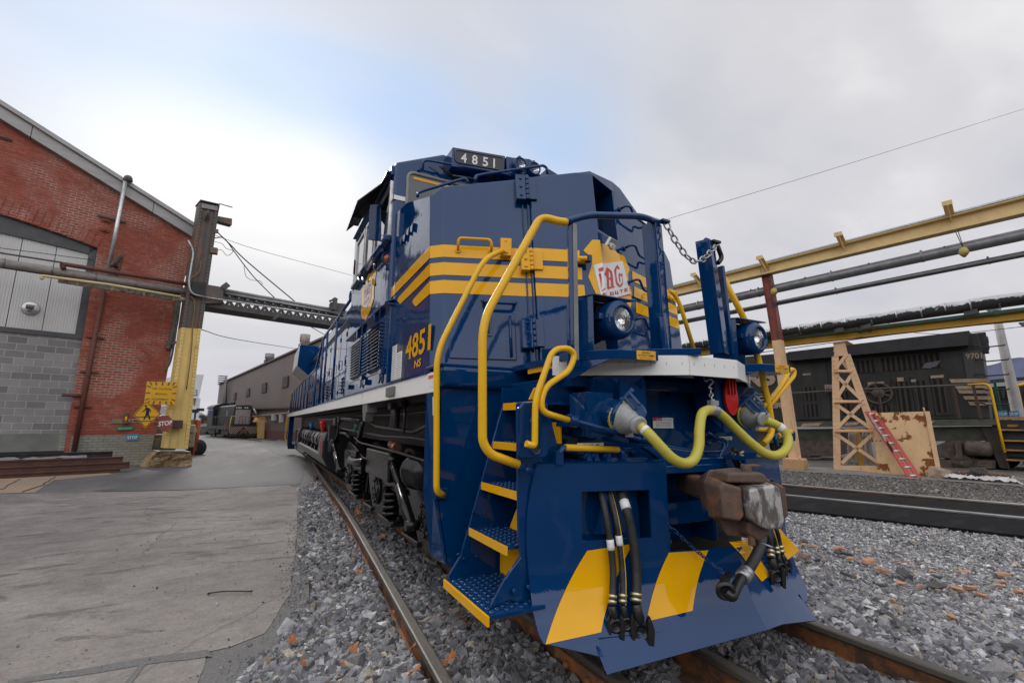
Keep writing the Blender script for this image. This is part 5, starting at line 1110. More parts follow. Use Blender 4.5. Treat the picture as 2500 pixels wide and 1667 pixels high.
# --- underframe, tank, trucks
m = MB(); m.bx((-1.0, .95, 1.05), (1.0, 21.0, 1.60)); m.bx((-1.3, 1.0, 1.50), (1.3, 21.0, 1.60)); m.bx((-.35, 1.2, .55), (.35, 7.0, 1.05)); m.build('underframe', DIRTYBLK, loco)
YT0, YT1 = 8.1, 15.2
m = MB(); tk = [(-1.0, .22), (-1.36, .42), (-1.46, .62), (-1.46, .92), (-1.40, 1.12), (-1.1, 1.16), (1.1, 1.16), (1.46, .9), (1.36, .42), (1.0, .22)]
m.prism(tk, 'y', YT0, YT0+.75); m.prism([(-1.0, .22), (-1.36, .42), (-1.46, .62), (-1.40, .66), (-1.0, .70), (1.1, 1.1), (1.46, .9), (1.36, .42), (1.0, .22)], 'y', YT0+.75, YT1); m.prism(tk, 'y', YT1, YT1+.5); TANK = m.build('fuel_tank', TANKG, loco, .03, 3)
m = MB(); m.bx((-1.468, 8.42, .55), (-1.462, 8.48, 1.05)); m.build('fuel_gauge', RED, TANK)
for k, y0 in enumerate((8.95, 11.9)):
    m = MB(); m.lathe([(.02, -.02), (.13, .0), (.18, .06), (.19, .10), (.19, 2.5), (.18, 2.56), (.13, 2.62), (.02, 2.64)], (-1.26, y0, .92), (0, 1, 0), 24); a = m.build('air_reservoir', BLK, loco)
    m = MB()
    for y in (.4, 1.25, 2.1): m.tube([V((-1.26+.197*math.cos(t), y0+y, .92+.197*math.sin(t))) for t in np.linspace(0, 2*math.pi, 25)[:-1]], .014, 5, True)
    m.build('reservoir_strap', BLK, a)
    m = MB()
    for y in (.4, 1.25, 2.1): m.box((-1.28, y0+y, .70), (.26, .14, .12))
    m.build('reservoir_saddle', BLK, a, .01)
m = MB(); m.cyl((-1.40, 8.6, 1.12), (-1.46, 8.45, 1.32), .055, n=12); m.box((-1.44, 8.5, 1.25), (.09, .12, .10)); m.build('red_filler_cap', RED, TANK, .01)
m = MB(); m.cyl((-1.3, 12.6, 1.12), (-1.3, 12.6, 1.28), .05, n=10); m.build('blue_filler_cap', M_('bright_blue_cap', (.02, .18, .55), .4), TANK)
AX = (1.85, 3.85, 5.95)
def wheelset(y):
    m = MB()
    for s in (-1, 1):
        m.lathe([(.06, .0), (.16, .0), (.20, -.02), (.40, -.03), (.43, .0), (.50, .0), (.515, -.10), (.55, -.125), (.55, -.14), (.40, -.14), (.1, -.12)], (s*.87, y, .50), (s, 0, 0), 40)
    m.cyl((-.8, y, .50), (.8, y, .50), .10, n=14); return m
for k, y in enumerate(AX): o = wheelset(y).build('wheelset', M_('dark_wheel_steel', (.03, .028, .026), .45, .5) if k == 0 else bpy.data.materials['dark_wheel_steel'], loco)
for y in (16.2, 18.2, 20.0): wheelset(y).build('wheelset', bpy.data.materials['dark_wheel_steel'], loco)
def truck(y0):
    m = MB(); xa, xb = -1.20, -1.06
    top = [(-.95, .86), (-.95, .98), (-.5, 1.0), (.2, .92), (1.2, .80), (2.2, .80), (3.4, .80), (4.1, .92), (4.7, .98), (5.0, .92), (5.0, .78)]
    low = [(4.6, .70), (3.9, .62), (3.2, .60), (2.6, .62), (1.4, .60), (.7, .62), (-.4, .72)]
    Y = lambda l: [(y0+a, b) for a, b in l]
    m.prism(Y(top+low), 'x', xa, xb)
    for ya in (0, 2.0, 4.1):
        m.prism(Y([(ya-.42, .86), (ya-.34, .42), (ya-.29, .26), (ya-.20, .205), (ya+.22, .205), (ya+.30, .26), (ya+.55, .5), (ya+.75, .84)]), 'x', xa-.05, xb)
        if ya != 0: m.prism(Y([(ya-.90, .28), (ya-.92, .26), (ya-.85, .205), (ya-.2, .205), (ya-.2, .25), (ya-.80, .26)]), 'x', xa-.09, xb+.02); m.prism(Y([(ya-.95, .56), (ya-.2, .60), (ya-.2, .72), (ya-.95, .72)]), 'x', xa-.06, xb)
        if ya < 4: m.prism(Y([(ya+.22, .205), (ya+.75, .215), (ya+.78, .24), (ya+.22, .26)]), 'x', xa-.08, xb+.02)
    m.prism(Y([(.55, .60), (1.15, .58), (1.1, .34), (.75, .36)]), 'x', xa-.02, xb)
    T_ = m.build('truck_frame', BLK, loco, .02, 3)
    for ya in (0, 2.0, 4.1):
        m = MB(); c = V((xa-.05, y0+ya, .49)); m.lathe([(.0, .055), (.09, .055), (.10, .05), (.10, .03), (.16, .03), (.17, .02), (.17, 0)], c, (-1, 0, 0), 24)
        for t in np.linspace(0, 2*math.pi, 9)[:-1]: m.bolt(c+V((-.03, .135*math.cos(t), .135*math.sin(t))), (-1, 0, 0), .022, .02)
        for t in np.linspace(.4, 2*math.pi+.4, 4)[:-1]: m.bolt(c+V((-.055, .05*math.cos(t), .05*math.sin(t))), (-1, 0, 0), .016, .015)
        m.build('axle_box', BLK, T_)
        for d in ((-.60,) if ya else ()):
            pts = [V((xa-.01+.095*math.cos(t), y0+ya+d+.095*math.sin(t), .27+.31*t/(2*math.pi*4.5))) for t in np.linspace(0, 2*math.pi*4.5, 90)]
            m = MB(); m.tube(pts, .024, 6); m.build('coil_spring', BLK, T_)
    m = MB(); m.bx((xa-.17, y0+1.05, .68), (xa+.02, y0+2.25, .99)); m.build('bolster_box', BLK, T_, .02)
    for a, b in (((y0+.95, .92), (y0+.15, .42)), ((y0+5.5, .95), (y0+4.5, .52))):
        a, b = V((xa-.16, *a)), V((xa-.16, *b)); mid = a.lerp(b, .45); m = MB(); m.cyl(a, mid, .035, n=10); m.cyl(mid, b, .05, n=12)
        for p in (a, b): m.cyl(p+V((-.05, 0, 0)), p+V((.1, 0, 0)), .045, n=10)
        m.build('damper', BLK, T_)
    m = MB(); m.lathe([(.02, -.02), (.12, 0), (.15, .03), (.15, .30), (.165, .31), (.165, .36), (.15, .37), (.15, .42), (.05, .46)], (xa-.06, y0+.0, .86), (0, 1, 0), 22); m.cyl((xa-.06, y0-.3, .86), (xa-.06, y0, .86), .03, n=10); m.build('brake_cylinder', BLK, T_)
    m = MB(); m.tube(fillet([(xa-.18, y0+2.35, .80), (xa-.22, y0+2.6, .78), (xa-.22, y0+3.2, .76), (xa-.12, y0+3.3, .76)], .1), .05, 10); m.box((xa-.2, y0+2.9, .77), (.06, .7, .09)); m.build('tow_lug', BLK, T_, .01)
    m = MB()
    for ya in (-.62, 1.35, 3.3): m.box((xa+.22, y0+ya, .42), (.14, .12, .42)); m.tube([(xa+.1, y0+ya-.1, .95), (xa+.05, y0+ya-.12, .3)], .025, 8); m.box((xa+.05, y0+ya-.12, .25), (.1, .08, .1))
    m.build('brake_rigging', BLK, T_, .01)
truck(1.85); 
m = MB(); m.prism([(15.7, .3), (15.7, 1.0), (20.6, 1.0), (20.6, .3), (20, .2), (16.2, .2)], 'x', -1.2, -1.05); m.build('truck_frame', BLK, loco, .02)
# pipes and valves under the sill
PIPE = M_('satin_black_pipe', (.035, .035, .037), .35, .3)
def pipe(pts, r, mat=PIPE, name='air_pipe'): m = MB(); m.tube(fillet(pts, .08), r, 8); return m.build(name, mat, loco)
pipe([(-1.28, .98, 1.30), (-1.28, 1.6, 1.33), (-1.28, 2.3, 1.22), (-1.28, 4.0, 1.26), (-1.28, 4.6, 1.33), (-1.28, 7.5, 1.36), (-1.28, 11, 1.38)], .022)
pipe([(-1.32, 1.0, 1.14), (-1.32, 2.2, 1.17), (-1.32, 3.4, 1.15), (-1.32, 6.8, 1.2)], .013); pipe([(-1.24, 1.0, 1.42), (-1.24, 3.6, 1.40), (-1.24, 8, 1.42)], .016); pipe([(-1.36, 1.05, .98), (-1.36, 2.9, 1.02), (-1.36, 4.6, 1.03), (-1.36, 5.1, 1.09)], .012)
pipe([(-1.34, 4.6, 1.35), (-1.36, 4.55, 1.28), (-1.33, 4.95, 1.02)], .034); pipe([(-1.38, 4.55, 1.33), (-1.38, 5.4, 1.36), (-1.36, 6.5, 1.37)], .028); pipe([(-1.36, 6.8, 1.33), (-1.34, 7.0, 1.1), (-1.34, 7.4, .9)], .02)
pipe([(-1.30, 5.9, 1.06), (-1.30, 6.3, 1.12), (-1.30, 7.2, 1.12), (-1.30, 7.4, 1.0)], .025); pipe([(-1.34, 2.45, 1.5), (-1.34, 2.45, 1.2)], .014)
m = MB(); m.cyl((-1.36, 2.75, 1.25), (-1.36, 2.75, 1.46), .05, n=14); m.box((-1.36, 2.75, 1.48), (.14, .12, .07)); m.box((-1.33, 2.6, 1.5), (.08, .2, .05)); m.build('air_filter', PIPE, loco, .01)
m = MB(); m.box((-1.36, 7.55, 1.1), (.14, .14, .3)); m.cyl((-1.36, 7.55, .75), (-1.36, 7.55, .98), .06, n=12); m.box((-1.36, 7.05, 1.32), (.1, .3, .12)); m.box((-1.36, 6.6, 1.36), (.09, .12, .09)); m.build('drain_valve', PIPE, loco, .008)
m = MB(); m.bx((-1.54, 3.35, 1.42), (-1.42, 3.62, 1.535)); m.slab([V((-1.54, 3.4, 1.42)), V((-1.54, 3.6, 1.42)), V((-1.54, 3.55, 1.32)), V((-1.54, 3.45, 1.32))], (.1, 0, 0)); m.build('jacking_pad', GREYPIPE, loco, .006)
m = MB(); m.cyl((-1.18, 3.3, 1.02), (-1.18, 3.55, 1.05), .055, n=14); m.build('copper_cartridge', M_('copper_pink', (.45, .22, .15), .4, .7), loco)
m = MB()
for p in ((-1.37, 7.3, 1.36), (-1.34, 5.2, 1.28)): m.bar(p, V(p)+V((0, .06, -.12)), .02, .02); m.bar(p, V(p)+V((0, -.12, -.03)), .02, .02)
m.build('green_valve_handle', M_('green_valve_paint', (.02, .28, .16), .45), loco)
m = MB(); m.bx((-1.1, 1.15, .35), (-1.0, 1.45, .75)); m.slab([V((-1.15, 1.05, .18)), V((-1.15, 1.30, .18)), V((-1.15, 1.3, .8)), V((-1.15, 1.1, .8))], (.05, 0, 0)); m.build('rail_guard', BLK, loco, .01)

# ------------------------------------------------------------------ yellow jumper cable plugged across the front
jc = thing('jumper_cable', 'thick yellow jumper cable with grey plugs sagging across the locomotive front', 'cable')
P_ = [A(Z9, 850, 455, 'y', -.20), A(Z9, 930, 530, 'y', -.25), A(Z9, 1030, 640, 'y', -.28), A(Z9, 1140, 750, 'y', -.30), A(Z9, 1250, 800, 'y', -.30), A(Z9, 1340, 765, 'y', -.30), A(Z9, 1388, 640, 'y', -.29), A(Z9, 1395, 480, 'y', -.27), A(Z9, 1425, 335, 'y', -.25), A(Z9, 1525, 308, 'y', -.23), A(Z9, 1620, 370, 'y', -.22), A(Z9, 1730, 480, 'y', -.22), A(Z9, 1870, 610, 'y', -.24), A(Z9, 2000, 705, 'y', -.26), A(Z9, 2110, 725, 'y', -.27), A(Z9, 2195, 670, 'y', -.26), A(Z9, 2215, 570, 'y', -.24), A(Z9, 2150, 470, 'y', -.21), A(Z9, 2010, 400, 'y', -.16)]
m = MB(); CP = catmull(P_, 10); m.tube(CP, .0295, 16); m.build('cable_sheath', CABLE, jc)
def plug(c0, c1, s):
    d = (c1-c0); L_ = d.length; d.normalize(); m = MB(); m.lathe([(.0, .0), (.092, 0), (.095, .02), (.088, .05), (.066, L_*.45), (.046, L_*.70), (.042, L_*.78), (.052, L_*.80), (.052, L_*.93), (.040, L_*.96)], c0, d, 24); m.box(c0+d*.015+V((.03, 0, -.095)), (.04, .03, .03)); o = m.build('plug', PLUGG, jc); m = MB(); m.lathe([(.096, -.012), (.104, -.010), (.104, .006), (.096, .008)], c0, d, 24); m.build('plug_seal', CABLE, o)
plug(A(Z9, 690, 375, 'y', -.035), P_[0], -1); plug(A(Z9, 1865, 345, 'y', -.01), P_[-1], 1)
m = MB(); d = CP[92]-CP[88]; m.tube(CP[87:94], .033, 16); m.box(CP[90]+V((0, 0, .045)), (.07, .03, .03)); m.build('hanger_clamp', STEEL, jc)
m = MB(); m.tube(CP[4:8], .0305, 16); m.tube(CP[168:173], .0305, 16); m.build('white_tag', WHITE, jc)
t0 = A(Z9, 1480, 30, 'y', -.10); m = chain([A(Z9, 1495, 120, 'y', -.12), A(Z9, 1508, 200, 'y', -.17), CP[90]+V((0, 0, .05))], .042, .012, .005); m.tube(catmull([A(Z9, 1435, 0, 'y', -.08), A(Z9, 1450, 40, 'y', -.1), A(Z9, 1490, 20, 'y', -.1), A(Z9, 1520, 40, 'y', -.1), A(Z9, 1500, 70, 'y', -.1), A(Z9, 1480, 95, 'y', -.11), A(Z9, 1510, 110, 'y', -.12)], 6), .006, 6); m.build('hanger_chain', STEEL, jc)
# ------------------------------------------------------------------ ground, road, pavement
GRITM = M_('dark_gritty_asphalt', (.115, .113, .11), .9, var=(60, (.20, .195, .185), .45, .75), bump=(70, .006))
def wb(m, name, mat, root, **k):          # build a part from world coordinates under a thing standing anywhere
    m.v = [tuple(V(p)-V(root.location)) for p in m.v]; return m.build(name, mat, root, **k)
def flat(name, pts, z, mat, sub=None): m = MB(); m.poly([(p[0], p[1], z) for p in pts]); return struct(name, m, mat)
flat('ground', [(-3500, -3500), (3500, -3500), (3500, 3500), (-3500, 3500)], -.175, GROUND)
G = lambda x, y, z=-.1: at(x, y, 'z', z)
se = [G(*p) for p in ((727, 1192), (724, 1325), (709, 1447), (680, 1490), (643, 1546), (570, 1575), (504, 1590), (500, 1620), (470, 1700))]; ge = [G(*p) for p in ((727, 1192), (727, 1330), (717, 1440), (712, 1496), (686, 1562), (610, 1611), (577, 1667), (540, 1710))]
stp = [G(-10, 1207), G(250, 1201), G(470, 1196), G(620, 1187), G(700, 1183)]
V2 = lambda p: (p.x, p.y)
def ragged(pts, amp, k=9):
    o = []
    for a, b in zip(pts[:-1], pts[1:]):
        for j in range(k):
            p = V(a).lerp(V(b), j/k); s = mnoise.noise(V((p.x*3.1, p.y*3.1, 0)))*amp+mnoise.noise(V((p.x*11, p.y*11, 4)))*amp*.5; o.append(V((p.x+s, p.y+s*.6, 0)))
    o.append(V(pts[-1])); return o
slab_poly = [V2(p) for p in stp]+[V2(p) for p in ragged(se, .018)]+[(-3.2, -6), (-30, -6), (-30, 9)]
flat('pavement', slab_poly, -.100, CONC)
flat('pavement_edge', [V2(p) for p in se]+[V2(p+V((.12, 0, 0))) for p in ge[::-1]], -.1035, GRITM)
m = MB(); st_ = ragged([G(*p) for p in ((512, 1584), (350, 1606), (200, 1632), (20, 1660))], .02); sb_ = ragged([G(*p) for p in ((520, 1602), (400, 1615), (230, 1643), (20, 1674))], .02)
m.poly([(p.x, p.y, -.097) for p in st_+sb_[::-1]]); struct('pavement_joint', m, GRITM)
m = MB(); m.poly([(p.x, p.y, -.0965) for p in [G(345, 1618), G(356, 1622), G(318, 1672), G(300, 1672)]]); struct('pavement_joint', m, GRITM)
asph = [(-60, 8), (-30, 8), V2(stp[0]+V((0, -.5, 0))), V2(stp[2]+V((0, -.5, 0))), V2(stp[4]+V((0, -.3, 0)))]+[V2(p) for p in ragged([G(735, 1200), G(760, 1178), G(766, 1158), V((-1.28, 10.0, 0)), V((-.9, 11.0, 0))], .06)]+[(6, 11), (10, 75), (-60, 75)]
flat('road', asph, -.1045, ASPH)
dk = [G(225, 1198), G(330, 1186), G(470, 1172), G(620, 1150), G(720, 1122), G(752, 1120), G(742, 1160), G(728, 1184), G(600, 1188), G(470, 1195), G(350, 1198)]
flat('road_patch', [V2(p) for p in ragged(dk+[dk[0]], .07)], -.0965, DKASPH)
ap = [G(-5, 1204), G(-5, 1168), G(130, 1160), G(262, 1152), G(275, 1158), G(130, 1172), G(85, 1202)]
flat('pavement_apron', [V2(p) for p in ap], -.098, TANCONC)
m = MB(); m.tube([(p.x, p.y, -.094) for p in ragged([G(52, 1202), G(100, 1186), G(134, 1163)], .05)], .012, 4); m.tube([(p.x, p.y, -.094) for p in ragged([G(5, 1195), G(28, 1180), G(50, 1170)], .05)], .010, 4); struct('pavement_crack', m, DIRT)
m = MB(); m.poly([G(615, 1078, -.100), G(618, 1076.5, -.100), G(735, 1126, -.100), G(726, 1128, -.100)]); struct('road_line', m, LTCONC)
# right-hand yard
NR, DR = V((.949, .316, 0)), V((-.316, .949, 0))          # across / along the neighbouring track
def yard(a, b, l0=-25, l1=45): return [V2(NR*a+DR*l0), V2(NR*b+DR*l0), V2(NR*b+DR*l1), V2(NR*a+DR*l1)]
flat('yard_dirt', yard(9.05, 14.2), -.150, DIRT); flat('yard_pavement', yard(14.2, 16.6), -.130, LTCONC); flat('yard_ground', yard(16.6, 40), -.160, DIRT)

# ------------------------------------------------------------------ rails
def rail_obj(path, label, head=.036, web=.009, foot=.07, h=.17, name='rail', mat=None):
    prof = [(-head, 0), (-head, -.030), (-web, -.045), (-web, -h+.03), (-foot, -h+.012), (-foot, -h), (foot, -h), (foot, -h+.012), (web, -h+.03), (web, -.045), (head, -.030), (head, 0), (head*.7, .006), (-head*.7, .006)]
    P_ = [V(p) for p in path]; m = MB(); n_ = len(prof); V_ = []
    for i, p in enumerate(P_):
        t = (P_[min(i+1, len(P_)-1)]-P_[max(i-1, 0)]).normalized(); s = V((t.y, -t.x, 0))
        V_ += [p+s*a+V((0, 0, b)) for a, b in prof]
    F_ = [(i*n_+j, i*n_+(j+1) % n_, (i+1)*n_+(j+1) % n_, (i+1)*n_+j) for i in range(len(P_)-1) for j in range(n_)]
    F_ += [list(range(n_)), list(range((len(P_)-1)*n_, len(P_)*n_))]
    m.add(V_, F_); o = m.build(name, mat or RAIL, None, .004); tag(o, label, 'rail', 'rails of the yard tracks'); return o
XL, XB = -.835, .80
RL = rail_obj([(XL, y, 0) for y in (-6, 0, 6, 14, 26)], 'rail under the left wheels of the blue locomotive, rusty joint bar by the steps')
RB = rail_obj([(XB, y, 0) for y in (-8, 0, 6, 14, 26)], 'big rusty rail in the lower right corner running out from under the plough')
fpts = [(-1.84, -3.2, 0), (-1.665, 0, 0), (-1.433, 3.87, 0), (-1.30, 6.6, 0), (-1.174, 9.98, 0), (-.95, 15, 0)]
rail_obj(catmull(fpts, 5), 'rail with dark worn head curving through the grey gravel left of the locomotive')
apts = [(-.355, -3.2, 0), (-.185, -.1, 0), (.04, 3.87, 0), (.17, 6.6, 0), (.30, 9.98, 0)]
rail_obj(catmull(apts, 5), 'short visible rail between the two locomotive rails under the snow plough')
r1a, r1b = at(1900, 1205, 'z', 0), at(2500, 1262, 'z', 0); r2a, r2b = at(1900, 1180, 'z', 0), at(2500, 1230, 'z', 0)
for a, b, lb in ((r1a, r1b, 'nearer shiny rail of the neighbouring track, beside the black rubber edge'), (r2a, r2b, 'farther shiny rail of the neighbouring track, beside the cinder strip')):
    d = (b-a).normalized(); rail_obj([a-d*14, a, b, b+d*12], lb, mat=RAIL2)
d = (r1b-r1a).normalized(); s = V((-d.y, d.x, 0)); s = s if s.x > 0 else -s
def strip(a, e0, e1, z0, z1, nm, wob=0):
    m = MB(); P0, P1 = [], []
    for t in np.linspace(-14, 18, 60): P0.append(a+d*t+s*e0+V((0, 0, z0))); P1.append(a+d*t+s*(e1)+V((0, 0, z1+wob*mnoise.noise(V((t*.7, 0, 0))))))
    for i in range(59): m.poly([P0[i], P0[i+1], P1[i+1], P1[i]]); 
    if wob:
        for i in range(59): m.poly([P0[i], P0[i+1], P0[i+1]-V((0, 0, .08)), P0[i]-V((0, 0, .08))])
    return struct(nm, m, MAT_R)
eb = at(1905, 1240, 'z', -.09); wdt = (eb-r1a).dot(s)
strip(r1a, wdt-.02, -.045, -.085, -.03, 'track_edge_panel', .012); strip(r1a, .06, 1.55, -.045, -.045, 'track_centre_panel')
# joint bar, spikes on the near rails
m = MB(); a, b = A(Z7, 575, 1440, 'x', XL-.03), A(Z7, 850, 1480, 'x', XL-.03); m.bx((XL-.042, -.35, -.135), (XL-.012, .45, -.045))
for y in (-.25, -.08, .1, .3): m.bolt((XL-.042, y, -.09), (-1, 0, 0), .024, .03)
m.build('joint_bar', RUSTPLATE, RL, .006)
m = MB()
for y in np.arange(-3, 8, .55):
    m.box((XL-.075, y, -.155), (.035, .03, .035)); m.box((XB-.08, y+.1, -.155), (.035, .03, .035)); m.box((XB-.1, y+.1, -.167), (.16, .2, .012))
m.build('rail_spike', RUSTPLATE, RB)

# ------------------------------------------------------------------ crushed stone: one mass nobody could count
def in_view(x, y, z, mrg=.12):
    dx = np.stack([x-CAM[0], y-CAM[1], z-CAM[2]], -1); dz = dx@_f; u = FPX*(dx@_r)/np.maximum(dz, 1e-3); v = FPX*(dx@_u)/np.maximum(dz, 1e-3)
    return (dz > .2) & (np.abs(u) < W0/2*(1+mrg)) & (np.abs(v) < H0/2*(1+mrg))
def inpoly(x, y, poly):
    p = np.array([(a[0], a[1]) for a in poly]); r_ = np.zeros(len(x), bool); j = len(p)-1
    for i in range(len(p)):
        c = ((p[i, 1] > y) != (p[j, 1] > y)) & (x < (p[j, 0]-p[i, 0])*(y-p[i, 1])/(p[j, 1]-p[i, 1]+1e-12)+p[i, 0]); r_ ^= c; j = i
    return r_
protos = []
for k in range(14):
    bm = bmesh.new(); sq_ = (1, random.uniform(.6, 1), random.uniform(.38, .8))
    for i in range(8): bm.verts.new(tuple((1 if i >> k_ & 1 else -1)*sq_[k_]*random.uniform(.34, .98) for k_ in range(3)))
    for i in range(2): v_ = V(rng.normal(size=3)).normalized(); bm.verts.new((v_.x*sq_[0]*1.02, v_.y*sq_[1]*1.02, v_.z*sq_[2]*1.02))
    rr_ = bmesh.ops.convex_hull(bm, input=bm.verts); bmesh.ops.delete(bm, geom=[v_ for v_ in bm.verts if not v_.link_faces], context='VERTS'); bmesh.ops.triangulate(bm, faces=bm.faces)
    bm.verts.index_update(); protos.append((np.array([v_.co[:] for v_ in bm.verts]), np.array([[v_.index for v_ in f.verts] for f in bm.faces]))); bm.free()
PAL = np.array([(.188, .19, .208), (.145, .147, .162), (.262, .265, .28), (.10, .102, .11), (.36, .365, .38), (.21, .208, .21), (.32, .285, .235), (.46, .46, .465), (.27, .215, .165)])
PW = np.array([.23, .18, .18, .09, .10, .12, .05, .035, .015]); PW = PW/PW.sum()
def stones(name, X, Y, Z, S, label, tint=None, lift=1):
    n_ = len(X); kind = rng.integers(0, len(protos), n_); vs, fs, cs, base = [], [], [], 0
    q_ = rng.normal(size=(n_, 4)); q_[:, 1:3] *= .45; q_ /= np.linalg.norm(q_, axis=1, keepdims=True); w_, x_, y_, z_ = q_.T
    Rm = np.stack([1-2*(y_*y_+z_*z_), 2*(x_*y_-z_*w_), 2*(x_*z_+y_*w_), 2*(x_*y_+z_*w_), 1-2*(x_*x_+z_*z_), 2*(y_*z_-x_*w_), 2*(x_*z_-y_*w_), 2*(y_*z_+x_*w_), 1-2*(x_*x_+y_*y_)], -1).reshape(-1, 3, 3)
    col = 1.12*PAL[rng.choice(len(PAL), n_, p=PW)]*rng.uniform(.6, 1.3, (n_, 1))
    if tint is not None: col = col*tint
    for k, (pv, pf_) in enumerate(protos):
        i = np.where(kind == k)[0]
        if not len(i): continue
        vv = np.einsum('nij,kj->nki', Rm[i], pv)*S[i, None, None]+np.stack([X[i], Y[i], Z[i]], -1)[:, None, :]
        vs.append(vv.reshape(-1, 3)); fs.append((pf_[None]+(base+np.arange(len(i))*len(pv))[:, None, None]).reshape(-1, 3)); cs.append(np.repeat(col[i], len(pv), 0)); base += len(i)*len(pv)
    v_, f_, c_ = np.concatenate(vs), np.concatenate(fs), np.concatenate(cs)
    me = bpy.data.meshes.new(name); me.vertices.add(len(v_)); me.vertices.foreach_set('co', v_.astype(np.float32).ravel()); me.loops.add(len(f_)*3); me.loops.foreach_set('vertex_index', f_.astype(np.int32).ravel()); me.polygons.add(len(f_)); me.polygons.foreach_set('loop_start', np.arange(0, len(f_)*3, 3, dtype=np.int32)); me.update(calc_edges=True); me.shade_flat()
    at_ = me.attributes.new('tone', 'FLOAT_COLOR', 'POINT'); at_.data.foreach_set('color', np.concatenate([c_, np.ones((len(c_), 1))], 1).astype(np.float32).ravel())
    me.materials.append(STONE); o = bpy.data.objects.new(name, me); C.objects.link(o); o['kind'] = 'stuff'; o['label'] = label; return o
edge_y = np.array([p.y for p in ge][::-1]); edge_x = np.array([p.x for p in ge][::-1]); oo = np.argsort(edge_y); edge_y, edge_x = edge_y[oo], edge_x[oo]
def scatter(n_, x0, x1, y0, y1, keep, size, zf, near=None):
    x, y = rng.uniform(x0, x1, n_), rng.uniform(y0, y1, n_); z = zf(x, y); k = keep(x, y) & in_view(x, y, z)
    x, y, z = x[k], y[k], z[k]; s = size(x, y)*rng.lognormal(0, .38, len(x)); s = s*.80; return x, y, z+rng.uniform(-.012, .012, len(x)), s
def dist(x, y): return np.hypot(x-CAM[0], y-CAM[1])
fx = lambda y: np.interp(y, [p[1] for p in fpts], [p[0] for p in fpts]); axx = lambda y: np.interp(y, [p[1] for p in apts], [p[0] for p in apts])
def offrail(x, y, g=.055): return (np.abs(x-XL) > g) & (np.abs(x-XB) > g) & (np.abs(x-fx(y)) > g) & ((np.abs(x-axx(y)) > g) | (y > 10))
patch = [G(1640, 1667, -.16), G(1700, 1600, -.16), G(1775, 1610, -.16), G(1835, 1667, -.16), G(1835, 1720, -.16), G(1640, 1720, -.16)]
flat('track_dirt', [V2(p) for p in ragged(patch+[patch[0]], .03)], -.150, RUSTDIRT)
zl = lambda x, y: np.where(x < fx(y), -.118+.018*np.sin(x*3+y*2.2), -.135)+.012*np.sin(7*x+3*y)
kL = lambda x, y: (x > np.interp(y, edge_y, edge_x)+.05*rng.random(len(x))-.0) & (x < .9) & offrail(x, y) & ~inpoly(x, y, patch) & ~inpoly(x, y, asph)
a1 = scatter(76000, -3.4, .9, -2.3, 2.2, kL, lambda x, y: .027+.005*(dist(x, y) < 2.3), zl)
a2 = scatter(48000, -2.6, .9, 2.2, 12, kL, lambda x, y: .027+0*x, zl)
cat_ = lambda *t: [np.concatenate(q_) for q_ in zip(*t)]
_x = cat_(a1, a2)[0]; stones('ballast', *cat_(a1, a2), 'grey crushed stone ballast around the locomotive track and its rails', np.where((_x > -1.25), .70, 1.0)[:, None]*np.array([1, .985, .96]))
matx = lambda y: 5.446+(3.06-y)*.381
zr = lambda x, y: -.115+.02*np.sin(1.7*x+.6*y)-.02*np.exp(-((x-.9)/.25)**2)
kR = lambda x, y: (x > XB+.05) & (x < matx(y)-.0) & offrail(x, y)
b1 = scatter(74000, .85, 4.2, -2.6, 3.4, kR, lambda x, y: .029-.0055*np.clip(x-1.2, 0, 2.2), zr)
b2 = scatter(70000, 3.0, 8.0, -2.8, 5.5, kR, lambda x, y: .0165+0*x, zr)
b3 = scatter(5000, .85, 6, 3.4, 9, kR, lambda x, y: .028+0*x, zr)
stones('gravel', *cat_(b1, b2, b3), 'grey gravel between the locomotive track and the neighbouring track', np.array([1.22, 1.20, 1.16]))
kC = lambda x, y: (lambda a: (a > 9.12) & (a < 14.4) & (rng.random(len(x)) < .85))(x*.949+y*.316)
c1 = scatter(44000, 7.5, 16.5, -3, 13, kC, lambda x, y: .022+0*x, lambda x, y: -.145+0*x)
stones('cinders', *c1, 'dark cinder strip behind the neighbouring track', np.array([.62, .58, .52]))
# fine grit along the slab edge
kE = lambda x, y: (lambda e_: ((x > e_-np.clip(.25+.35*(.6-y), .2, .9)*rng.random(len(x))**2.5) | (rng.random(len(x)) < .02)) & (x < e_+.12))(np.interp(y, edge_y, edge_x))
g1 = scatter(40000, -3.9, -1.2, -2.2, 6, kE, lambda x, y: .006+0*x, lambda x, y: -.098+0*x)
stones('grit', *g1, 'fine grey grit along the edge of the concrete', np.array([.85, .85, .85]))
# loose leaves
def leaf(p, s, rz, tilt):
    m = MB(); out = [(0, -.5), (.10, -.42), (.28, -.36), (.20, -.22), (.42, -.12), (.30, .0), (.44, .14), (.26, .22), (.28, .38), (.10, .36), (0, .52)]
    pl_ = [(x, y) for x, y in out]+[(-x, y) for x, y in out[-2:0:-1]]; n_ = len(pl_)
    V_ = [V((x, y, .55*x*x+.18*math.sin(y*5)+.10*abs(x))) for x, y in pl_]+[V((0, -.3, 0.0)), V((0, .0, .02)), V((0, .3, .12))]
    F_ = []
    F_ = [(i, (i+1) % n_, n_+1) for i in range(n_)]
    m.add([v_*s for v_ in V_], F_); m.tube([(0, -.5*s, .06*s), (0, -.9*s, .02*s)], .02*s, 4); o = m.build('fallen_leaf', LEAF); o.location = p; o.rotation_euler = (tilt, random.uniform(-.5, .5), rz)
    tag(o, 'dry brown oak leaf lying on the grey ballast beside the left rails', 'leaf', 'fallen oak leaves on the ballast'); return o
zz6 = (640, 1300, 3.0947)
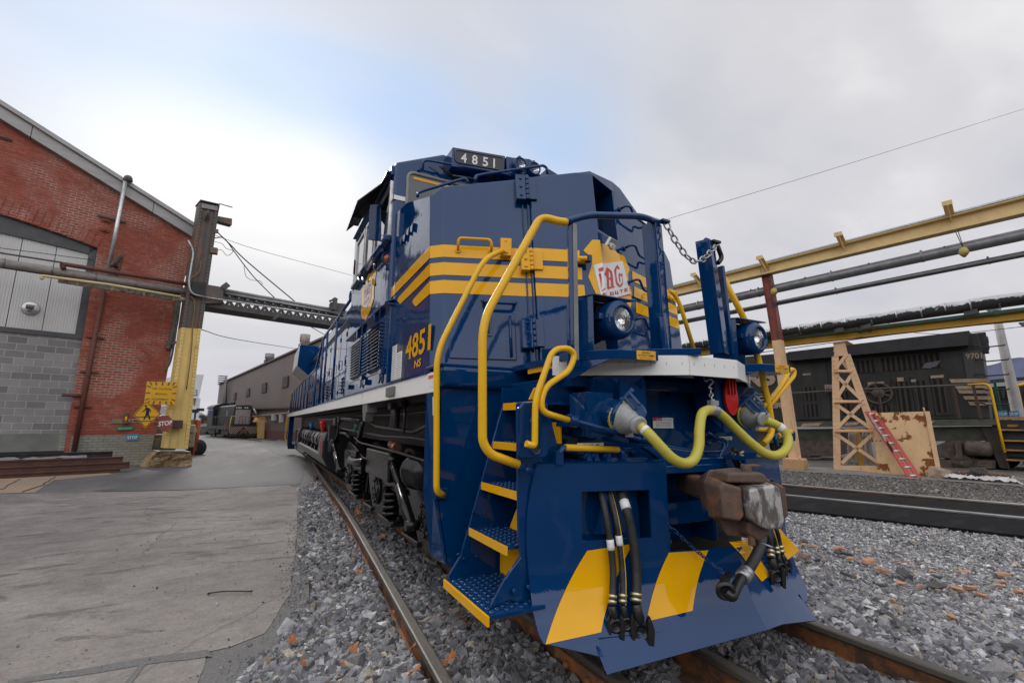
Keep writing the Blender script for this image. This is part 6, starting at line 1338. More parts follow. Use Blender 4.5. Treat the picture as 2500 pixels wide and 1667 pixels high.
for x, y, s in ((225, 805, .05), (690, 875, .05), (1150, 1045, .075), (1415, 960, .085), (1370, 622, .055), (1518, 655, .05), (1555, 690, .03), (1140, 860, .045), (970, 172, .04), (915, 22, .05), (880, 15, .045), (655, 40, .03), (683, 172, .035), (735, 292, .05), (1160, 435, .03), (985, 600, .03), (860, 690, .025), (310, 980, .03), (605, 985, .03), (590, 1085, .03), (1300, 878, .03), (1400, 740, .025), (1250, 570, .035), (1710, 690, .035), (1060, 690, .03)):
    leaf(at(*q(zz6, x, y), 'z', -.03), s*1.3, random.uniform(0, 6.28), random.uniform(-.3, .5))
for x, y, s in ((335, 790, .06), (320, 830, .05), (395, 830, .06), (380, 905, .05), (420, 870, .05), (550, 1130, .05), (480, 1105, .05), (640, 1200, .06), (600, 1145, .05), (755, 1160, .07), (760, 1190, .06), (690, 1050, .05), (355, 1180, .05), (300, 810, .05), (800, 1250, .05)): leaf(at(*q(ZT, x, y), 'z', -.03), s*1.5, random.uniform(0, 6.28), random.uniform(-.3, .5))
# brick and slate fragments on the gravel
zz7 = (1880, 1180, 3.219)
def chunk(name, p, s, mat, fl, label, cat, group):
    pv, pf_ = protos[random.randrange(len(protos))]; m = MB(); m.add([V((a[0]*s, a[1]*s*.75, a[2]*s*fl)) for a in pv], [list(t) for t in pf_]); o = m.build(name, mat); o.location = p; o.rotation_euler = (random.uniform(-.25, .25), random.uniform(-.2, .2), random.uniform(0, 6.28)); tag(o, label, cat, group)
for x, y, s in ((540, 505, .11), (255, 565, .10), (640, 590, .085), (700, 530, .05), (775, 610, .10), (875, 555, .05), (880, 680, .10), (998, 605, .045), (1035, 785, .085), (965, 915, .07), (1180, 800, .06), (1475, 830, .10), (1560, 820, .08), (1660, 875, .075), (1430, 1045, .06), (1475, 690, .05), (1540, 690, .05), (1280, 690, .05), (1815, 710, .09), (1830, 770, .07), (1800, 800, .06), (1965, 850, .06), (1320, 835, .03), (270, 480, .06), (350, 490, .05), (1100, 625, .03), (1155, 640, .03), (1040, 635, .035)):
    chunk('brick_fragment', at(*q(zz7, x, y), 'z', -.066), s*.68, BRICKBIT, .55, 'broken orange brick piece lying on the gravel right of the plough', 'brick piece', 'brick fragments on the gravel')
for x, y, s in ((1060, 710, .16), (880, 800, .11), (600, 550, .10), (300, 620, .08), (1300, 800, .15), (380, 600, .07), (275, 455, .08), (620, 720, .10), (960, 545, .05), (1830, 1290, .13), (1310, 730, .07), (530, 540, .07)):
    chunk('slate_fragment', at(*q(zz7, x, y), 'z', -.066), s*.68, SLATE, .4, 'dark flat slate piece lying on the gravel right of the plough', 'slate piece', 'slate fragments on the gravel')
m = MB(); pts = catmull([at(511, 1447, 'z', -.085), at(540, 1443, 'z', -.08), at(580, 1442, 'z', -.08), at(612, 1442.5, 'z', -.085)], 6); m.tube(pts, .006, 6); m.tube([pts[0], pts[0]+V((-.006, -.02, 0))], .009, 6); m.tube([pts[-1], pts[-1]+V((.012, .0, .004))], .008, 6)
tag(m.build('tie_rod', WIRE), 'thin black bent rod lying on the concrete beside the gravel', 'rod')

# ------------------------------------------------------------------ red brick building
WD = V((math.sin(R(71.5)), math.cos(R(71.5)), 0)); NW = V((WD.y, -WD.x, 0))
BC_ = at(367, 1134, 'z', -.1); D0 = NW.dot(BC_)
def Wp(Z, x, y, off=0): p = q(Z, x, y) if Z else (x, y); return onpl(*p, NW, D0+off)
def Wl(Z, x, y, off=0): p = Wp(Z, x, y, off)-V((BC_.x, BC_.y, 0)); return (p.dot(WD), p.z)
bld = thing('brick_building', 'weathered red brick workshop gable with pale roof trim and blocked-up arched doorway', 'building', (BC_.x, BC_.y, 0), R(18.5))
gz = lambda u: 7.92-.425*(u-.30)
U0 = -13.0; arch = [(u, 6.72+.60*(1-((u+7.0)/4.9)**2)) for u in np.linspace(-2.12, -11.9, 25)]
m = MB(); outl = [(-2.12, -.1), (0, -.1), (.33, 7.9), (-10, gz(-10)), (U0, gz(-10)-.425*3), (U0, -.1), (-11.9, -.1)]+arch[::-1]
m.prism(outl, 'y', 0, .45); wall = m.build('brick_wall', BRICK, bld, recalc=True)
m = MB(); m.poly([(0, .45, -.1), (0, 40, -.1), (.33, 40, 7.9), (.33, .45, 7.9)]); m.build('side_wall', BRICK, bld)
m = MB()
for i in range(58):
    u = -2.12-9.78*(i+.5)/58; z = 6.72+.60*(1-((u+7.0)/4.9)**2); sl_ = -1.2*(u+7)/24; a_ = math.atan(sl_); m.box((u+math.sin(-a_)*.27, -.004, z+.27), (.145, .02, .52), Matrix.Rotation(-a_, 3, 'Y'))
m.build('brick_arch', BRICK, bld, .006)
m = MB(); m.bx((-2.0, -.025, -.1), (-.005, .0, .86)); m.bx((-2.25, .08, -.1), (-2.0, .1, .86)); m.build('painted_base', GREYBASE, bld)
m = MB(); m.bx((-12, .14, .92), (-2.12, .3, 3.78)); m.build('block_infill', BLOCK, bld); m = MB(); m.bx((-12, .10, -.1), (-2.10, .3, .92)); m.build('concrete_plinth', M_('grey_green_render', (.20, .205, .185), .85, var=(2, (.14, .14, .125), .4, .7), bump=(30, .003)), bld)
m = MB(); top = [(u, z-.004) for u, z in arch]; inn = [(u, 6.50+.18*(1-((u+7.0)/4.9)**2)) for u in np.linspace(-2.30, -11.7, 25)]
m.prism(top+inn[::-1], 'y', .10, .22); m.bx((-2.30, .10, 3.90), (-2.12, .22, 6.72)); m.bx((-12, .095, 3.78), (-2.12, .23, 3.92)); m.build('door_frame', DKFRAME, bld)
for k in range(10):
    u1 = -2.30-.74*k; m = MB(); m.bx((u1-.722, .16, 3.92), (u1, .2, 6.9)); m.build('wall_panel', PANELW, bld, .006)
m = MB(); m.bx((-12, .19, 3.9), (-2.2, .21, 6.9)); m.build('panel_backing', DKFRAME, bld)
# roof and trim
m = MB(); a_ = math.atan(.425)
def trim(u0, u1, dz0, dz1, y0, y1, mat, nm): m = MB(); m.slab([(u0, y0, gz(u0)+dz0), (u1, y0, gz(u1)+dz0), (u1, y0, gz(u1)+dz1), (u0, y0, gz(u0)+dz1)], (0, y1-y0, 0)); return m.build(nm, mat, bld, .006)
for u0, u1 in ((.30, -.9), (-.915, -4.0), (-4.015, -7), (-7.015, -10)): trim(u0, u1, -.12, .25, -.16, .02, TRIM, 'gable_trim')
trim(.42, -10, .25, .39, -.24, .1, TRIM, 'gable_cap')
m = MB(); m.slab([(.55, -.1, gz(.55)+.36), (.55, 40, gz(.55)+.36), (-10, 40, gz(-10)+.36), (-10, -.1, gz(-10)+.36)], (0, 0, .05)); m.bx((.30, .02, 7.55), (.55, 40, 7.9)); m.build('roof', TRIM, bld)
m = MB(); m.tube([(.42, .1, 7.7), (.44, .2, 7.3), (.40, .3, 6.2)], .05, 8); m.build('gutter_outlet', STEEL, bld)
def L3(Z, x, y, off): u, z = Wl(Z, x, y, off); return V((u, -off, z))
m = MB(); a, b = L3(ZU, 912, 1480, .32), L3(ZU, 1068, 660, .32); m.tube([a, b], .062, 12); o = m.build('vent_pipe', ALU, bld); m = MB(); m.tube(fillet([b-V((0, 0, .05)), b+V((.01, 0, .10)), b+V((.10, -.02, .12)), b+V((.12, -.02, -.03))], .08), .07, 10); m.build('pipe_cowl', DKPIPE, o)
m = MB(); m.bar(L3(ZU, 828, 958, .05), L3(ZU, 1078, 1022, .05), .04, .05); m.build('pipe_bracket', DKPIPE, bld)
m = MB(); a, b = L3(ZL, 660, 285, .10), L3(ZL, 472, 1310, .10); m.tube([a, b], .065, 12); 
for x, y in ((610, 585), (572, 805), (530, 1025)): p = L3(ZL, x, y, .04); m.box(p, (.42, .06, .05))
m.build('downpipe', RUSTPIPE, bld); m = MB(); m.tube([L3(ZL, 395, 950, .1), L3(ZL, 535, 955, .1)], .05, 8); m.build('drain_stub', RUSTPIPE, bld)
m = MB()
for x0, y0, x1, y1 in ((862, 985, 938, 1028), (850, 1065, 925, 1110)): a, b = L3(ZU, x0, y0, 0), L3(ZU, x1, y1, 0); m.bx((a.x, -.04, min(a.z, b.z)), (b.x, .0, max(a.z, b.z))); m.bolt(((a.x+b.x)/2, -.04, (a.z+b.z)/2), (0, -1, 0), .04, .05)
m.build('anchor_plate', M_('rust_orange_plate', (.22, .06, .025), .8), bld)
a, b = L3(ZU, -60, 255, 0), L3(ZU, 92, 365, 0); m = MB(); m.bx((a.x, -.03, b.z+.1), (b.x, .0, a.z-.05)); m.build('wall_vent', M_('dark_rust_vent', (.05, .03, .024), .8), bld)
p = L3(ZL, 197, 395, 0); m = MB(); m.lathe([(.0, .05), (.17, .04), (.20, .02), (.20, .0)], (p.x, .14, p.z), (0, -1, 0), 28); lp = m.build('wall_lamp', ALU, bld); m = MB(); m.box((p.x-.02, -.02, p.z+.02), (.18, .14, .10), Matrix.Rotation(.5, 3, 'X')); m.box((p.x-.02, .03, p.z-.08), (.08, .12, .07)); m.build('lamp_head', GREYPIPE, lp, .02)
# pale wash-out brick plates
# notices on the wall: each a thing
def plate(name, label, cat, Z, cs, off, mat, text=None, tmat=None, th=.02, group=None, plane=None, **kw):
    P_ = [Wp(Z, *c_, off) for c_ in cs]; c0 = sum(P_, V())/4; root = thing(name, label, cat, c0, 0, group); m = MB(); m.slab(P_, -NW*th); wb(m, 'sign_panel', mat, root, bevel=.003)
    if text:
        m = MB(); u = (P_[2]-P_[3]).normalized(); v_ = (P_[0]-P_[3]).normalized(); W_, H_ = (P_[2]-P_[3]).length, (P_[0]-P_[3]).length
        for tx, a_, b_, wd_, h_ in text: lettering(m, tx, P_[3]+u*(W_*a_)+v_*(H_*b_)+NW*.006, u, v_, H_*h_, W_*wd_, kw.get('bold', .02))
        wb(m, 'sign_lettering', tmat, root, recalc=False)
    return root
plate('wall_sign', 'small bright blue STOP sign low on the brick wall corner', 'sign', ZL, [(805, 1202), (885, 1197), (884, 1240), (806, 1243)], .05, SIGNB, [('STOP', .08, .28, .84, .44)], WHITE)
plate('wall_sign', 'narrow green notice above the blue STOP sign on brick', 'sign', ZL, [(746, 1153), (848, 1151), (848, 1174), (745, 1178)], .04, SIGNG, [('EMERGENCY SAFETY EYE WASH', .08, .38, .84, .22)], WHITE)
plate('number_plate', 'faded pink plate with number 240 behind the pedestrian sign', 'sign', ZL, [(820, 1103), (905, 1104), (905, 1129), (819, 1128)], .03, M_('faded_pink_plate', (.42, .28, .23), .7), [('240', .05, .2, .75, .65)], INK)
plate('blank_plate', 'blank grey-brown metal plate on the brick wall left of the yellow marker rod', 'plate', ZL, [(715, 1101), (785, 1103), (783, 1133), (712, 1132)], .03, M_('grey_brown_plate', (.22, .17, .13), .6))
t_ = thing('wall_marker', 'short yellow marker rod in a dark holder on the brick wall', 'marker', Wp(ZL, 805, 1110, .06)); m = MB(); m.tube([Wp(ZL, 806, 1088, .08), Wp(ZL, 803, 1122, .08)], .028, 8); wb(m, 'grip', YELH, t_); m = MB(); m.box(Wp(ZL, 807, 1078, .05), (.08, .08, .10)); m.box(Wp(ZL, 803, 1128, .05), (.12, .1, .05)); wb(m, 'holder', DKPIPE, t_)
# stacked rails along the wall foot
def beam(y0, z0, u0, u1, label, mat=RUSTPIPE, flat_=False):
    root = thing('steel_rail', label, 'rail', BC_+WD*((u0+u1)/2)+NW*y0+V((0, 0, z0+.1)), 0, 'rusty rails stacked by the brick wall'); a, b = BC_+WD*u0+NW*y0+V((0, 0, z0+.1)), BC_+WD*u1+NW*y0+V((0, 0, z0+.1))
    m = MB(); m.bar(a, b, .16, .022); m.bar(a+V((0, 0, .08)), b+V((0, 0, .08)), .03, .14); m.bar(a+V((0, 0, .155)), b+V((0, 0, .155)), .085, .04); wb(m, 'rail_bar', mat, root, bevel=.005)
dkr = M_('dark_rusty_rail', (.075, .035, .025), .75, var=(4, (.12, .05, .03), .45, .7), bump=(20, .004))
beam(2.3, -.15, -9, -1.05, 'lowest front rail of the rusty stack by the brick wall', dkr); beam(2.22, .0, -9, -.85, 'second rail up at the front of the rusty stack', dkr); beam(2.15, .15, -9, -1.0, 'third rail up at the front of the rusty stack', dkr); beam(1.75, .28, -9.5, -1.2, 'topmost dark rail lying on the rusty stack', DIRTYBLK); beam(1.3, .31, -9.5, -2.2, 'thin dark rail at the back top of the rusty stack', DIRTYBLK); beam(1.6, .0, -9, -1.3, 'rear rail half hidden in the rusty stack', dkr)
t_ = thing('tarpaulin', 'crumpled grey sheet lying across the stacked rusty rails', 'sheet', BC_+WD*-3+NW*1.5+V((0, 0, .62))); m = MB(); g_ = {}
for i in range(31):
    for j in range(7): g_[i, j] = BC_+WD*(-5.2+i*.115)+NW*(1.25+j*.13)+V((0, 0, .50+.05*mnoise.noise(V((i*.5, j*.9, 1)))+.03*mnoise.noise(V((i*1.3, j*2, 5)))-.02*abs(j-2)))
ks = list(g_); ix = {k: n_ for n_, k in enumerate(ks)}; m.add([g_[k] for k in ks], [(ix[i, j], ix[i+1, j], ix[i+1, j+1], ix[i, j+1]) for i in range(30) for j in range(6)]); wb(m, 'sheet', M_('grey_tarp', (.22, .22, .22), .6, bump=(8, .02)), t_)
# ------------------------------------------------------------------ pipes along the wall
def wpipe(name, label, pts, r, mat, off, k=.12, n=12, cat='pipe', extra=None):
    P_ = [Wp(Z, x, y, o_ if o_ is not None else off) for Z, x, y, o_ in [(*p, None) if len(p) == 3 else p for p in pts]]
    root = thing(name, label, cat, P_[0]); m = MB(); m.tube(fillet(P_, k), r, n); wb(m, 'pipe_run', mat, root)
    if extra: extra(root, P_)
    return root
def bands(step, r, mat, nm='pipe_band'):
    def f(root, P_):
        m = MB(); d = P_[-1]-P_[0]; k = int(d.length/step)
        for i in range(k): p = P_[0]+d*((i+.5)/k); m.lathe([(r, 0), (r, .05)], p, d, 12)
        wb(m, nm, mat, root)
    return f
wpipe('steam_pipe', 'thick pale lagged steam pipe crossing the doorway to the crane column', [(ZL, -150, 83), (ZL, 1195, 292)], .115, LAGGED, 1.15, extra=bands(.9, .118, GREYPIPE))
wpipe('rusty_pipe', 'red-brown rusty pipe directly under the lagged steam pipe', [(ZL, -150, 108), (ZL, 1150, 308)], .05, RUSTPIPE, 1.05)
wpipe('red_pipe', 'upper red-brown pipe with bent end above the lagged steam pipe', [(ZL, 408, 150), (ZL, 392, 115), (ZL, 1190, 244)], .062, RUSTPIPE, 1.30, .15)
wpipe('gas_pipe', 'thin pale yellow pipe with hooked end below the steam pipe', [(ZL, 272, 216), (ZL, 258, 190), (ZL, 700, 248), (ZL, 1150, 325)], .04, PALEY, 1.35, .1)
wpipe('insulated_pipe', 'lower pipe with torn white insulation beside the pale yellow pipe', [(ZL, 372, 218), (ZL, 700, 268), (ZL, 1190, 348)], .085, M_('torn_white_insulation', (.42, .38, .33), .7, var=(4, (.24, .14, .09), .45, .62, (2, 2, 2)), bump=(10, .03)), 1.2, extra=bands(.7, .088, PALEY))
wpipe('conduit', 'thin dark conduit running above the steam pipe to its bend', [(ZL, -150, 22), (ZL, 400, 108)], .025, DKPIPE, 1.4)
wpipe('wall_cable', 'thin black cable strung across the white door panels', [(ZL, -100, 2), (ZL, 300, 52), (ZL, 595, 92)], .010, WIRE, .4, cat='cable')
t_ = thing('pipe_hanger', 'rusty bracket and black hanger holding the steam pipe off the brick wall', 'bracket', Wp(ZL, 735, 200, .5)); m = MB(); m.bar(Wp(ZL, 772, 55, .6), Wp(ZL, 725, 235, .9), .14, .10); m.bar(Wp(ZL, 772, 60, .6), Wp(ZL, 715, 130, .8), .1, .1); m.bar(Wp(ZL, 745, 150, .1), Wp(ZL, 730, 160, 1.2), .1, .1); wb(m, 'bracket_arm', RUSTPIPE, t_); m = MB(); m.tube(catmull([Wp(ZL, 770, 75, .8), Wp(ZL, 742, 100, .95), Wp(ZL, 735, 125, .95), Wp(ZL, 748, 140, .9)], 5), .05, 6); wb(m, 'hanger', DIRTYBLK, t_)

# ------------------------------------------------------------------ crane column with signs
cb = at(428, 1139, 'z', -.1); DC = NW.dot(cb)
def Cp(Z, x, y, off=0): p = q(Z, x, y) if Z else (x, y); return onpl(*p, NW, DC+off)
col = thing('crane_column', 'tall riveted steel column, yellow below and rusty black above, on crumbling footing', 'column', (cb.x, cb.y, -.1))
b0, b1 = Cp(0, 401, 1094, .0), Cp(0, 459, 1096, .0); mid0, mid1 = Cp(ZL, 1160, 520), Cp(ZL, 1283, 528); t0_, t1_ = Cp(ZU, 1708, 832), Cp(ZU, 1862, 862)
dpt = .55
def seg(a0, a1, c0, c1, nm, mat):
    m = MB(); w = (a1-a0).length; back = -NW*dpt
    f = lambda s, t: (a0.lerp(a1, s)).lerp(c0.lerp(c1, s), t)
    m.slab([f(0, 0), f(.17, 0), f(.17, 1), f(0, 1)], back); m.slab([f(.83, 0), f(1, 0), f(1, 1), f(.83, 1)], back)          # side channels
    m.slab([f(.17, 0)-NW*.05, f(.83, 0)-NW*.05, f(.83, 1)-NW*.05, f(.17, 1)-NW*.05], -NW*.4)                              # web plate
    m.slab([f(.48, 0)-NW*.01, f(.52, 0)-NW*.01, f(.52, 1)-NW*.01, f(.48, 1)-NW*.01], -NW*.05)
    o = wb(m, nm, mat, col, bevel=.006)
    m = MB(); L_ = (c0-a0).length; k = int(L_/.115)
    for i in range(k):
        t = (i+.5)/k
        for s in (.05, .13, .87, .95): m.lathe([(.020, 0), (.016, .012), (.003, .016)], f(s, t), NW, 6)
        for s_, e_ in ((0, -WD), (1, WD)): m.lathe([(.022, 0), (.017, .016), (.003, .02)], f(s_, t)-NW*.12, e_, 6)
    wb(m, nm.replace('shaft', 'rivets'), mat, col)
    return o
seg(b0, b1, mid0, mid1, 'yellow_shaft', CRANEY); seg(mid0, mid1, t0_, t1_, 'dark_shaft', COLD)
m = MB(); m.slab([mid1+WD*.005, mid1+WD*.005-NW*dpt, t1_+WD*.005-NW*dpt, t1_+WD*.005], WD*.02); wb(m, 'teal_flange', TEAL, col)
m = MB(); a, b = Cp(ZU, 1718, 850, .02), Cp(ZU, 1852, 918, .02); m.bx((0, 0, 0), (0, 0, 0)) if False else m.slab([Cp(ZU, 1718, 855, .02), Cp(ZU, 1855, 885, .02), Cp(ZU, 1848, 920, .02), Cp(ZU, 1712, 895, .02)], -NW*.1); wb(m, 'cap_plate', GREYPIPE, col); m = MB(); m.slab([Cp(ZU, 1705, 826, .08), Cp(ZU, 1862, 862, .08), Cp(ZU, 1862, 868, .08), Cp(ZU, 1705, 834, .08)], -NW*.7); m.tube(fillet([Cp(ZU, 1745, 1000, .05), Cp(ZU, 1768, 925, .1), Cp(ZU, 1775, 925, .1), Cp(ZU, 1772, 1000, .05)], .05), .03, 6); wb(m, 'cap_lip', COLD, col)
m = MB(); m.slab([Cp(ZC, 118, 890, .06), Cp(ZC, 250, 900, .06), Cp(ZC, 240, 1030, .06), Cp(ZC, 95, 1020, .06)], -NW*.1); wb(m, 'splice_plate', DIRTYBLK, col)
m = MB(); bz = []
fo = [at(354, 1143, 'z', -.12), at(470, 1138, 'z', -.12)]; fo += [fo[1]-NW*1.4, fo[0]-NW*1.4]; ft = [Cp(0, 383, 1104, .1), Cp(0, 466, 1104, .1)]; ft += [ft[1]-NW*.8, ft[0]-NW*.8]
rows = 8; ring = lambda t: [p for k in range(4) for p in [(fo[k].lerp(fo[(k+1) % 4], j/8)).lerp(ft[k].lerp(ft[(k+1) % 4], j/8), t) for j in range(8)]]
VV = []
for i in range(rows+1):
    t = i/rows
    for p in ring(t**.85): nn_ = mnoise.noise(p*4)*.10+mnoise.noise(p*11)*.05; VV.append(p+V((p.x-cb.x, p.y-cb.y+.5, 0)).normalized()*nn_*(1-.3*t)+V((0, 0, (t**.85)*0)))
m.add(VV, [(i*32+j, i*32+(j+1) % 32, (i+1)*32+(j+1) % 32, (i+1)*32+j) for i in range(rows) for j in range(32)]+[list(range(rows*32, rows*32+32))], 0); wb(m, 'footing', FOOTING, col)
m = MB(); m.slab([Cp(0, 385, 1101, .12), Cp(0, 467, 1102, .12), Cp(0, 467, 1105, .12), Cp(0, 384, 1105, .12)], -NW*.8); wb(m, 'base_plate', COLD, col, bevel=.01)
m = MB(); m.slab([Cp(ZC, 360, 265, -.2), Cp(ZC, 497, 290, -.2), Cp(ZC, 495, 350, -.2), Cp(ZC, 358, 312, -.2)], -NW*.3); m.tube([Cp(ZC, 360, 225), Cp(ZC, 378, 148), Cp(ZC, 500, 182)], .02, 5); m.box(Cp(ZC, 345, 410), (.12, .1, .12)); m.box(Cp(ZC, 325, 600), (.2, .2, .2)); wb(m, 'arm_stub', COLD, col)
m = MB(); m.tube(fillet([Cp(ZC, 75, 495, .1), Cp(ZC, 130, 600, .12), Cp(ZC, 80, 900, .12), Cp(ZC, 100, 1010, .14), Cp(ZC, 240, 1040, .14)], .3), .03, 8); wb(m, 'conduit_loop', STEEL, col)
m = MB(); m.tube(catmull([Cp(ZC, 198, 700, .05), Cp(ZC, 180, 800, .06), Cp(ZC, 95, 870, .07), Cp(ZC, 90, 950, .07)], 6), .02, 6); m.tube(catmull([Cp(ZC, 100, 1030, .07), Cp(ZC, 140, 1090, .07), Cp(ZC, 120, 1300, .07), Cp(ZC, 105, 1560, .07), Cp(0, 455, 950, .07)], 6), .018, 6); wb(m, 'copper_lead', M_('dull_ochre_lead', (.20, .12, .05), .6), col)
p = Cp(ZL, 1132, 1138, .10); m = MB(); m.box(p, (.26, .14, .26), Matrix.Rotation(R(18.5), 3, 'Z')); m.tube([p, Cp(ZL, 1060, 1135, .2)], .03, 6); wb(m, 'rusty_box', M_('rusty_box_brown', (.08, .04, .03), .7), col, bevel=.015)
def csign(name, label, Z, poly, off, mats): 
    P_ = [Cp(Z, *c_, off) for c_ in poly]; root = thing(name, label, 'sign', sum(P_, V())/len(P_)); m = MB(); m.slab(P_, -NW*.015); wb(m, 'sign_panel', mats, root, bevel=.002); return root, P_
# caution board
cs = [(938, 865), (1135, 868), (1115, 1015), (918, 1010)]
r_, P_ = csign('caution_sign', 'yellow USE CAUTION MOVING EQUIPMENT board with dark striped border on the column', ZL, cs, .30, SIGNY)
f = lambda s, t: P_[3].lerp(P_[2], s).lerp(P_[0].lerp(P_[1], s), t)
m = MB(); k = 0
for s in (.10, .28, .5, .72, .90):
    dx = (s-.5)*.30
    m.poly([f(s-.025, .985)+NW*.004, f(s+.025, .985)+NW*.004, f(s+.025-dx*.5, .84)+NW*.004, f(s-.025-dx*.5, .84)+NW*.004]); m.poly([f(s-.025, .015)+NW*.004, f(s+.025, .015)+NW*.004, f(s+.025-dx*.5, .15)+NW*.004, f(s-.025-dx*.5, .15)+NW*.004])
for t in (.25, .5, .75):
    dy = (t-.5)*.25
    for s0, s1 in ((.01, .15), (.99, .85)): m.poly([f(s0, t+dy-.025)+NW*.004, f(s0, t+dy+.025)+NW*.004, f(s1, t+.025)+NW*.004, f(s1, t-.025)+NW*.004])
u, v_ = (P_[2]-P_[3]).normalized(), (P_[0]-P_[3]).normalized(); W_, H_ = (P_[2]-P_[3]).length, (P_[0]-P_[3]).length
for tx, a_, b_, wd_ in (('USE  CAUTION', .20, .66, .62), ('MOVING', .32, .43, .38), ('EQUIPMENT', .22, .20, .55)): lettering(m, tx, f(a_, b_)+NW*.005, u, v_, H_*.085, W_*wd_, .01)
wb(m, 'sign_lettering', M_('faded_grey_black_paint', (.10, .085, .05), .6), r_, recalc=False)
# pedestrian diamond
r_, P_ = csign('pedestrian_sign', 'yellow diamond pedestrian crossing sign in front of the brick corner', ZL, [(933, 990), (1030, 1072), (926, 1163), (852, 1078)], .45, SIGNY)
P2 = [Cp(ZL, x, y, .456) for x, y in ((933, 994), (1025, 1072), (926, 1158), (857, 1078))]; P3 = [Cp(ZL, x, y, .456) for x, y in ((933, 998), (1020, 1072), (926, 1153), (862, 1078))]
m = MB()
for i in range(4): m.poly([P2[i], P2[(i+1) % 4], P3[(i+1) % 4], P3[i]])
def ink(pts): m.poly([Cp(ZW, *p, .457) for p in pts])
ink([(247+13*math.cos(t)+11, 603+13*math.sin(t)) for t in np.linspace(0, 6.28, 15)[:-1]]); ink([(252, 622), (272, 618), (296, 628), (304, 640), (294, 690), (270, 702), (258, 690), (262, 650)]); ink([(258, 628), (264, 640), (240, 662), (214, 672), (214, 664), (236, 652)]); ink([(296, 630), (314, 642), (315, 672), (306, 672), (304, 650)]); ink([(258, 690), (276, 700), (262, 728), (242, 756), (228, 752), (246, 724)]); ink([(266, 696), (292, 688), (300, 712), (312, 754), (296, 756), (284, 722)])
ink([(162, 724), (380, 720), (380, 726), (162, 731)]); ink([(188, 771), (322, 768), (322, 774), (188, 778)])
wb(m, 'sign_symbol', INK, r_, recalc=False); m = MB(); m.bar(Cp(ZL, 940, 1075, .44), Cp(ZL, 1060, 1140, .3), .04, .04); m.bar(Cp(ZL, 985, 1135, .42), Cp(ZL, 1100, 1140, .2), .06, .05); wb(m, 'sign_arm', DKPIPE, r_)
# stop octagon
oc_ = [(1052+54*math.cos(R(22.5+45*k))*1.0, 1132+55*math.sin(R(22.5+45*k))) for k in range(8)][::-1]
r_, P_ = csign('stop_sign', 'faded rust-stained red octagonal STOP sign on the yellow column', ZL, oc_, .40, FADED); a, b, t = Cp(ZL, 1008, 1150, .407), Cp(ZL, 1096, 1140, .407), Cp(ZL, 1010, 1120, .407); m = MB(); lettering(m, 'STOP', a, b-a, (0, 0, 1), (t-a).length, (b-a).length, .03); wb(m, 'sign_lettering', WHITE, r_, recalc=False)
# ------------------------------------------------------------------ lattice pipe bridge
br = thing('lattice_girder', 'grey riveted lattice girder bridge running from the column toward the locomotive', 'girder', Cp(ZC, 330, 1000)); m = MB()
T0, T1, B0, B1 = Cp(ZC, 240, 965, -.2), Cp(ZC, 1560, 1200, -.2), Cp(ZC, 240, 1105, -.2), Cp(ZC, 1560, 1312, -.2)
T1, B1 = T0+(T1-T0)*1.7, B0+(B1-B0)*1.7
for off in (0, -.8):
    o_ = NW*off; m.bar(T0+o_, T1+o_, .14, .15); m.bar(B0+o_, B1+o_, .16, .18)
m.slab([B0+V((0, 0, -.09)), B1+V((0, 0, -.09)), B1+V((0, 0, -.09))-NW*.8, B0+V((0, 0, -.09))-NW*.8], (0, 0, .02)); wb(m, 'chords', TRUSSG, br)
k = 29; m = MB()
for off in (.02,):
    for i in range(k):
        a, b, c_, d_ = T0.lerp(T1, i/k), T0.lerp(T1, (i+1)/k), B0.lerp(B1, i/k), B0.lerp(B1, (i+1)/k); o_ = NW*off; m.bar(a+o_, d_+o_, .02, .10, NW.cross(WD)); m.bar(c_+o_+NW*.03, b+o_+NW*.03, .02, .10, NW.cross(WD))
wb(m, 'lacing', TRUSSG, br)
m = MB(); m.slab([Cp(ZC, 240, 915, .02), Cp(ZC, 415, 945, .02), Cp(ZC, 412, 1095, .02), Cp(ZC, 240, 1100, .02)], -NW*.9); wb(m, 'end_plate', COLD, br, bevel=.01)
m = MB(); m.bar(Cp(ZC, 405, 955, 0), Cp(ZC, 460, 915, .05), .12, .16); m.bar(Cp(ZC, 885, 1255, 0), Cp(ZC, 950, 1205, 0), .16, .08); m.bar(Cp(ZC, 1485, 1050, 0), Cp(ZC, 1470, 1160, 0), .10, .16); m.bar(Cp(ZC, 1430, 1080, 0), Cp(ZC, 1490, 1050, 0), .08, .08); m.box(Cp(ZC, 1500, 1165, -.3), (.6, .5, .5)); wb(m, 'bracket', TRUSSG, br)
def cpipe(label, a, b, r, mat, off, name='bridge_pipe'):
    t_ = thing(name, label, 'pipe', Cp(ZC, *a, off)); m = MB(); m.tube([Cp(ZC, *a, off), Cp(ZC, *a, off).lerp(Cp(ZC, *b, off), 1.7)], r, 10); wb(m, 'pipe_run', mat, t_)
cpipe('upper grey pipe on top of the lattice girder', (412, 975), (1560, 1180), .07, GREYPIPE, -.3); cpipe('second grey pipe just under the top pipe of the girder', (412, 1000), (1560, 1205), .05, GREYPIPE, -.1); cpipe('bright thin conduit along the face of the lattice girder', (235, 1040), (1560, 1242), .028, STEEL, .1); cpipe('pale pipe hung under the lattice girder', (235, 1125), (1560, 1318), .06, LAGGED, -.4)
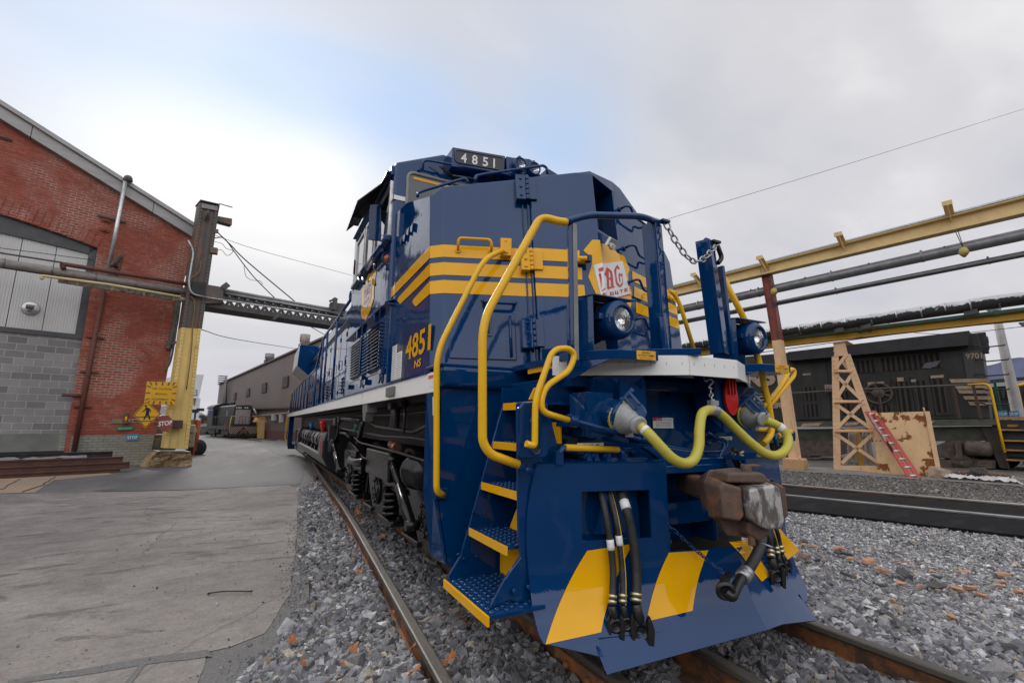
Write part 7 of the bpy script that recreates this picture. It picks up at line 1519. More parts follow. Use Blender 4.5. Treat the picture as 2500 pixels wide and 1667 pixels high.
t_ = thing('corner_pipework', 'dark teal girder end and drooping pipe behind the brick corner', 'pipework', Wp(ZL, 1180, 100, -.6)); m = MB(); m.bar(Wp(ZL, 1218, -20, -.6), Wp(ZL, 1150, 185, -.6), .3, .3); wb(m, 'girder_end', TEAL, t_); m = MB(); m.tube(catmull([Wp(ZL, 1180, 300, .1), Wp(ZL, 1140, 345, .1), Wp(ZL, 1120, 480, .1), Wp(ZL, 1085, 630, .1), Wp(ZL, 1070, 660, .1)], 6), .09, 8); m.tube(catmull([Wp(ZL, 1150, 340, .2), Wp(ZL, 1110, 620, .2), Wp(ZL, 1085, 740, .2), Wp(ZL, 1050, 800, .2)], 6), .035, 6); m.tube([Wp(ZL, 1085, 630, .2), Wp(ZL, 1140, 610, .2)], .05, 6); wb(m, 'drooping_pipe', DKPIPE, t_)
# overhead wires
def wire(label, pts, r=.012, n=8, name='overhead_wire'):
    m = MB(); m.tube(catmull(pts, n), r, 5); tag(m.build(name, WIRE), label, 'wire')
wire('thin wire from column top sloping right behind the cab', [Cp(ZC, 335, 450), Cp(ZC, 800, 605, -3), Cp(ZC, 1690, 845, -8)], .010)
wire('thick black cable from column top down to the girder', [Cp(ZC, 345, 410), Cp(ZC, 480, 540, 0), Cp(ZC, 640, 700, -.1), Cp(ZC, 1100, 1085, -.3)], .022)
wire('second black cable sagging from column to the girder', [Cp(ZC, 330, 475), Cp(ZC, 420, 480), Cp(ZC, 520, 610), Cp(ZC, 610, 730), Cp(ZC, 720, 865), Cp(ZC, 910, 1055, -.3)], .018)
wire('looping loose wire hanging beside the column top', [Cp(ZC, 330, 510), Cp(ZC, 400, 530), Cp(ZC, 440, 575), Cp(ZC, 505, 600), Cp(ZC, 450, 643), Cp(ZC, 395, 590), Cp(ZC, 340, 595)], .009)
wire('short looped wire hanging below the second cable', [Cp(ZC, 610, 740), Cp(ZC, 630, 840), Cp(ZC, 690, 878), Cp(ZC, 760, 885), Cp(ZC, 790, 920)], .009)
wire('low wire from the yellow part of the column toward the warehouse roof', [Cp(ZC, 200, 1350), Cp(ZC, 520, 1440, -6), Cp(ZC, 1110, 1535, -16)], .016)
wire('wire from girder down to the warehouse roof edge', [Cp(ZC, 1165, 1265, -.5), Cp(ZC, 1260, 1330, -3), Cp(ZC, 1400, 1410, -8)], .018)
# ------------------------------------------------------------------ grey-brown warehouse
AZ2 = R(-15.7); DY = V((math.sin(AZ2), math.cos(AZ2), 0)); NY = V((DY.y, -DY.x, 0))    # along the yard / to the right of it
NWH = -NY                                                                               # outward normal of the warehouse face (towards the road)
DWH = 9.55
def Hp(Z, x, y, off=0): p = q(Z, x, y) if Z else (x, y); return onpl(*p, NY, DWH-off)
wr = thing('warehouse', 'long grey-brown ribbed metal warehouse with louvres and two roof vents', 'building', Hp(0, 528, 1056), math.pi/2-(math.pi/2-0)+(-AZ2)*1)
wr.rotation_euler = (0, 0, -AZ2); MW = Matrix.Rotation(AZ2, 4, 'Z')
def hb_(m, name, mat, **k): m.v = [tuple(MW @ (V(p)-V(wr.location))) for p in m.v]; return m.build(name, mat, wr, **k)
tl_, tr_ = Hp(ZW, 1086, 360), Hp(ZW, 1900, 0); bl_ = Hp(ZW, 1046, 905); zr_ = tl_.z
LW = (tl_-tr_).length+9; e_ = tl_-DY*LW; e_.z = zr_+(tr_.z-tl_.z)*LW/(tl_-tr_).length; blz = V((tl_.x, tl_.y, -.15)); brz = V((e_.x, e_.y, -.15))
belt = Hp(ZW, 1062, 655).z
m = MB(); m.slab([V((tl_.x, tl_.y, belt)), V((e_.x, e_.y, belt-.2)), e_, tl_], NY*30); hb_(m, 'upper_wall', SHEET)
m = MB(); m.slab([blz+NY*.12, brz+NY*.12, V((e_.x, e_.y, belt-.2))+NY*.12, V((tl_.x, tl_.y, belt))+NY*.12], NY*29.8); hb_(m, 'lower_wall', SHEET)
m = MB(); m.bar(V((tl_.x, tl_.y, belt+.03))+NWH*.05, V((e_.x, e_.y, belt-.17))+NWH*.05, .2, .10); m.bar(tl_+NWH*.06, e_+NWH*.06, .2, .14); hb_(m, 'edge_flashing', M_('dark_brown_flashing', (.075, .065, .06), .5))
m = MB(); m.slab([blz+NWH*.02, brz+NWH*.02, brz+NWH*.02+V((0, 0, .75)), blz+NWH*.02+V((0, 0, .75))], NY*.1); hb_(m, 'plinth', M_('dark_red_plinth', (.13, .06, .05), .8))
LVM = M_('pale_louvre_slat', (.26, .25, .24), .5)
for c4 in (((1243, 455), (1273, 450), (1270, 533), (1240, 541)), ((1384, 408), (1425, 400), (1422, 492), (1380, 503)), ((1562, 348), (1617, 337), (1613, 447), (1556, 460)), ((1792, 275), (1863, 262), (1856, 388), (1786, 402))):
    P_ = [Hp(ZW, *p, .06) for p in c4]; m = MB(); m.slab(P_, NY*.05); o = hb_(m, 'wall_louvre', DIRTYBLK); m = MB(); f = lambda s, t: P_[3].lerp(P_[2], s).lerp(P_[0].lerp(P_[1], s), t)
    for i in range(11): m.bar(f(0, (i+.5)/11)+NWH*.05, f(1, (i+.5)/11)+NWH*.05, .03, .025)
    m.v = [tuple(MW @ (V(p)-V(wr.location))) for p in m.v]; m.build('louvre_slats', LVM, o)
for Z, x, y0, y1, x2, mt in ((ZW, 1645, 20, 130, 1695, GREYPIPE), (Z5, 272, 775, 925, 325, M_('rust_stained_vent', (.30, .27, .25), .6, var=(3, (.20, .09, .05), .5, .65)))):
    a, b = Hp(Z, x, y0, -1.2), Hp(Z, x, y1, -1.2); r_ = (x2-x)/Z[2]/FPX*float(np.dot(np.array(a)-CAM, _f))*.95; m = MB(); H_ = a.z-b.z; m.lathe([(r_*.86, 0), (r_*.86, H_*.45), (r_, H_*.5), (r_, H_), (r_*.9, H_)], b, (0, 0, 1), 20); m.lathe([(r_*.45, 0), (r_*.4, .1)], b+V((0, 0, H_*.22))+NWH*r_*.85, NWH, 12); hb_(m, 'roof_vent', mt)
m = MB(); 
for s in (-.25, .25): m.tube([Hp(ZW, 1130, 600, .4)+DY*s, V((Hp(ZW, 1165, 262, .4).x, Hp(ZW, 1165, 262, .4).y, Hp(ZW, 1165, 262, .4).z))+DY*s], .06, 5)
a, b = Hp(ZW, 1135, 600, .4), Hp(ZW, 1165, 270, .4)
for i in range(22): p = a.lerp(b, i/22); m.tube([p-DY*.25, p+DY*.25], .035, 4)
for i in range(4):
    p = b.lerp(a, i*.07); m.tube([p+DY*.5, p+NWH*.7+DY*.3, p+NWH*.7-DY*.3, p-DY*.5], .04, 4)
hb_(m, 'roof_ladder', M_('grey_ladder_steel', (.28, .28, .29), .5))
m = MB(); m.tube([Hp(ZW, 1160, 330, .1), Hp(ZW, 1155, 600, .1)], .10, 8); hb_(m, 'drain_pipe', GREYPIPE)
m = MB()
for c4 in (((1672, 700), (1700, 700), (1695, 765), (1668, 765)), ((1758, 700), (1775, 697), (1770, 785), (1755, 787))): m.slab([Hp(ZW, *p, .2) for p in c4], NY*.25)
m.bar(Hp(ZW, 1480, 715, .1), Hp(ZW, 1840, 680, .1), .1, .06); m.tube([Hp(ZW, 1475, 635, .2), Hp(ZW, 1500, 690, .2)], .08, 5); hb_(m, 'wall_box', M_('pale_grey_wall_box', (.42, .42, .42), .5))
m = MB(); m.poly([Hp(ZW, 1500, 985, 0)+V((0, 0, 0)), Hp(ZW, 1500, 985, 2), Hp(ZW, 1900, 1030, 2), Hp(ZW, 1900, 1000, 0)]); m.v = [(x, y, -.099) for x, y, z in m.v]; struct('loading_apron', m, LTCONC)

# ------------------------------------------------------------------ black switcher in front of it
P0 = at(*q(ZW, 1345, 968), 'z', -.1); S_ = .70
def dist_scale(): return S_
sw_ = thing('switcher_locomotive', 'dusty black switcher locomotive number 2103 with striped pilot by the warehouse', 'locomotive', P0, -AZ2)
def sb(m, nm, mat, par=None, **k): m.v = [tuple(V(p)*S_) for p in m.v]; return m.build(nm, mat, par or sw_, **k)
m = MB(); m.bx((-1.45, 0, 1.0), (1.45, 13, 1.45)); m.bx((-1.2, .3, .5), (1.2, 12.7, 1.0)); sb(m, 'underframe', LOCO2, bevel=.02)
m = MB(); m.slab([(-1.45, -.06, .25), (1.45, -.06, .25), (1.45, -.06, 1.5), (-1.45, -.06, 1.5)], (0, .08, 0)); PIL = sb(m, 'pilot', LOCO2)
m = MB()
for s in (-1, 1):
    for i in range(7):
        x = s*(.05+.24*i); 
        if i == 6: continue
        m.poly([(x, -.07, 1.42), (x+s*.11, -.07, 1.42), (min(max(x+s*.11+s*.75, -1.44), 1.44), -.07, .55), (min(max(x+s*.75, -1.44), 1.44), -.07, .55)])
sb(m, 'chevron_stripe', TANL, PIL, recalc=False)
m = MB(); m.box((0, -.4, .75), (.3, .7, .3)); m.box((0, -.15, .8), (.7, .2, .6)); sb(m, 'coupler', STEELR, bevel=.02)
m = MB(); m.prism([(-.98, 1.45), (.98, 1.45), (.98, 3.85), (.75, 4.02), (-.75, 4.02), (-.98, 3.85)], 'y', .9, 9.4); HD = sb(m, 'hood', LOCO2, bevel=.03)
m = MB(); m.bx((-.82, .86, 1.7), (.82, .9, 3.45)); sb(m, 'radiator_shutter', M_('dusty_pale_shutter', (.34, .30, .28), .75, var=(3, (.26, .22, .2), .4, .7)), HD)
m = MB(); m.bx((-1.0, .82, 3.5), (1.0, .98, 3.85)); nb = sb(m, 'number_board', LOCO2, HD); m = MB(); lettering(m, '2103', V((-.85, .81, 3.58)), (1, 0, 0), (0, 0, 1), .20, .62, .03)
for x in (.18, .42): m.lathe([(.085, .0), (.0, .01)], (x, .81, 3.68), (0, -1, 0), 12)
sb(m, 'board_lettering', WHITE, nb, recalc=False)
m = MB(); ar = [(1.42*math.cos(t), 3.75+.62*math.sin(t)) for t in np.linspace(0, math.pi, 15)]; m.prism([(-1.45, 1.45), (1.45, 1.45), (1.45, 3.75)]+ar[1:-1]+[(-1.45, 3.75)], 'y', 9.4, 12.6); CB2 = sb(m, 'cab', LOCO2, bevel=.02)
m = MB(); ar2 = [(1.6*math.cos(t), 3.72+.72*math.sin(t)) for t in np.linspace(0, math.pi, 15)]; m.prism(ar2+[(x*.96, z-.06) for x, z in ar2[::-1]], 'y', 9.2, 12.8); sb(m, 'cab_roof', M_('dusty_grey_cab_roof', (.05, .05, .05), .5), CB2)
m = MB(); m.bx((-1.40, 9.37, 2.75), (-1.03, 9.39, 3.6)); m.bx((1.03, 9.37, 2.75), (1.40, 9.39, 3.6)); m.bx((-1.47, 9.8, 2.75), (-1.455, 12.2, 3.6)); sb(m, 'window', GLASS, CB2)
m = MB(); m.bx((-1.0, 3.4, 2.6), (-.98, 4.4, 3.3)); sb(m, 'hood_placard', M_('pale_placard', (.45, .45, .46), .6), HD); m = MB()
for y in np.arange(1.3, 9.2, .95): m.bx((-1.0, y, 1.6), (-.975, y+.85, 3.3))
m.lathe([(.3, 0), (.3, .5), (.22, .55)], (-.2, 5.2, 4.0), (0, 0, 1), 14); sb(m, 'hood_doors', LOCO2, HD)
m = MB()
for x in (-1.4, 1.4):
    m.tube([(x, .3, 2.6), (x, 9.4, 2.6)], .035, 6)
    for y in np.arange(.4, 9.4, 1.5): m.tube([(x, y, 1.45), (x, y, 2.6)], .03, 5)
for x in (-.5, .5, -.15, .15): m.tube([(x, .08, 1.45), (x, .08, 2.6)], .03, 5)
m.tube([(-.5, .08, 2.6), (.5, .08, 2.6)], .03, 5); sb(m, 'handrail', DKPIPE)
m = MB()
for s in (-1, 1): m.tube([(s*1.45, -.05, .6), (s*1.5, -.05, 1.6), (s*1.38, .1, 2.6), (s*.9, .1, 2.65)], .045, 6)
sb(m, 'step_rail', YELH)
m = MB()
for y in (2, 4.2, 9, 11.2):
    for s in (-1, 1): m = MB(); m.lathe([(0, .05), (.3, .05), (.48, .0), (.5, -.12)], (s*1.05, y, .58), (s, 0, 0), 18); sb(m, 'wheel', DIRTYBLK)
m = MB(); m.prism([(1.2, .5), (1.2, .95), (5, .95), (5, .5), (4.2, .35), (2, .35)], 'x', -1.28, -1.18); sb(m, 'truck_frame', DIRTYBLK); m = MB(); m.prism([(8.2, .5), (8.2, .95), (12, .95), (12, .5), (11.2, .35), (9, .35)], 'x', -1.28, -1.18); sb(m, 'truck_frame', DIRTYBLK); m = MB(); m.lathe([(.28, 0), (.28, 1.6)], (-1.1, 5.4, .75), (0, 1, 0), 16); sb(m, 'air_tank', DIRTYBLK)
m = MB(); m.bx((-1.47, 1.6, 1.0), (-1.455, 2.6, 1.9)); sb(m, 'red_panel', M_('faint_red_panel', (.20, .04, .035), .6))
for s in (-1, 1):
    a, b = P0+NY*(s*.52)-DY*7, P0+NY*(s*.52)+DY*14
    a.z = b.z = -.06; m = MB(); m.bar(a, b, .07, .06); tag(m.build('rail', RAIL), ('left' if s < 0 else 'right')+' rail under the black switcher in front of the warehouse', 'rail', 'rails of the yard tracks')
# tan sign shelter
t_ = thing('notice_shelter', 'tan wooden notice post with a small roof beside the switcher', 'shelter', at(*q(ZW, 1550, 972), 'z', -.1)); pl_ = t_.location.copy()
def Sp(x, y): return onpl(*q(ZW, x, y), NW, NW.dot(pl_))
m = MB(); m.bar(Sp(1549, 975), Sp(1556, 760), .42, .42); wb(m, 'post', TANWOOD, t_); m = MB(); m.slab([Sp(1522, 735), Sp(1598, 735), Sp(1625, 790), Sp(1545, 792)], (0, 0, .08)); m.slab([Sp(1522, 735), Sp(1545, 792), Sp(1498, 782)], NW*-.8); m.bar(Sp(1560, 810), Sp(1590, 790), .1, .1); wb(m, 'hood', TANWOOD, t_)
# ------------------------------------------------------------------ far things to the left
fw = at(*q(ZW, 855, 770), 'z', -.1); fw = V((CAM[0], CAM[1], 0))+(V((ray(*q(ZW, 850, 760))[0], ray(*q(ZW, 850, 760))[1], 0)).normalized())*82
def Fp(Z, x, y, off=0): return onpl(*q(Z, x, y), NW, NW.dot(fw)+off)
t_ = thing('white_silo_building', 'distant tall white plant building behind the yellow column', 'building', V((Fp(ZW, 800, 760).x, Fp(ZW, 800, 760).y, -.1)))
a, b = Fp(ZW, 640, 250), Fp(ZW, 912, 250); c_ = Fp(ZW, 880, 520); m = MB()
m.bx((0, 0, 0), (0, 0, 0)) if False else m.slab([V((a.x, a.y, -.1)), V((b.x-.6, b.y, -.1)), V((b.x, b.y, b.z)), a], -NW*14); wb(m, 'tower', FARWHITE, t_)
m = MB(); m.slab([Fp(ZW, 640, 500, .8), Fp(ZW, 875, 518, .8), V((Fp(ZW, 850, 760, .8).x, Fp(ZW, 850, 760, .8).y, -.1)), V((Fp(ZW, 640, 760, .8).x, Fp(ZW, 640, 760, .8).y, -.1))], -NW*6); wb(m, 'lower_block', FARWHITE, t_); m = MB(); m.slab([Fp(ZW, 800, 515, .9), Fp(ZW, 826, 518, .9), Fp(ZW, 812, 598, .9), Fp(ZW, 797, 592, .9)], -NW*.1); wb(m, 'rusty_door', M_('far_rusty_door', (.20, .14, .10), .7), t_)
m = MB(); 
for x in (795, 832): m.bar(Fp(ZW, x, 425, 1.5), Fp(ZW, x+2, 487, 1.5), .12, .12)
for y in (425, 450, 480): m.bar(Fp(ZW, 785, y, 1.5), Fp(ZW, 838, y+2, 1.5), .12, .12)
m.slab([Fp(ZW, 785, 483, 2), Fp(ZW, 838, 486, 2), Fp(ZW, 838, 490, 2), Fp(ZW, 785, 488, 2)], -NW*1.2); wb(m, 'balcony', GREYPIPE, t_)
t_ = thing('grey_shed', 'dark-roofed low shed glimpsed between brick corner and yellow column', 'shed', V((Fp(ZW, 450, 850).x, Fp(ZW, 450, 850).y, -.1))); fw0 = fw.copy(); fw = V((-11, 42, 0)); m = MB(); m.slab([Fp(ZW, 395, 610), Fp(ZW, 500, 600), Fp(ZW, 500, 690), Fp(ZW, 420, 700)], -NW*6); wb(m, 'white_wall', FARWHITE, t_); m = MB(); m.slab([Fp(ZW, 345, 925), Fp(ZW, 445, 930), Fp(ZW, 455, 720), Fp(ZW, 380, 720)], -NW*5); wb(m, 'grey_wall', M_('dull_grey_shed_wall', (.10, .095, .09), .8), t_); fw = fw0
# street lamps, low red wall, rubble
t_ = thing('light_pole', 'thin distant light pole with two dark lamp heads beside the white building', 'lamp pole', V((Fp(ZW, 812, 760, 20).x, Fp(ZW, 812, 760, 20).y, -.1))); m = MB(); m.tube([V((t_.location.x, t_.location.y, -.1)), Fp(ZW, 818, 650, 20), Fp(ZW, 835, 645, 20)], .10, 6); wb(m, 'pole', DKPIPE, t_); m = MB(); m.box(Fp(ZW, 775, 660, 20), (1.2, .5, .35)); m.box(Fp(ZW, 872, 645, 20), (.7, .4, .3)); m.tube([Fp(ZW, 815, 685, 20), Fp(ZW, 875, 645, 20)], .06, 5); wb(m, 'lamp_head', DIRTYBLK, t_)
gp = lambda x, y, dd: V((CAM[0], CAM[1], 0))+V((ray(*q(ZW, x, y))[0], ray(*q(ZW, x, y))[1], 0)).normalized()*dd
def hz(x, y, dd): d_ = ray(*q(ZW, x, y)); return V(CAM+d_*(dd/math.hypot(d_[0], d_[1])))
t_ = thing('low_red_wall', 'low dull red wall in the distance under the bare trees', 'wall', gp(950, 850, 95)); m = MB(); a, b = hz(860, 826, 95), hz(1045, 822, 95); m.slab([V((a.x, a.y, -.1)), V((b.x, b.y, -.1)), b, a], V((.3, 1.5, 0))); wb(m, 'wall', M_('dull_red_wall', (.22, .07, .05), .85), t_)
m = MB(); 
for i in range(60):
    p = gp(860+170*random.random(), 900, 60+25*random.random()); s_ = random.uniform(.4, 1.1); pv, pf_ = protos[random.randrange(14)]; m.add([V(a)*s_*.9+V((p.x, p.y, .15+.35*random.random())) for a in pv], [list(f_) for f_ in pf_])
o = m.build('rubble_heap', M_('grey_rubble', (.17, .165, .16), .9, var=(.8, (.10, .095, .09), .4, .7))); o['kind'] = 'stuff'; o['label'] = 'grey heap of rubble in the distance left of the switcher'
def twig(m, p, d, L_, r_, depth):
    e2 = p+d*L_; m.tube([p, e2], [r_, r_*.7], 4, caps=False)
    if depth == 0: return
    for k in range(3 if depth > 1 else 4):
        nd = (d+V((random.uniform(-1, 1), random.uniform(-1, 1), random.uniform(-.25, .8)))*.75).normalized(); twig(m, p.lerp(e2, random.uniform(.5, 1)), nd, L_*random.uniform(.55, .8), r_*.55, depth-1)
labs = ['leftmost bare tree right of the white building', 'second bare tree from the white building', 'middle bare tree above the low red wall', 'tall thin bare tree above the low red wall', 'bare tree partly behind the switcher cab', 'low bare bush at the foot of the far trees']
for i, (x, y) in enumerate(((862, 712), (893, 700), (925, 715), (965, 712), (1005, 705), (945, 760))):
    b_ = gp(x, 840, 100+4*i); tp = hz(x, y, 100+4*i); H_ = tp.z+.5; t_ = thing('bare_tree', labs[i], 'tree', (b_.x, b_.y, -.1), 0, 'bare trees beyond the yard'); m = MB(); m.tube([(0, 0, 0), (0, 0, H_*.35)], [.16, .12], 6); m.build('trunk', BARK, t_); m = MB()
    for k in range(7): twig(m, V((0, 0, H_*random.uniform(.08, .35))), V((random.uniform(-.7, .7), random.uniform(-.7, .7), 1)).normalized(), H_*.34, .06, 4)
    m.build('crown', BARK, t_)
# orange lift machine
lp_ = at(*q(ZW, 790, 1150), 'z', -.1); t_ = thing('lift_machine', 'orange lift machine with raised arm parked behind the yellow column', 'machine', lp_)
def Op(x, y, off=0): return onpl(*q(ZW, x, y), NW, NW.dot(lp_)+off)
m = MB(); m.slab([Op(840, 757), Op(886, 757), Op(857, 1000), Op(818, 1000)], -NW*.5); o = wb(m, 'mast', M_('salmon_orange_mast', (.66, .17, .08), .45), t_, bevel=.03); m = MB(); m.slab([Op(705, 1045, .1), Op(800, 1015, .1), Op(815, 1110, .1), Op(705, 1090, .1)], -NW*1.2); m.bx((0, 0, 0), (0, 0, 0)) if False else None; wb(m, 'body', ORANGE, t_, bevel=.04)
m = MB()
for a, b in (((720, 905), (832, 905)), ((790, 850), (785, 1000)), ((832, 905), (815, 1110)), ((722, 905), (745, 1010)), ((705, 1010), (850, 1005)), ((815, 1010), (790, 1155))): m.bar(Op(*a, .3), Op(*b, .3), .06, .06)
wb(m, 'guard_frame', M_('red_orange_frame', (.42, .07, .035), .5), t_)
m = MB(); m.lathe([(.0, .12), (.2, .12), (.36, .08), (.38, 0), (.36, -.1)], Op(828, 1075, .2), NW, 20); wb(m, 'wheel', RUBBER, t_); m = MB(); m.slab([Op(765, 755, -.5), Op(832, 755, -.5), Op(812, 1010, -.5), Op(730, 1010, -.5)], -NW*.2); wb(m, 'tan_board', M_('dull_tan_board', (.35, .28, .17), .7), t_); m = MB(); m.box(Op(735, 860, .2), (.5, .3, .35)); m.box(Op(740, 960, .1), (.5, .4, .8)); wb(m, 'seat', M_('pale_cream_seat', (.42, .40, .26), .6), t_, bevel=.05)
# wood pile at the brick corner
for i, (x, y, l_) in enumerate(((395, 985, 'topmost'), (370, 1020, 'second'), (360, 1050, 'third'), (345, 1085, 'fourth'), (335, 1120, 'lowest'))):
    c_ = onpl(*q(ZW, x, y), NW, D0-1.2); t_ = thing('timber_baulk', f'{l_} pale timber of the stack between brick corner and yellow column', 'timber', c_, 0, 'timbers stacked at the brick corner'); m = MB(); m.bar(c_-WD*.28+NW*.6, c_-WD*.25-NW*.9, .45, .17); m.bar(c_-WD*.1+NW*.5+V((0, 0, .14)), c_+WD*.2-NW*.9+V((0, 0, .14)), .25, .10); wb(m, 'timber', M_('pinkish_split_timber', (.32, .20, .14), .85, var=(5, (.20, .13, .09), .4, .7)) if i == 0 else bpy.data.materials['pinkish_split_timber'], t_, bevel=.02)
c_ = onpl(*q(ZW, 375, 1110), NW, D0-.2); t_ = thing('olive_drum', 'dark olive drum lying at the foot of the yellow column', 'drum', c_); m = MB(); m.lathe([(0, 0), (.30, 0), (.32, .03), (.32, .8), (.30, .82), (0, .82)], c_-NW*.4, NW+V((.3, 0, .3)), 18); wb(m, 'drum_shell', M_('dark_olive_paint', (.045, .042, .02), .6), t_)
# yellow rail stair far right end of blue locomotive belongs to it

# ------------------------------------------------------------------ right-hand yard: runway, pipe rack, black locomotive
AZY = R(-15); NA = V((math.cos(AZY), -math.sin(AZY), 0)); DA = V((math.sin(AZY), math.cos(AZY), 0)); NT = -NA      # NT points to the camera
def Y_(Z, x, y, d): return onpl(*q(Z, x, y), NA, d)
DP = 14.78
pb = Y_(ZR, 525, 1200, DP); po = thing('runway_post', 'steel runway post, red above and peach tan below, on a concrete block', 'post', (pb.x, pb.y, -.13))
def hbeam(a, b, w, dd, nm, mat, root):
    m = MB(); t = .03
    for s in (-1, 1): m.slab([a+DA*(s*w/2), b+DA*(s*w/2), b+DA*(s*w/2)-NT*dd, a+DA*(s*w/2)-NT*dd], DA*(-s*t))
    m.slab([a+DA*(-w/2)-NT*(dd*.12), a+DA*(w/2)-NT*(dd*.12), b+DA*(w/2)-NT*(dd*.12), b+DA*(-w/2)-NT*(dd*.12)], -NT*t); wb(m, nm, mat, root, bevel=.006)
A0, A1, A2 = Y_(ZR, 520, 1155, DP), Y_(ZR, 388, 245, DP), Y_(ZP, 617, 475, DP)
W_ = (Y_(ZR, 545, 1150, DP)-Y_(ZR, 470, 1150, DP)).length
mid = A1.lerp(A2, .12); hbeam(A0, mid, W_, .35, 'tan_shaft', TANP, po); hbeam(mid, A2, W_, .35, 'red_shaft', REDOX, po)
m = MB(); m.box(V((pb.x, pb.y, .02))+NA*.1, (.55, .62, .34), Matrix.Rotation(-AZY, 3, 'Z')); wb(m, 'block', painted('ochre_concrete_block', (.50, .30, .15), (.2, .1, .06), .55, .66), po, bevel=.03); m = MB(); m.box(V((pb.x, pb.y, .20))+NA*.1, (.55, .55, .03), Matrix.Rotation(-AZY, 3, 'Z'))
for s in (-.22, .22): m.cyl(V((pb.x, pb.y, .2))+DA*s+NT*.15, V((pb.x, pb.y, .30))+DA*s+NT*.15, .03, n=6)
wb(m, 'base_plate', TANP, po)
# yellow runway beam with stub brackets
rb_ = thing('runway_beam', 'long pale yellow crane runway beam high above the tracks', 'beam', Y_(ZP, 700, 470, DP)); u0_, u1_ = Y_(ZP, 20, 612, DP), Y_(ZP, 2500, -20, DP); l0_, l1_ = Y_(ZP, 20, 664, DP), Y_(ZP, 2500, 85, DP); ext = (u0_-u1_).normalized(); ex2 = (l0_-l1_).normalized(); u0_, l0_, u1_, l1_ = u0_+ext*14, l0_+ex2*14, u1_-ext*8, l1_-ex2*8
m = MB(); m.slab([l0_, l1_, u1_, u0_], -NT*.04); m.slab([u0_+NT*.14, u1_+NT*.14, u1_-NT*.2, u0_-NT*.2], (0, 0, .04)); m.slab([l0_+NT*.14, l1_+NT*.14, l1_-NT*.2, l0_-NT*.2], (0, 0, .04)); wb(m, 'beam_web', BEAMY, rb_)
m = MB(); m.slab([u0_+V((0, 0, .05))+NT*.16, u1_+V((0, 0, .05))+NT*.16, u1_+V((0, 0, .05))-NT*.1, u0_+V((0, 0, .05))-NT*.1], (0, 0, .05)); wb(m, 'crane_rail', STEEL, rb_)
for (a, b) in (((195, 580), (130, 525)), ((632, 475), (575, 425)), ((1150, 330), (1135, 262)), ((1862, 140), (1862, 65))):
    p, r_ = Y_(ZP, *a, DP), Y_(ZP, *b, DP-.9); m = MB(); L_ = NT*.62; c_ = p+V((0, 0, .0)); m.bar(c_, c_+L_+V((0, 0, .27)), .20, .03); m.bar(c_-V((0, 0, .1)), c_+L_+V((0, 0, .23)), .03, .18); m.slab([c_+L_-DA*.11+V((0, 0, .16)), c_+L_+DA*.11+V((0, 0, .16)), c_+L_+DA*.11+V((0, 0, .30)), c_+L_-DA*.11+V((0, 0, .30))], NT*.03); wb(m, 'stub_bracket', BEAMY, rb_, bevel=.01)
def ypipe(label, a, b, r, mat, d, name='overhead_pipe', cat='pipe', k=0):
    P_, Q_ = Y_(ZP, *a, d), Y_(ZP, *b, d); P_ = P_+(P_-Q_).normalized()*(14 if a[0] < 50 else 0); Q_ = Q_+(Q_-P_).normalized()*8; t_ = thing(name, label, cat, P_); m = MB(); m.tube([P_, Q_], r, 14); 
    if k:
        for i in range(k): p = P_.lerp(Q_, (i+.5)/k); m.lathe([(r, 0), (r*1.12, .0), (r*1.12, .04), (r, .04)], p, Q_-P_, 12); m.box(p+V((0, 0, r+.02)), (.04, .04, .05))
    wb(m, 'pipe_run', mat, t_); return t_
ypipe('thick grey pipe below the yellow runway beam', (10, 765), (2480, 225), .16, GREYPIPE, DP+.3, k=14); ypipe('thin dark pipe lying on the thick grey pipe', (10, 745), (2480, 205), .035, DKPIPE, DP+.2, k=18)
ypipe('dark pipe lower down, third below the runway beam', (10, 850), (2480, 358), .085, DKPIPE, DP+.3, k=9); ypipe('thin twin pipe just above the dark third pipe', (10, 838), (760, 693), .03, GREYPIPE, DP+.2)
for i, (x, y, x2) in enumerate(((1950, 372, 1905), (683, 637, 680))):
    c_ = Y_(ZP, x, y, DP-.25); t_ = thing('hanging_lamp', 'yellow lamp hanging by two thin rods below the runway beam' if i == 0 else 'small yellow lamp hanging beside the red post', 'lamp', c_); m = MB(); m.lathe([(.02, .15), (.08, .12), (.11, .02), (.10, -.05), (.06, -.10), (.03, -.14)], c_, (0, 0, 1), 14); wb(m, 'lamp_body', painted('grimy_yellow_lamp', (.45, .36, .10), lo=.55, hi=.6) if i == 0 else bpy.data.materials['grimy_yellow_lamp'], t_); m = MB()
    t0 = Y_(ZP, *((1892, 228), (660, 545))[i], DP-.1); t1 = Y_(ZP, *((1910, 225), (668, 545))[i], DP-.1); m.tube([t0, c_+V((0, 0, .12))], .01, 4); m.tube([t1, c_+V((.04, 0, .12))], .01, 4); wb(m, 'rods', DKPIPE, t_)
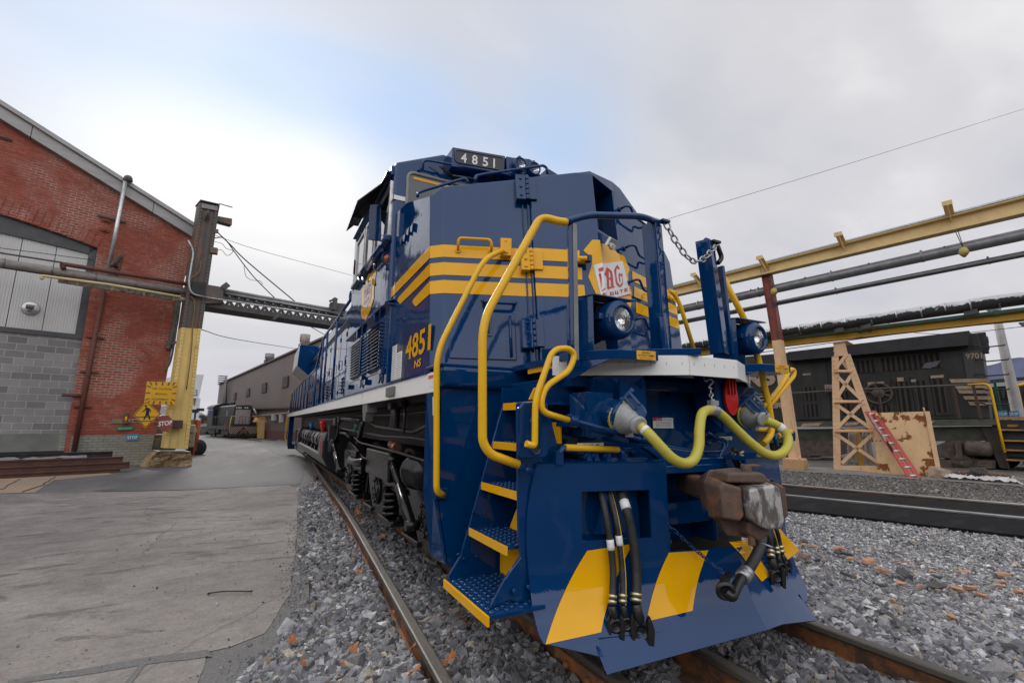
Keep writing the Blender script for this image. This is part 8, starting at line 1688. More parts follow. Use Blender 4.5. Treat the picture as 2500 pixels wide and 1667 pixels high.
# wrapped pipe on the rack
DW = 15.6; a, b = Y_(ZP, 62, 1000, DW), Y_(ZP, 2520, 650, DW); t_ = thing('wrapped_pipe', 'black pipe wrapped in torn foil and tied with bands on the rack', 'pipe', a); L_ = (b-a).length; d_ = (b-a).normalized(); n_ = int(L_/.14); VV = []; k_ = 20; m = MB()
for i in range(n_+1):
    p = a+d_*(L_*i/n_); 
    for j in range(k_):
        t = 2*math.pi*j/k_; rr_ = .165+.028*mnoise.noise(V((i*.35, math.cos(t)*1.6, math.sin(t)*1.6)))-.030*max(0, 1-abs(((i*.14+.3) % .62)-.31)/.07)
        side = d_.cross(V((0, 0, 1))).normalized(); VV.append(p+side*(rr_*math.cos(t))+V((0, 0, 1))*(rr_*math.sin(t)*1.05))
m.add(VV, [(i*k_+j, i*k_+(j+1) % k_, (i+1)*k_+(j+1) % k_, (i+1)*k_+j) for i in range(n_) for j in range(k_)], 0, True); m.add([a]+VV[:k_], [(0, 1+j, 1+(j+1) % k_) for j in range(k_)])
# foil shows on the upper half, bitumen below
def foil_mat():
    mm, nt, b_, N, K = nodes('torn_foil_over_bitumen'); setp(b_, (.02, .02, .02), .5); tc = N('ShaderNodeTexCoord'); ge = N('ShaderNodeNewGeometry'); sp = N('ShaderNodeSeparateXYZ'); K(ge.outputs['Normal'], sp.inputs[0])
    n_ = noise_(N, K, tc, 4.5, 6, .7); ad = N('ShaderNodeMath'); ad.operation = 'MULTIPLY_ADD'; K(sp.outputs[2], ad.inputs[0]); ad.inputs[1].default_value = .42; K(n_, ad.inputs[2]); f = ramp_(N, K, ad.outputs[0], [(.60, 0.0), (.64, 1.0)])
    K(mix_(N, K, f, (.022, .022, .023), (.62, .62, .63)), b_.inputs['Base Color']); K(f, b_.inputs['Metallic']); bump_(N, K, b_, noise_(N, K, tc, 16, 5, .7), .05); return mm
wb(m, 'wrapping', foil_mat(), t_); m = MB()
for i in range(int(L_/.62)): p = a+d_*(.3+i*.62+.12*math.sin(i*7)); m.lathe([(.158, 0), (.172, .0), (.172, .035), (.158, .035)], p, d_, 18)
wb(m, 'tie_bands', STEEL, t_)
ypipe('dark service pipe directly under the wrapped pipe', (600, 955), (2500, 690), .05, DKPIPE, 15.7, k=6)
for i, (x, y) in enumerate(((835, 885), (1120, 890), (1300, 865), (2000, 770))):
    m = MB(); c_ = Y_(ZP, x, y, 15.6); m.box(c_, (.12, .3, .16)); tag(m.build('pipe_saddle', DKPIPE), 'dark saddle bracket between wrapped pipe and yellow rack beam', 'bracket', 'saddles under the wrapped pipe')
# yellow and teal rack beam
DB = 15.9; t_ = thing('rack_beam', 'dirty yellow pipe rack beam with weathered teal upper flange and black patches', 'beam', Y_(ZP, 1100, 970, DB))
u0_, u1_, l0_, l1_ = Y_(ZR, 20, 208, DB), Y_(ZP, 2520, 740, DB), Y_(ZR, 20, 262, DB), Y_(ZP, 2520, 800, DB); ext = (u0_-u1_).normalized(); u0_, l0_, u1_, l1_ = u0_+ext*12, l0_+ext*12, u1_-ext*8, l1_-ext*8; m = MB(); m.slab([l0_, l1_, u1_, u0_], -NT*.04); m.slab([l0_+NT*.12, l1_+NT*.12, l1_-NT*.16, l0_-NT*.16], (0, 0, .03)); wb(m, 'beam_web', RACKY, t_)
m = MB(); m.tube([u0_+NT*.10+V((0, 0, .02)), u1_+NT*.10+V((0, 0, .02))], .055, 10); m.slab([u0_+NT*.1, u1_+NT*.1, u1_-NT*.16, u0_-NT*.16], (0, 0, .03))
for f_ in (.47, .57, .68, .79): p = u0_.lerp(u1_, f_)+NT*.10+V((0, 0, .02)); m.lathe([(.05, 0), (.075, 0), (.075, .16), (.05, .16)], p, u1_-u0_, 12)
wb(m, 'teal_pipe', TEAL, t_)
wire('slack black wire under the yellow rack beam', [Y_(ZP, 600, 1040, DB), Y_(ZP, 1600, 905, DB), Y_(ZP, 2500, 815, DB)], .014); wire('thin orange-brown wire above the black locomotive roof', [Y_(ZP, 1620, 910, 18), Y_(ZP, 1900, 915, 18), Y_(ZP, 2500, 850, 18)], .010)
wire('long overhead wire rising from the gate chain to the upper right', [at(1630, 535, 'y', 30)*1.9-at(2060, 404, 'y', 22)*.9, at(1630, 535, 'y', 30), at(2060, 404, 'y', 22), at(2520, 260, 'y', 16), at(2520, 260, 'y', 16)*1.8-at(2060, 404, 'y', 22)*.8], .022)
# lattice tower
DL = 15.9; lt = thing('lattice_tower', 'peach tan riveted lattice tower carrying the pipe rack', 'tower', Y_(ZD, 720, 1320, DL)); J = lambda x, y, o_=0: Y_(ZD, x, y, DL-o_)
def ang(m, p, r_, w=.13, o_=0): m.bar(p, r_, w, .03, NA, 0); 
m = MB(); dep = .62
for o_ in (0, -dep):
    for p, r_ in (((703, 200), (722, 1260)), ((812, 180), (1200, 1270))): m.bar(J(*p, o_), J(*r_, o_), .20, .06, NA)
m.slab([J(683, 70, .03), J(795, 60, .03), J(825, 180, .03), J(695, 200, .03)], -NT*.03); m.slab([J(683, 70, -dep), J(795, 60, -dep), J(825, 180, -dep), J(695, 200, -dep)], -NT*.03); m.slab([J(670, 62, .1), J(815, 45, .1), J(815, 52, .1), J(670, 70, .1)], -NT*.9); m.slab([J(690, 1240, .05), J(1170, 1245, .05), J(1230, 1305, .05), J(690, 1285, .05)], -NT*.04); m.slab([J(682, 1284, .2), J(1238, 1306, .2), J(1238, 1316, .2), J(682, 1294, .2)], -NT*1.0)
wb(m, 'legs', TANP, lt, bevel=.006)
m = MB()
for y, x0, x1 in ((338, 688, 860), (628, 690, 955), (908, 695, 1060)):
    for o_ in (0, -dep): m.bar(J(x0, y, o_), J(x1, y, o_), .10, .05, NA)
    m.bar(J(x0, y, 0), J(x0, y, -dep), .08, .05); m.bar(J(x1, y, 0), J(x1, y, -dep), .08, .05); m.slab([J(x0, y, .05), J(x1, y, .05), J(x1, y+8, .05), J(x0, y+8, .05)], NT*.1)
for a, b in (((800, 190), (700, 320)), ((710, 375), (960, 615)), ((850, 380), (715, 600)), ((720, 660), (1040, 880)), ((955, 645), (710, 890)), ((715, 940), (1200, 1270)), ((1050, 945), (765, 1215))): m.bar(J(*a, .05), J(*b, .05), .10, .03, NA)
for a, b in (((760, 230), (830, 320)), ((720, 560), (780, 640)),): m.bar(J(*a, -dep), J(*b, -dep), .10, .03, NA)
wb(m, 'bracing', TANP, lt)
m = MB()
for i in range(26):
    for (x0, y0), (x1, y1) in (((688, 80), (700, 1230)), ((780, 70), (1210, 1280)), ((700, 1278), (1210, 1300))): t = (i+.5)/26; m.lathe([(.022, 0), (.016, .014), (.002, .018)], J(x0+(x1-x0)*t, y0+(y1-y0)*t, .06), NT, 6)
wb(m, 'rivets', TANP, lt); m = MB(); m.box(J(725, 1318), (.5, .4, .2), Matrix.Rotation(-AZY, 3, 'Z')); m.box(J(1215, 1345), (.7, .5, .16), Matrix.Rotation(-AZY, 3, 'Z')); wb(m, 'footing', LIME, lt, bevel=.04)
# bundled cables and tan inner post under the tower
t_ = thing('cable_bundle', 'grey hanging cables draped over a tan stub post inside the tower', 'cables', Y_(ZD, 960, 1300, DL+.3)); m = MB()
for i in range(46):
    s = random.random(); x0 = 830+70*s if i % 2 else 950+90*s; m.tube(catmull([Y_(ZD, x0, 925+random.uniform(-5, 25), DL+.3), Y_(ZD, x0+(-20 if i % 2 else 25)*random.random(), 1080, DL+.25+.2*random.random()), Y_(ZD, x0+(random.uniform(-30, 30) if i % 2 else 20+60*s), 1225, DL+.3)], 5), .014, 4)
wb(m, 'cables', RIBSTEEL, t_); m = MB(); m.bar(Y_(ZD, 890, 900, DL+.5), Y_(ZD, 975, 1345, DL+.5), .22, .22); m.box(Y_(ZD, 890, 895, DL+.5), (.25, .5, .05)); wb(m, 'stub_post', M_('mustard_stub_post', (.50, .30, .07), .6), t_)
# rusted tan panel
DN = 15.45; t_ = thing('leaning_sheet', 'large peach tan steel sheet with big flaking rust patches standing by the tower', 'panel', Y_(ZE, 200, 1370, DN)); P_ = [Y_(ZD, 1060, 735, DN), Y_(ZE, 385, 722, DN), Y_(ZE, 510, 1370, DN), Y_(ZE, -110, 1365, DN), Y_(ZD, 1110, 1340, DN)]
m = MB(); m.slab(P_, -NT*.03); wb(m, 'sheet', PANELP, t_); m = MB(); m.slab([P_[1]+NT*.05, P_[1]+(P_[1]-P_[0]).normalized()*.1+NT*.05, P_[2]+(P_[1]-P_[0]).normalized()*.1+NT*.05, P_[2]+NT*.05], -NT*.1); m.tube([Y_(ZE, 380, 722, DN), Y_(ZE, 370, 685, DN)], .02, 5); wb(m, 'edge_channel', TANP, t_)
# red ladder leaning on the tower
f0, h0 = Y_(ZE, 270, 1385, 14.6), Y_(ZD, 1005, 722, 15.4); f1, h1 = Y_(ZE, 345, 1385, 14.75), Y_(ZD, 1065, 715, 15.55); t_ = thing('ladder', 'red fibreglass ladder leaning against the lattice tower', 'ladder', f0)
m = MB(); nrm = (h0-f0).cross(f1-f0).normalized(); m.bar(f0, h0, .03, .15, f1-f0); m.bar(f1, h1, .03, .15, f1-f0); wb(m, 'rails', FIBRE, t_, bevel=.004); m = MB()
for i in range(9): t = (i+.6)/9; m.tube([f0.lerp(h0, t), f1.lerp(h1, t)], .035, 8)
wb(m, 'rungs', ALU, t_); m = MB(); off = NT*.02; 
m.slab([f0.lerp(h0, .93)+off-V((0, 0, .05)), f0.lerp(h0, .93)+off+V((0, 0, .06)), f0.lerp(h0, .55)+off+V((0, 0, .06)), f0.lerp(h0, .55)+off-V((0, 0, .05))], NT*.06); wb(m, 'label_strip', M_('grey_white_label', (.45, .45, .45), .5, var=(14, (.25, .25, .25), .45, .6)), t_); m = MB(); m.slab([f0.lerp(h0, .52)+off-V((0, 0, .06)), f0.lerp(h0, .52)+off+V((0, 0, .07)), f0.lerp(h0, .40)+off+V((0, 0, .07)), f0.lerp(h0, .40)+off-V((0, 0, .06))], NT*.065); wb(m, 'black_label', INK, t_)
# pallet with tarpaulin
DQ = 14.93; t_ = thing('pallet', 'grey slatted pallet lying on the yard ground', 'pallet', Y_(ZE, 900, 1420, DQ)); m = MB(); a, b, c_, d_ = Y_(ZE, 580, 1365, DQ), Y_(ZE, 1260, 1400, DQ), Y_(ZE, 1250, 1445, DQ), Y_(ZE, 590, 1405, DQ)
m.bar(a, b, .05, .04); m.bar(d_, c_, .05, .04); m.bar(a-NT*.9, b-NT*.9, .05, .04)
for f_ in (.03, .36, .6, .97): m.bar(a.lerp(b, f_), d_.lerp(c_, f_), .09, .09, DA); m.bar(a.lerp(b, f_)+NT*.05, a.lerp(b, f_)-NT*1.0, .09, .05)
wb(m, 'pallet_frame', WOOD, t_)
t_ = thing('tarpaulin', 'crumpled white tarpaulin spread over the pallet', 'sheet', Y_(ZE, 900, 1350, DQ)); m = MB(); g_ = {}
for i in range(40):
    for j in range(9):
        s = i/39; p = Y_(ZE, 565, 1338, DQ-.1).lerp(Y_(ZE, 1330, 1392, DQ-.1), s)-NT*(j*.13); p = p+V((0, 0, .03+.06*mnoise.noise(V((i*.31, j*.5, 2)))+.04*mnoise.noise(V((i*.9, j*1.1, 7)))-(.05 if j == 0 else 0)-(.1*(max(0, s-.9)*10)))); g_[i, j] = p
ks = list(g_); ix = {k: n_ for n_, k in enumerate(ks)}; m.add([g_[k] for k in ks], [(ix[i, j], ix[i+1, j], ix[i+1, j+1], ix[i, j+1]) for i in range(39) for j in range(8)], 0, True); wb(m, 'sheet', TARP, t_)
for i, (x, y, s, mat, lb, ct) in enumerate(((900, 1290, .34, DKPIPE, 'dark angular scrap block tilted on the white tarpaulin', 'scrap'), (845, 1330, .22, DIRTYBLK, 'small black scrap piece on the tarpaulin beside the block', 'scrap'), (510, 1330, .42, LIME, 'lumpy pale sack at the corner of the rusty tan panel', 'sack'), (1300, 1390, .3, WOOD, 'grey wooden offcut at the right end of the pallet', 'timber'))):
    pv, pf_ = protos[i+3]; c_ = Y_(ZE, x, y, DQ+.25); m = MB(); m.add([V((a_[0]*s*.7, a_[1]*s*.7, a_[2]*s*(1.1 if i == 2 else .6))) for a_ in pv], [list(t) for t in pf_]); o = m.build(('scrap_block', 'scrap_piece', 'sack', 'timber_offcut')[i], mat if i != 2 else M_('pale_pinkish_sack', (.36, .27, .20), .85, var=(6, (.22, .16, .12), .4, .7), bump=(14, .04)), None, .02); o.location = c_; tag(o, lb, ct)
for i in range(12):
    x = 600+570*i/11+random.uniform(-15, 15); m = MB(); c_ = Y_(ZE, x, 1318+i*3, DQ+.5); m.tube([c_+V((.1*math.cos(t), .1*math.sin(t), .06*math.sin(t*2))) for t in np.linspace(0, 6.28, 9)[:-1]], .025, 5, True); tag(m.build('scrap_fitting', RUSTPIPE), 'small rusty fitting lying in a row on the white tarpaulin', 'scrap', 'rusty fittings on the tarpaulin')

# --- black locomotive 9701
DK = 20.9; KB = Y_(ZR, 1200, 1160, DK); lk = thing('black_locomotive', 'dusty black diesel locomotive numbered 9701 standing behind the pipe rack', 'locomotive', (KB.x, KB.y, -.16), -AZY)
MK = Matrix.Rotation(AZY, 4, 'Z')
def kb(m, nm, mat, par=None, **k): m.v = [tuple(MK @ (V(p)-V(lk.location))) for p in m.v]; return m.build(nm, mat, par or lk, **k)
K = lambda Z, x, y, d=0: Y_(Z, x, y, DK-d)
def kq(m, Z, cs, d=0, th=.05): m.slab([K(Z, *c_, d) for c_ in cs], -NT*th)
DOWN = lambda p, z: V((p.x, p.y, z))
EXT = DA*9
m = MB(); tl_, tr_ = K(ZR, 470, 330), K(ZR, 1800, 250); br_ = K(ZR, 2010, 790); bl_ = K(ZR, 470, 830)
Hm = [bl_+EXT, K(ZR, 2085, 790), K(ZR, 2020, 250), K(ZR, 1985, 110), K(ZR, 1850, 105), K(ZR, 470, 262), K(ZR, 470, 262)+EXT]
m.slab(Hm, -NT*2.2); HK = kb(m, 'hood', LOCO2, bevel=.03)
m = MB(); m.slab([K(ZR, 468, 330, .45), K(ZR, 1905, 205, .45), K(ZR, 1915, 88, .45), K(ZR, 468, 258, .45)], -NT*2.8); m.slab([K(ZR, 468, 335, .45), K(ZR, 1905, 212, .45), K(ZR, 1850, 240, .05), K(ZR, 500, 345, .05)], -NT*.1); kb(m, 'radiator_cab', M_('radiator_cab_black', (.014, .014, .017), .5, var=(2, (.028, .028, .03), .4, .7)), HK, bevel=.02)
m = MB(); m.slab([K(ZR, 1860, 262, .02), K(ZR, 2000, 240, .02), K(ZR, 2055, 470, .02), K(ZR, 1900, 480, .02)], NT*.03); kb(m, 'end_panel', M_('olive_black_end_panel', (.062, .066, .060), .55, var=(2, (.045, .048, .044), .4, .7)), HK)
# engine doors and grilles
for cs in (((580, 535), (705, 525), (730, 745), (605, 758)),): pass
DOORS = [((540, 365), (775, 340), (815, 790), (565, 800)), ((808, 345), (1000, 330), (1050, 775), (855, 790)), ((1065, 480), (1280, 470), (1320, 770), (1095, 775)), ((1300, 465), (1435, 455), (1495, 775), (1350, 780)), ((1440, 455), (1590, 445), (1640, 765), (1505, 775)), ((1600, 440), (1730, 432), (1790, 760), (1650, 768))]
for i, cs in enumerate(DOORS):
    m = MB(); kq(m, ZR, cs, .05, .05); o = kb(m, 'engine_door', LOCO2, HK, bevel=.01)
    P_ = [K(ZR, *c_, .055) for c_ in cs]; f = lambda s, t: P_[3].lerp(P_[2], s).lerp(P_[0].lerp(P_[1], s), t); m = MB()
    G_ = [((.15, .05), (.65, .27)), ((.15, .33), (.65, .58))] if i < 2 else ([((.12, .05), (.88, .28))] if i == 2 else [((.15, .08), (.85, .88))])
    for (a, b), (c_, d_) in G_:
        m.slab([f(a, b), f(c_, b), f(c_, d_), f(a, d_)], NT*.012)
    m.v = [tuple(MK @ (V(p)-V(lk.location))) for p in m.v]; m.build('grille', GRILLE, o)
m = MB(); kq(m, ZR, ((1005, 335), (1150, 320), (1165, 420), (1020, 430)), .03, .03); kq(m, ZR, ((1190, 310), (1680, 262), (1705, 380), (1210, 415)), .03, .03); kb(m, 'upper_grille', GRILLE, HK); m = MB(); kq(m, ZR, ((1535, 385), (1570, 345), (1690, 325), (1660, 365), (1600, 390)), .05, .01); kb(m, 'torn_screen', M_('pale_mesh_patch', (.20, .20, .24), .5, var=(40, (.05, .05, .06), .45, .55)), HK)  # the screen is a pale speckled mesh patch over the grille
m = MB()
for cs in (((1105, 500), (1165, 497), (1168, 530), (1108, 535)), ((1175, 497), (1235, 492), (1238, 520), (1178, 525)), ((1338, 463), (1390, 460), (1393, 490), (1342, 493)), ((1450, 478), (1490, 475), (1490, 496), (1450, 498)), ((1605, 448), (1710, 440), (1712, 462), (1608, 468)), ((588, 432), (650, 428), (650, 440), (588, 445))): kq(m, ZR, cs, .075, .01)
kb(m, 'cream_label', TANL, HK)
c_ = K(ZR, 1190, 590, .12); m = MB(); m.tube([c_+DA*(.44*math.cos(t))+V((0, 0, .40*math.sin(t))) for t in np.linspace(0, 6.283, 33)[:-1]], .045, 6, True)
for t in (.3, 1.4, 2.8, 3.4): m.bar(c_, c_+DA*(.42*math.cos(t))+V((0, 0, .38*math.sin(t))), .05, .06)
kb(m, 'handbrake_wheel', TRUCKB, HK); m = MB(); m.lathe([(0, .06), (.20, .04), (.22, 0)], c_, NT, 20); m.bar(c_, K(ZR, 1215, 740, .1), .14, .05); kb(m, 'brake_gearbox', TRUCKB, HK)
m = MB(); a, b, t = K(ZR, 1890, 312, .06), K(ZR, 2022, 305, .06), K(ZR, 1890, 265, .06); lettering(m, '9701', a, b-a, (0, 0, 1), (t-a).length*.9, (b-a).length, .02)
kb(m, 'number', TANL, HK, recalc=False)
m = MB(); 
for (x0, y0, x1, y1, h) in ((1755, 475, 2078, 468, 30), (1800, 530, 2080, 525, 26), (1820, 562, 2085, 562, 28), (1865, 610, 2090, 610, 28), (1905, 655, 2095, 660, 28)): kq(m, ZR, ((x0, y0), (x1, y1), (x1+5, y1+h), (x0+18, y0+h)), .055, .008)
kb(m, 'end_stripe', TANL, HK)
m = MB()
for tx, x0, y0, x1, y1, h in (('NS', 130, 545, 372, 490, 118), ('NORFOLK', 20, 640, 405, 632, 35), ('SOUTHERN', 10, 695, 505, 690, 40)): a, b, t = K(ZR, x0, y0, .05), K(ZR, x1, y1+15, .05), K(ZR, x0, y0-h, .05); lettering(m, tx, a, b-a, (0, 0, 1), (t-a).length, (b-a).length, .06, shear=.1)
kb(m, 'side_lettering', TANL, HK, recalc=False)
m = MB(); kq(m, ZR, ((755, 515), (835, 512), (840, 575), (765, 580)), .3, .03); o = kb(m, 'stop_flag', M_('rusty_red_flag', (.13, .07, .05), .7), HK); m = MB(); a, b, t = K(ZR, 765, 550, .34), K(ZR, 832, 547, .34), K(ZR, 765, 522, .34); lettering(m, 'STOP', a, b-a, (0, 0, 1), (t-a).length, (b-a).length, .02); m.v = [tuple(MK @ (V(p)-V(lk.location))) for p in m.v]; m.build('flag_lettering', M_('worn_white_paint', (.42, .42, .42), .7), o, recalc=False)
# frame, walkway, railing
m = MB(); a, b, c_, d_ = K(ZR, 200, 840, .55), K(ZR, 2145, 790, .55), K(ZR, 2165, 840, .55), K(ZR, 200, 880, .55); m.slab([a+EXT, b, c_, d_+EXT], -NT*3.2); FR = kb(m, 'frame_sill', LOCO2B)
m = MB()
for x0, y0, w_ in ((570, 832, 170), (915, 825, 130), (1590, 815, 50)): kq(m, ZR, ((x0+18, y0-5), (x0+w_, y0-10), (x0+w_-25, y0+15), (x0, y0+20)), .56, .01)
kb(m, 'sill_reflector', TANL, FR)
m = MB(); kq(m, ZR, ((100, 880), (2060, 850), (2080, 965), (100, 985)), .1, 2.4); kb(m, 'underframe', LOCO2B)
m = MB(); rl = [K(ZR, 480, 588, .55), K(ZR, 1000, 558, .55), K(ZR, 2060, 512, .55)]; m.tube([rl[0]+EXT*.5]+rl[:2]+[K(ZR, 1900, 518, .55)], .035, 8); kb(m, 'walkway_rail', DKPIPE, FR); m = MB(); m.tube(fillet([K(ZR, 1900, 518, .55), K(ZR, 2055, 512, .55), K(ZR, 2085, 545, .55), K(ZR, 2140, 800, .55), K(ZR, 2200, 1060, .6)], .15), .038, 8); kb(m, 'yellow_handrail', YELH, FR)
m = MB()
for x0, y0, x1, y1 in ((1945, 520, 2010, 790), (1790, 545, 1840, 790)): m.bar(K(ZR, x0, y0, .55), K(ZR, x1, y1, .55), .12 if x0 > 1900 else .05, .08)
kb(m, 'rail_post', M_('brown_rusty_post', (.07, .035, .025), .7), FR)
# truck, steps
m = MB(); kq(m, ZR, ((1655, 1000), (1760, 965), (1990, 960), (2050, 1010), (2060, 1060), (1955, 1100), (1930, 1200), (1800, 1215), (1760, 1110), (1660, 1100)), .2, .3); kq(m, ZR, ((540, 965), (1000, 970), (1030, 1040), (850, 1090), (620, 1090), (560, 1060)), .2, .3); kq(m, ZR, ((540, 1030), (600, 1060), (640, 1150), (840, 1165), (830, 1180), (540, 1170)), .2, .3); kq(m, ZR, ((380, 1090), (470, 1080), (520, 1180), (400, 1170)), .2, .3); TK = kb(m, 'truck_frame', TRUCKB, bevel=.03)
m = MB(); c_ = K(ZR, 1860, 1145, .3); m.lathe([(0, .15), (.10, .15), (.12, .10), (.30, .08), (.32, 0)], c_, NT, 20)
for t in np.linspace(0, 6.28, 9)[:-1]: m.lathe([(.03, 0), (.03, .05), (0, .05)], c_+DA*(.24*math.cos(t))+V((0, 0, .24*math.sin(t)))+NT*.07, NT, 6)
kb(m, 'axle_box', TRUCKB, TK)
for x in (1705, 2030, 680): 
    a, b = K(ZR, x, 1180, .25), K(ZR, x, 1090 if x < 1000 else 1120, .25); m = MB(); m.tube([a.lerp(b, t/(2*math.pi*4))+DA*(.26*math.cos(t))+NT*(.2*math.sin(t)) for t in np.linspace(0, 2*math.pi*4, 70)], .055, 6); kb(m, 'coil_spring', TRUCKB, TK)
m = MB(); m.lathe([(.05, 0), (.24, .02), (.26, .08), (.26, .62), (.2, .68), (.05, .7)], K(ZR, 1880, 1025, .4), -DA, 18); m.bar(K(ZR, 1830, 985, .35), K(ZR, 1845, 1120, .4), .18, .1); kb(m, 'brake_cylinder', TRUCKB, TK)
for x in (1860, 2170, 600, 430):
    m = MB(); m.lathe([(0, .06), (.35, .06), (.52, 0), (.54, -.12)], V((K(ZR, x, 1150, -.2).x, K(ZR, x, 1150, -.2).y, .36)), NT, 24); kb(m, 'wheel', DIRTYBLK)
m = MB(); kq(m, ZR, ((2010, 855), (2090, 850), (2235, 1150), (2225, 1190), (2160, 1180)), .3, .06); kq(m, ZR, ((2090, 850), (2165, 845), (2205, 1060), (2240, 1185), (2225, 1190)), .35, .9); kb(m, 'stepwell_side', M_('brown_dusty_steel', (.055, .043, .034), .75, var=(2, (.035, .03, .027), .4, .7)), FR)
m = MB(); pE = DA*-1
for y0 in (870, 955, 1030, 1108): a = K(ZR, 2165+(y0-870)*.18, y0, .5); m.slab([a, a-DA*1.6, a-DA*1.6-NT*.4+V((0, 0, .0)), a-NT*.4], (0, 0, -.03))
kb(m, 'end_step', DIRTYBLK, FR); m = MB()
for y0 in (870, 955, 1030, 1108): a = K(ZR, 2165+(y0-870)*.18, y0+3, .51); m.slab([a, a-DA*1.6, a-DA*1.6+V((0, 0, -.05)), a+V((0, 0, -.05))], NT*.02)
a = K(ZR, 2145, 795, .56); m.slab([a, a-DA*2.4, a-DA*2.4+V((0, 0, .08)), a+V((0, 0, .08))], NT*.02); m.slab([K(ZR, 2220, 837, .3), K(ZR, 2305, 835, .3), K(ZR, 2305, 855, .3), K(ZR, 2220, 855, .3)], NT*.02); kb(m, 'step_edge', M_('worn_orange_yellow_edge', (.42, .20, .03), .6, var=(5, (.2, .1, .04), .45, .65)), FR)
m = MB(); a = K(ZR, 2090, 800, .2); m.slab([a, a-DA*1.2, DOWN(a-DA*1.2, .3), DOWN(a, .3)], -NT*.1); m.slab([K(ZR, 2140, 800, .1), K(ZR, 2140, 800, .1)-DA*2.6, DOWN(K(ZR, 2140, 800, .1)-DA*2.6, .2), DOWN(K(ZR, 2140, 800, .1), .2)], -NT*2.4); kb(m, 'end_plate', LOCO2, FR)
for y in (320, 435, 550, 665, 210):
    a, b = K(ZR, 2030 if y > 300 else 2000, y, .1), K(ZR, 2080 if y < 330 else 2110 if y < 500 else 2140, y+4, .1); b = a-DA*.62+V((0, 0, -.02)); m = MB(); m.tube(fillet([a+DA*.22, a+NT*.1+DA*.2, a+NT*.1, a+NT*.1-DA*.05-V((0, 0, .08)), b+NT*.1-V((0, 0, .04)), b], .04), .025, 6); kb(m, 'ladder_rung', DIRTYBLK, HK)
m = MB(); m.box(K(ZR, 2015, 190, -.4), (.5, .3, .75), Matrix.Rotation(-AZY, 3, 'Z')); m.lathe([(.12, 0), (.14, .12), (.1, .13)], K(ZR, 2030, 165, -.4), -DA, 12); m.lathe([(.12, 0), (.14, .12), (.1, .13)], K(ZR, 2035, 215, -.4), -DA, 12); kb(m, 'rear_headlight', DIRTYBLK, HK)
# second dark locomotive behind, white-striped
DK2 = 27.5; t_ = thing('background_locomotive', 'dark blue-black locomotive with white stripe at the right edge behind the green post', 'locomotive', (Y_(ZE, 1200, 800, DK2).x, Y_(ZE, 1200, 800, DK2).y, -.16)); K2 = lambda Z, x, y, d=0: Y_(Z, x, y, DK2-d)
m = MB(); m.slab([K2(ZE, 950, 490), K2(ZE, 1700, 420), K2(ZE, 1700, 800), K2(ZE, 950, 800)], -NT*2.5); HB2 = wb(m, 'body', M_('blue_black_body', (.016, .017, .024), .5), t_); m = MB(); m.slab([K2(ZE, 940, 460, .05), K2(ZE, 1700, 395, .05), K2(ZE, 1700, 432, .05), K2(ZE, 940, 495, .05)], -NT*2.6); wb(m, 'white_stripe', M_('dusty_white_stripe', (.40, .38, .36), .6), t_)
m = MB(); m.slab([K2(ZE, 940, 425, .02), K2(ZE, 1700, 360, .02), K2(ZE, 1700, 396, .02), K2(ZE, 940, 462, .02)], -NT*2.5); wb(m, 'roof', LOCO2, t_)
m = MB()
for x0 in (1085, 1160, 1330, 1420): m.slab([K2(ZE, x0, 510, .05), K2(ZE, x0+60, 505, .05), K2(ZE, x0+62, 600, .05), K2(ZE, x0, 605, .05)], NT*.02)
wb(m, 'grille', GRILLE, t_)
m = MB(); m.tube([K2(ZE, 1262, 480, 1), K2(ZE, 1330, 780, 1)], .06, 6); m.tube([K2(ZE, 1255, 480, 1), K2(ZE, 1350, 455, 1)], .06, 6); m.tube([K2(ZE, 985, 690, 1), K2(ZE, 1015, 790, 1)], .05, 6); wb(m, 'yellow_rail', YELH, t_)
# light pole, green post, blue flags
gb_ = at(2493, 1033, 'z', -.2) if False else None
DG = 24.5; t_ = thing('light_pole', 'tall pale grey light pole leaning in view behind the black locomotive', 'lamp pole', (Y_(ZE, 1305, 780, DG).x, Y_(ZE, 1305, 780, DG).y, -.16)); m = MB(); m.tube([DOWN(Y_(ZE, 1305, 780, DG), -.16), Y_(ZE, 1282, 780, DG), Y_(ZE, 1112, 0, DG), Y_(ZP, 2160, 760, DG)], [.2, .19, .14, .13], 14); wb(m, 'pole', M_('mottled_grey_pole', (.40, .39, .38), .6, var=(2, (.30, .27, .25), .4, .7)), t_); m = MB(); m.box(Y_(ZP, 2150, 752, DG), (.5, .3, .15)); wb(m, 'cap', GREYPIPE, t_)
t_ = thing('rack_post', 'bright green perforated upright post beside the blue stop flags', 'post', (Y_(ZE, 1110, 780, 25).x, Y_(ZE, 1110, 780, 25).y, -.16)); m = MB(); a, b, c_, d_ = Y_(ZE, 1035, 435, 25), Y_(ZE, 1062, 430, 25), Y_(ZE, 1125, 720, 25), Y_(ZE, 1095, 725, 25); m.slab([a, b, c_, d_], -NT*.15); m.slab([Y_(ZE, 920, 740, 25), Y_(ZE, 1015, 735, 25), Y_(ZE, 1015, 758, 25), Y_(ZE, 920, 762, 25)], -NT*.1); m.bar(d_.lerp(c_, .5), DOWN(d_.lerp(c_, .5), -.16), .3, .2); wb(m, 'upright', GREENP, t_); m = MB()
for i in range(16):
    for s in (.3, .7): m.box(a.lerp(d_, (i+.5)/16).lerp(b.lerp(c_, (i+.5)/16), s)+NT*.002, (.05, .05, .06), Matrix.Rotation(-AZY, 3, 'Z'))
wb(m, 'slots', M_('dark_green_slot', (.01, .10, .07), .6), t_)
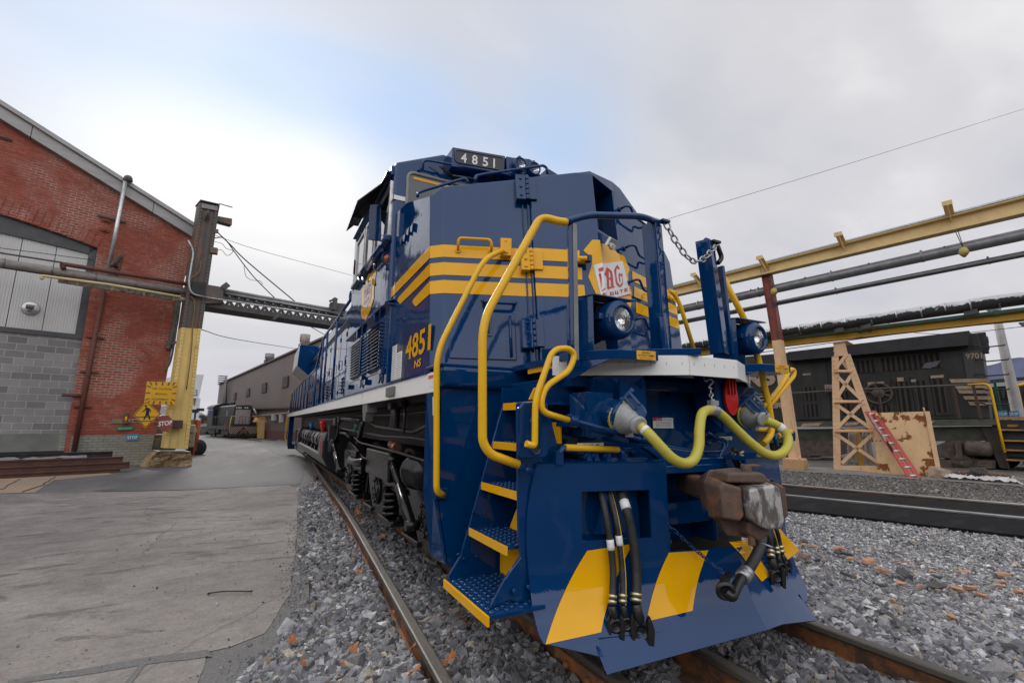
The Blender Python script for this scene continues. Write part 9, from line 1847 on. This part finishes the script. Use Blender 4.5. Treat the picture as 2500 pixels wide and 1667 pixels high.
for i, (cs, tx, lb) in enumerate((([(1075, 720), (1165, 708), (1188, 775), (1080, 782)], 'TOP', 'blue stop flag whose first letter is hidden, beside the green post'), ([(1185, 722), (1280, 712), (1295, 772), (1195, 780)], 'STOP', 'blue STOP flag furthest to the right edge'))):
    P_ = [Y_(ZE, *c_, 24.2) for c_ in cs]; root = thing('stop_flag', lb, 'sign', sum(P_, V())/4); m = MB(); m.slab(P_, -NT*.02); wb(m, 'flag_panel', SIGNB, root); m = MB(); u = P_[2]-P_[3]; lettering(m, tx, P_[3]+u*.10+(P_[0]-P_[3])*.30+NT*.01, u, P_[0]-P_[3], (P_[0]-P_[3]).length*.42, u.length*.78, .02); wb(m, 'flag_lettering', WHITE, root, recalc=False)
t_ = thing('flood_light', 'grey floodlight head at the right edge above the black locomotive', 'lamp', Y_(ZP, 2340, 850, 24)); m = MB(); m.slab([Y_(ZP, 2315, 840, 24), Y_(ZP, 2380, 835, 24), Y_(ZP, 2380, 868, 24), Y_(ZP, 2340, 862, 24)], -NT*.3); wb(m, 'head', DKPIPE, t_)
# hills around the valley
def hills(nm, az0, az1, D_, hfun, mat, step=.6):
    m = MB(); A_ = np.arange(az0, az1+.01, step); n_ = len(A_); VV = []
    for k, (dd, hh) in enumerate(((1.0, 0), (1.05, .55), (1.15, .9), (1.3, 1.0), (1.8, .6))):
        for a in A_: h = hfun(a); VV.append((CAM[0]+D_*dd*math.sin(R(a)), CAM[1]+D_*dd*math.cos(R(a)), -2+h*hh*(1+.06*mnoise.noise(V((a*.7, k, 0))))))
    m.add(VV, [(k*n_+i, k*n_+i+1, (k+1)*n_+i+1, (k+1)*n_+i) for k in range(4) for i in range(n_-1)], 0, True); return struct(nm, m, mat)
hills('hills', 55, 110, 2300, lambda a: 300*(1-.02*abs(a-78))+14*mnoise.noise(V((a*.15, 0, 0)))+2*mnoise.noise(V((a*2, 0, 0))), HILL)
hills('hills', 60, 110, 420, lambda a: 20+6*mnoise.noise(V((a*.8, 3, 0)))+2.5*mnoise.noise(V((a*5, 3, 0))), M_('bare_grey_woods', (.105, .10, .105), 1, var=(.4, (.07, .066, .066), .4, .7), spec=0), .25)
hills('hills', 118, 300, 260, lambda a: 62+16*mnoise.noise(V((a*.08, 9, 0)))+5*mnoise.noise(V((a*1.1, 9, 0))), HILLN, .5)
hills('hills', -35, -10, 900, lambda a: 26+6*mnoise.noise(V((a*.2, 5, 0))), HILL)
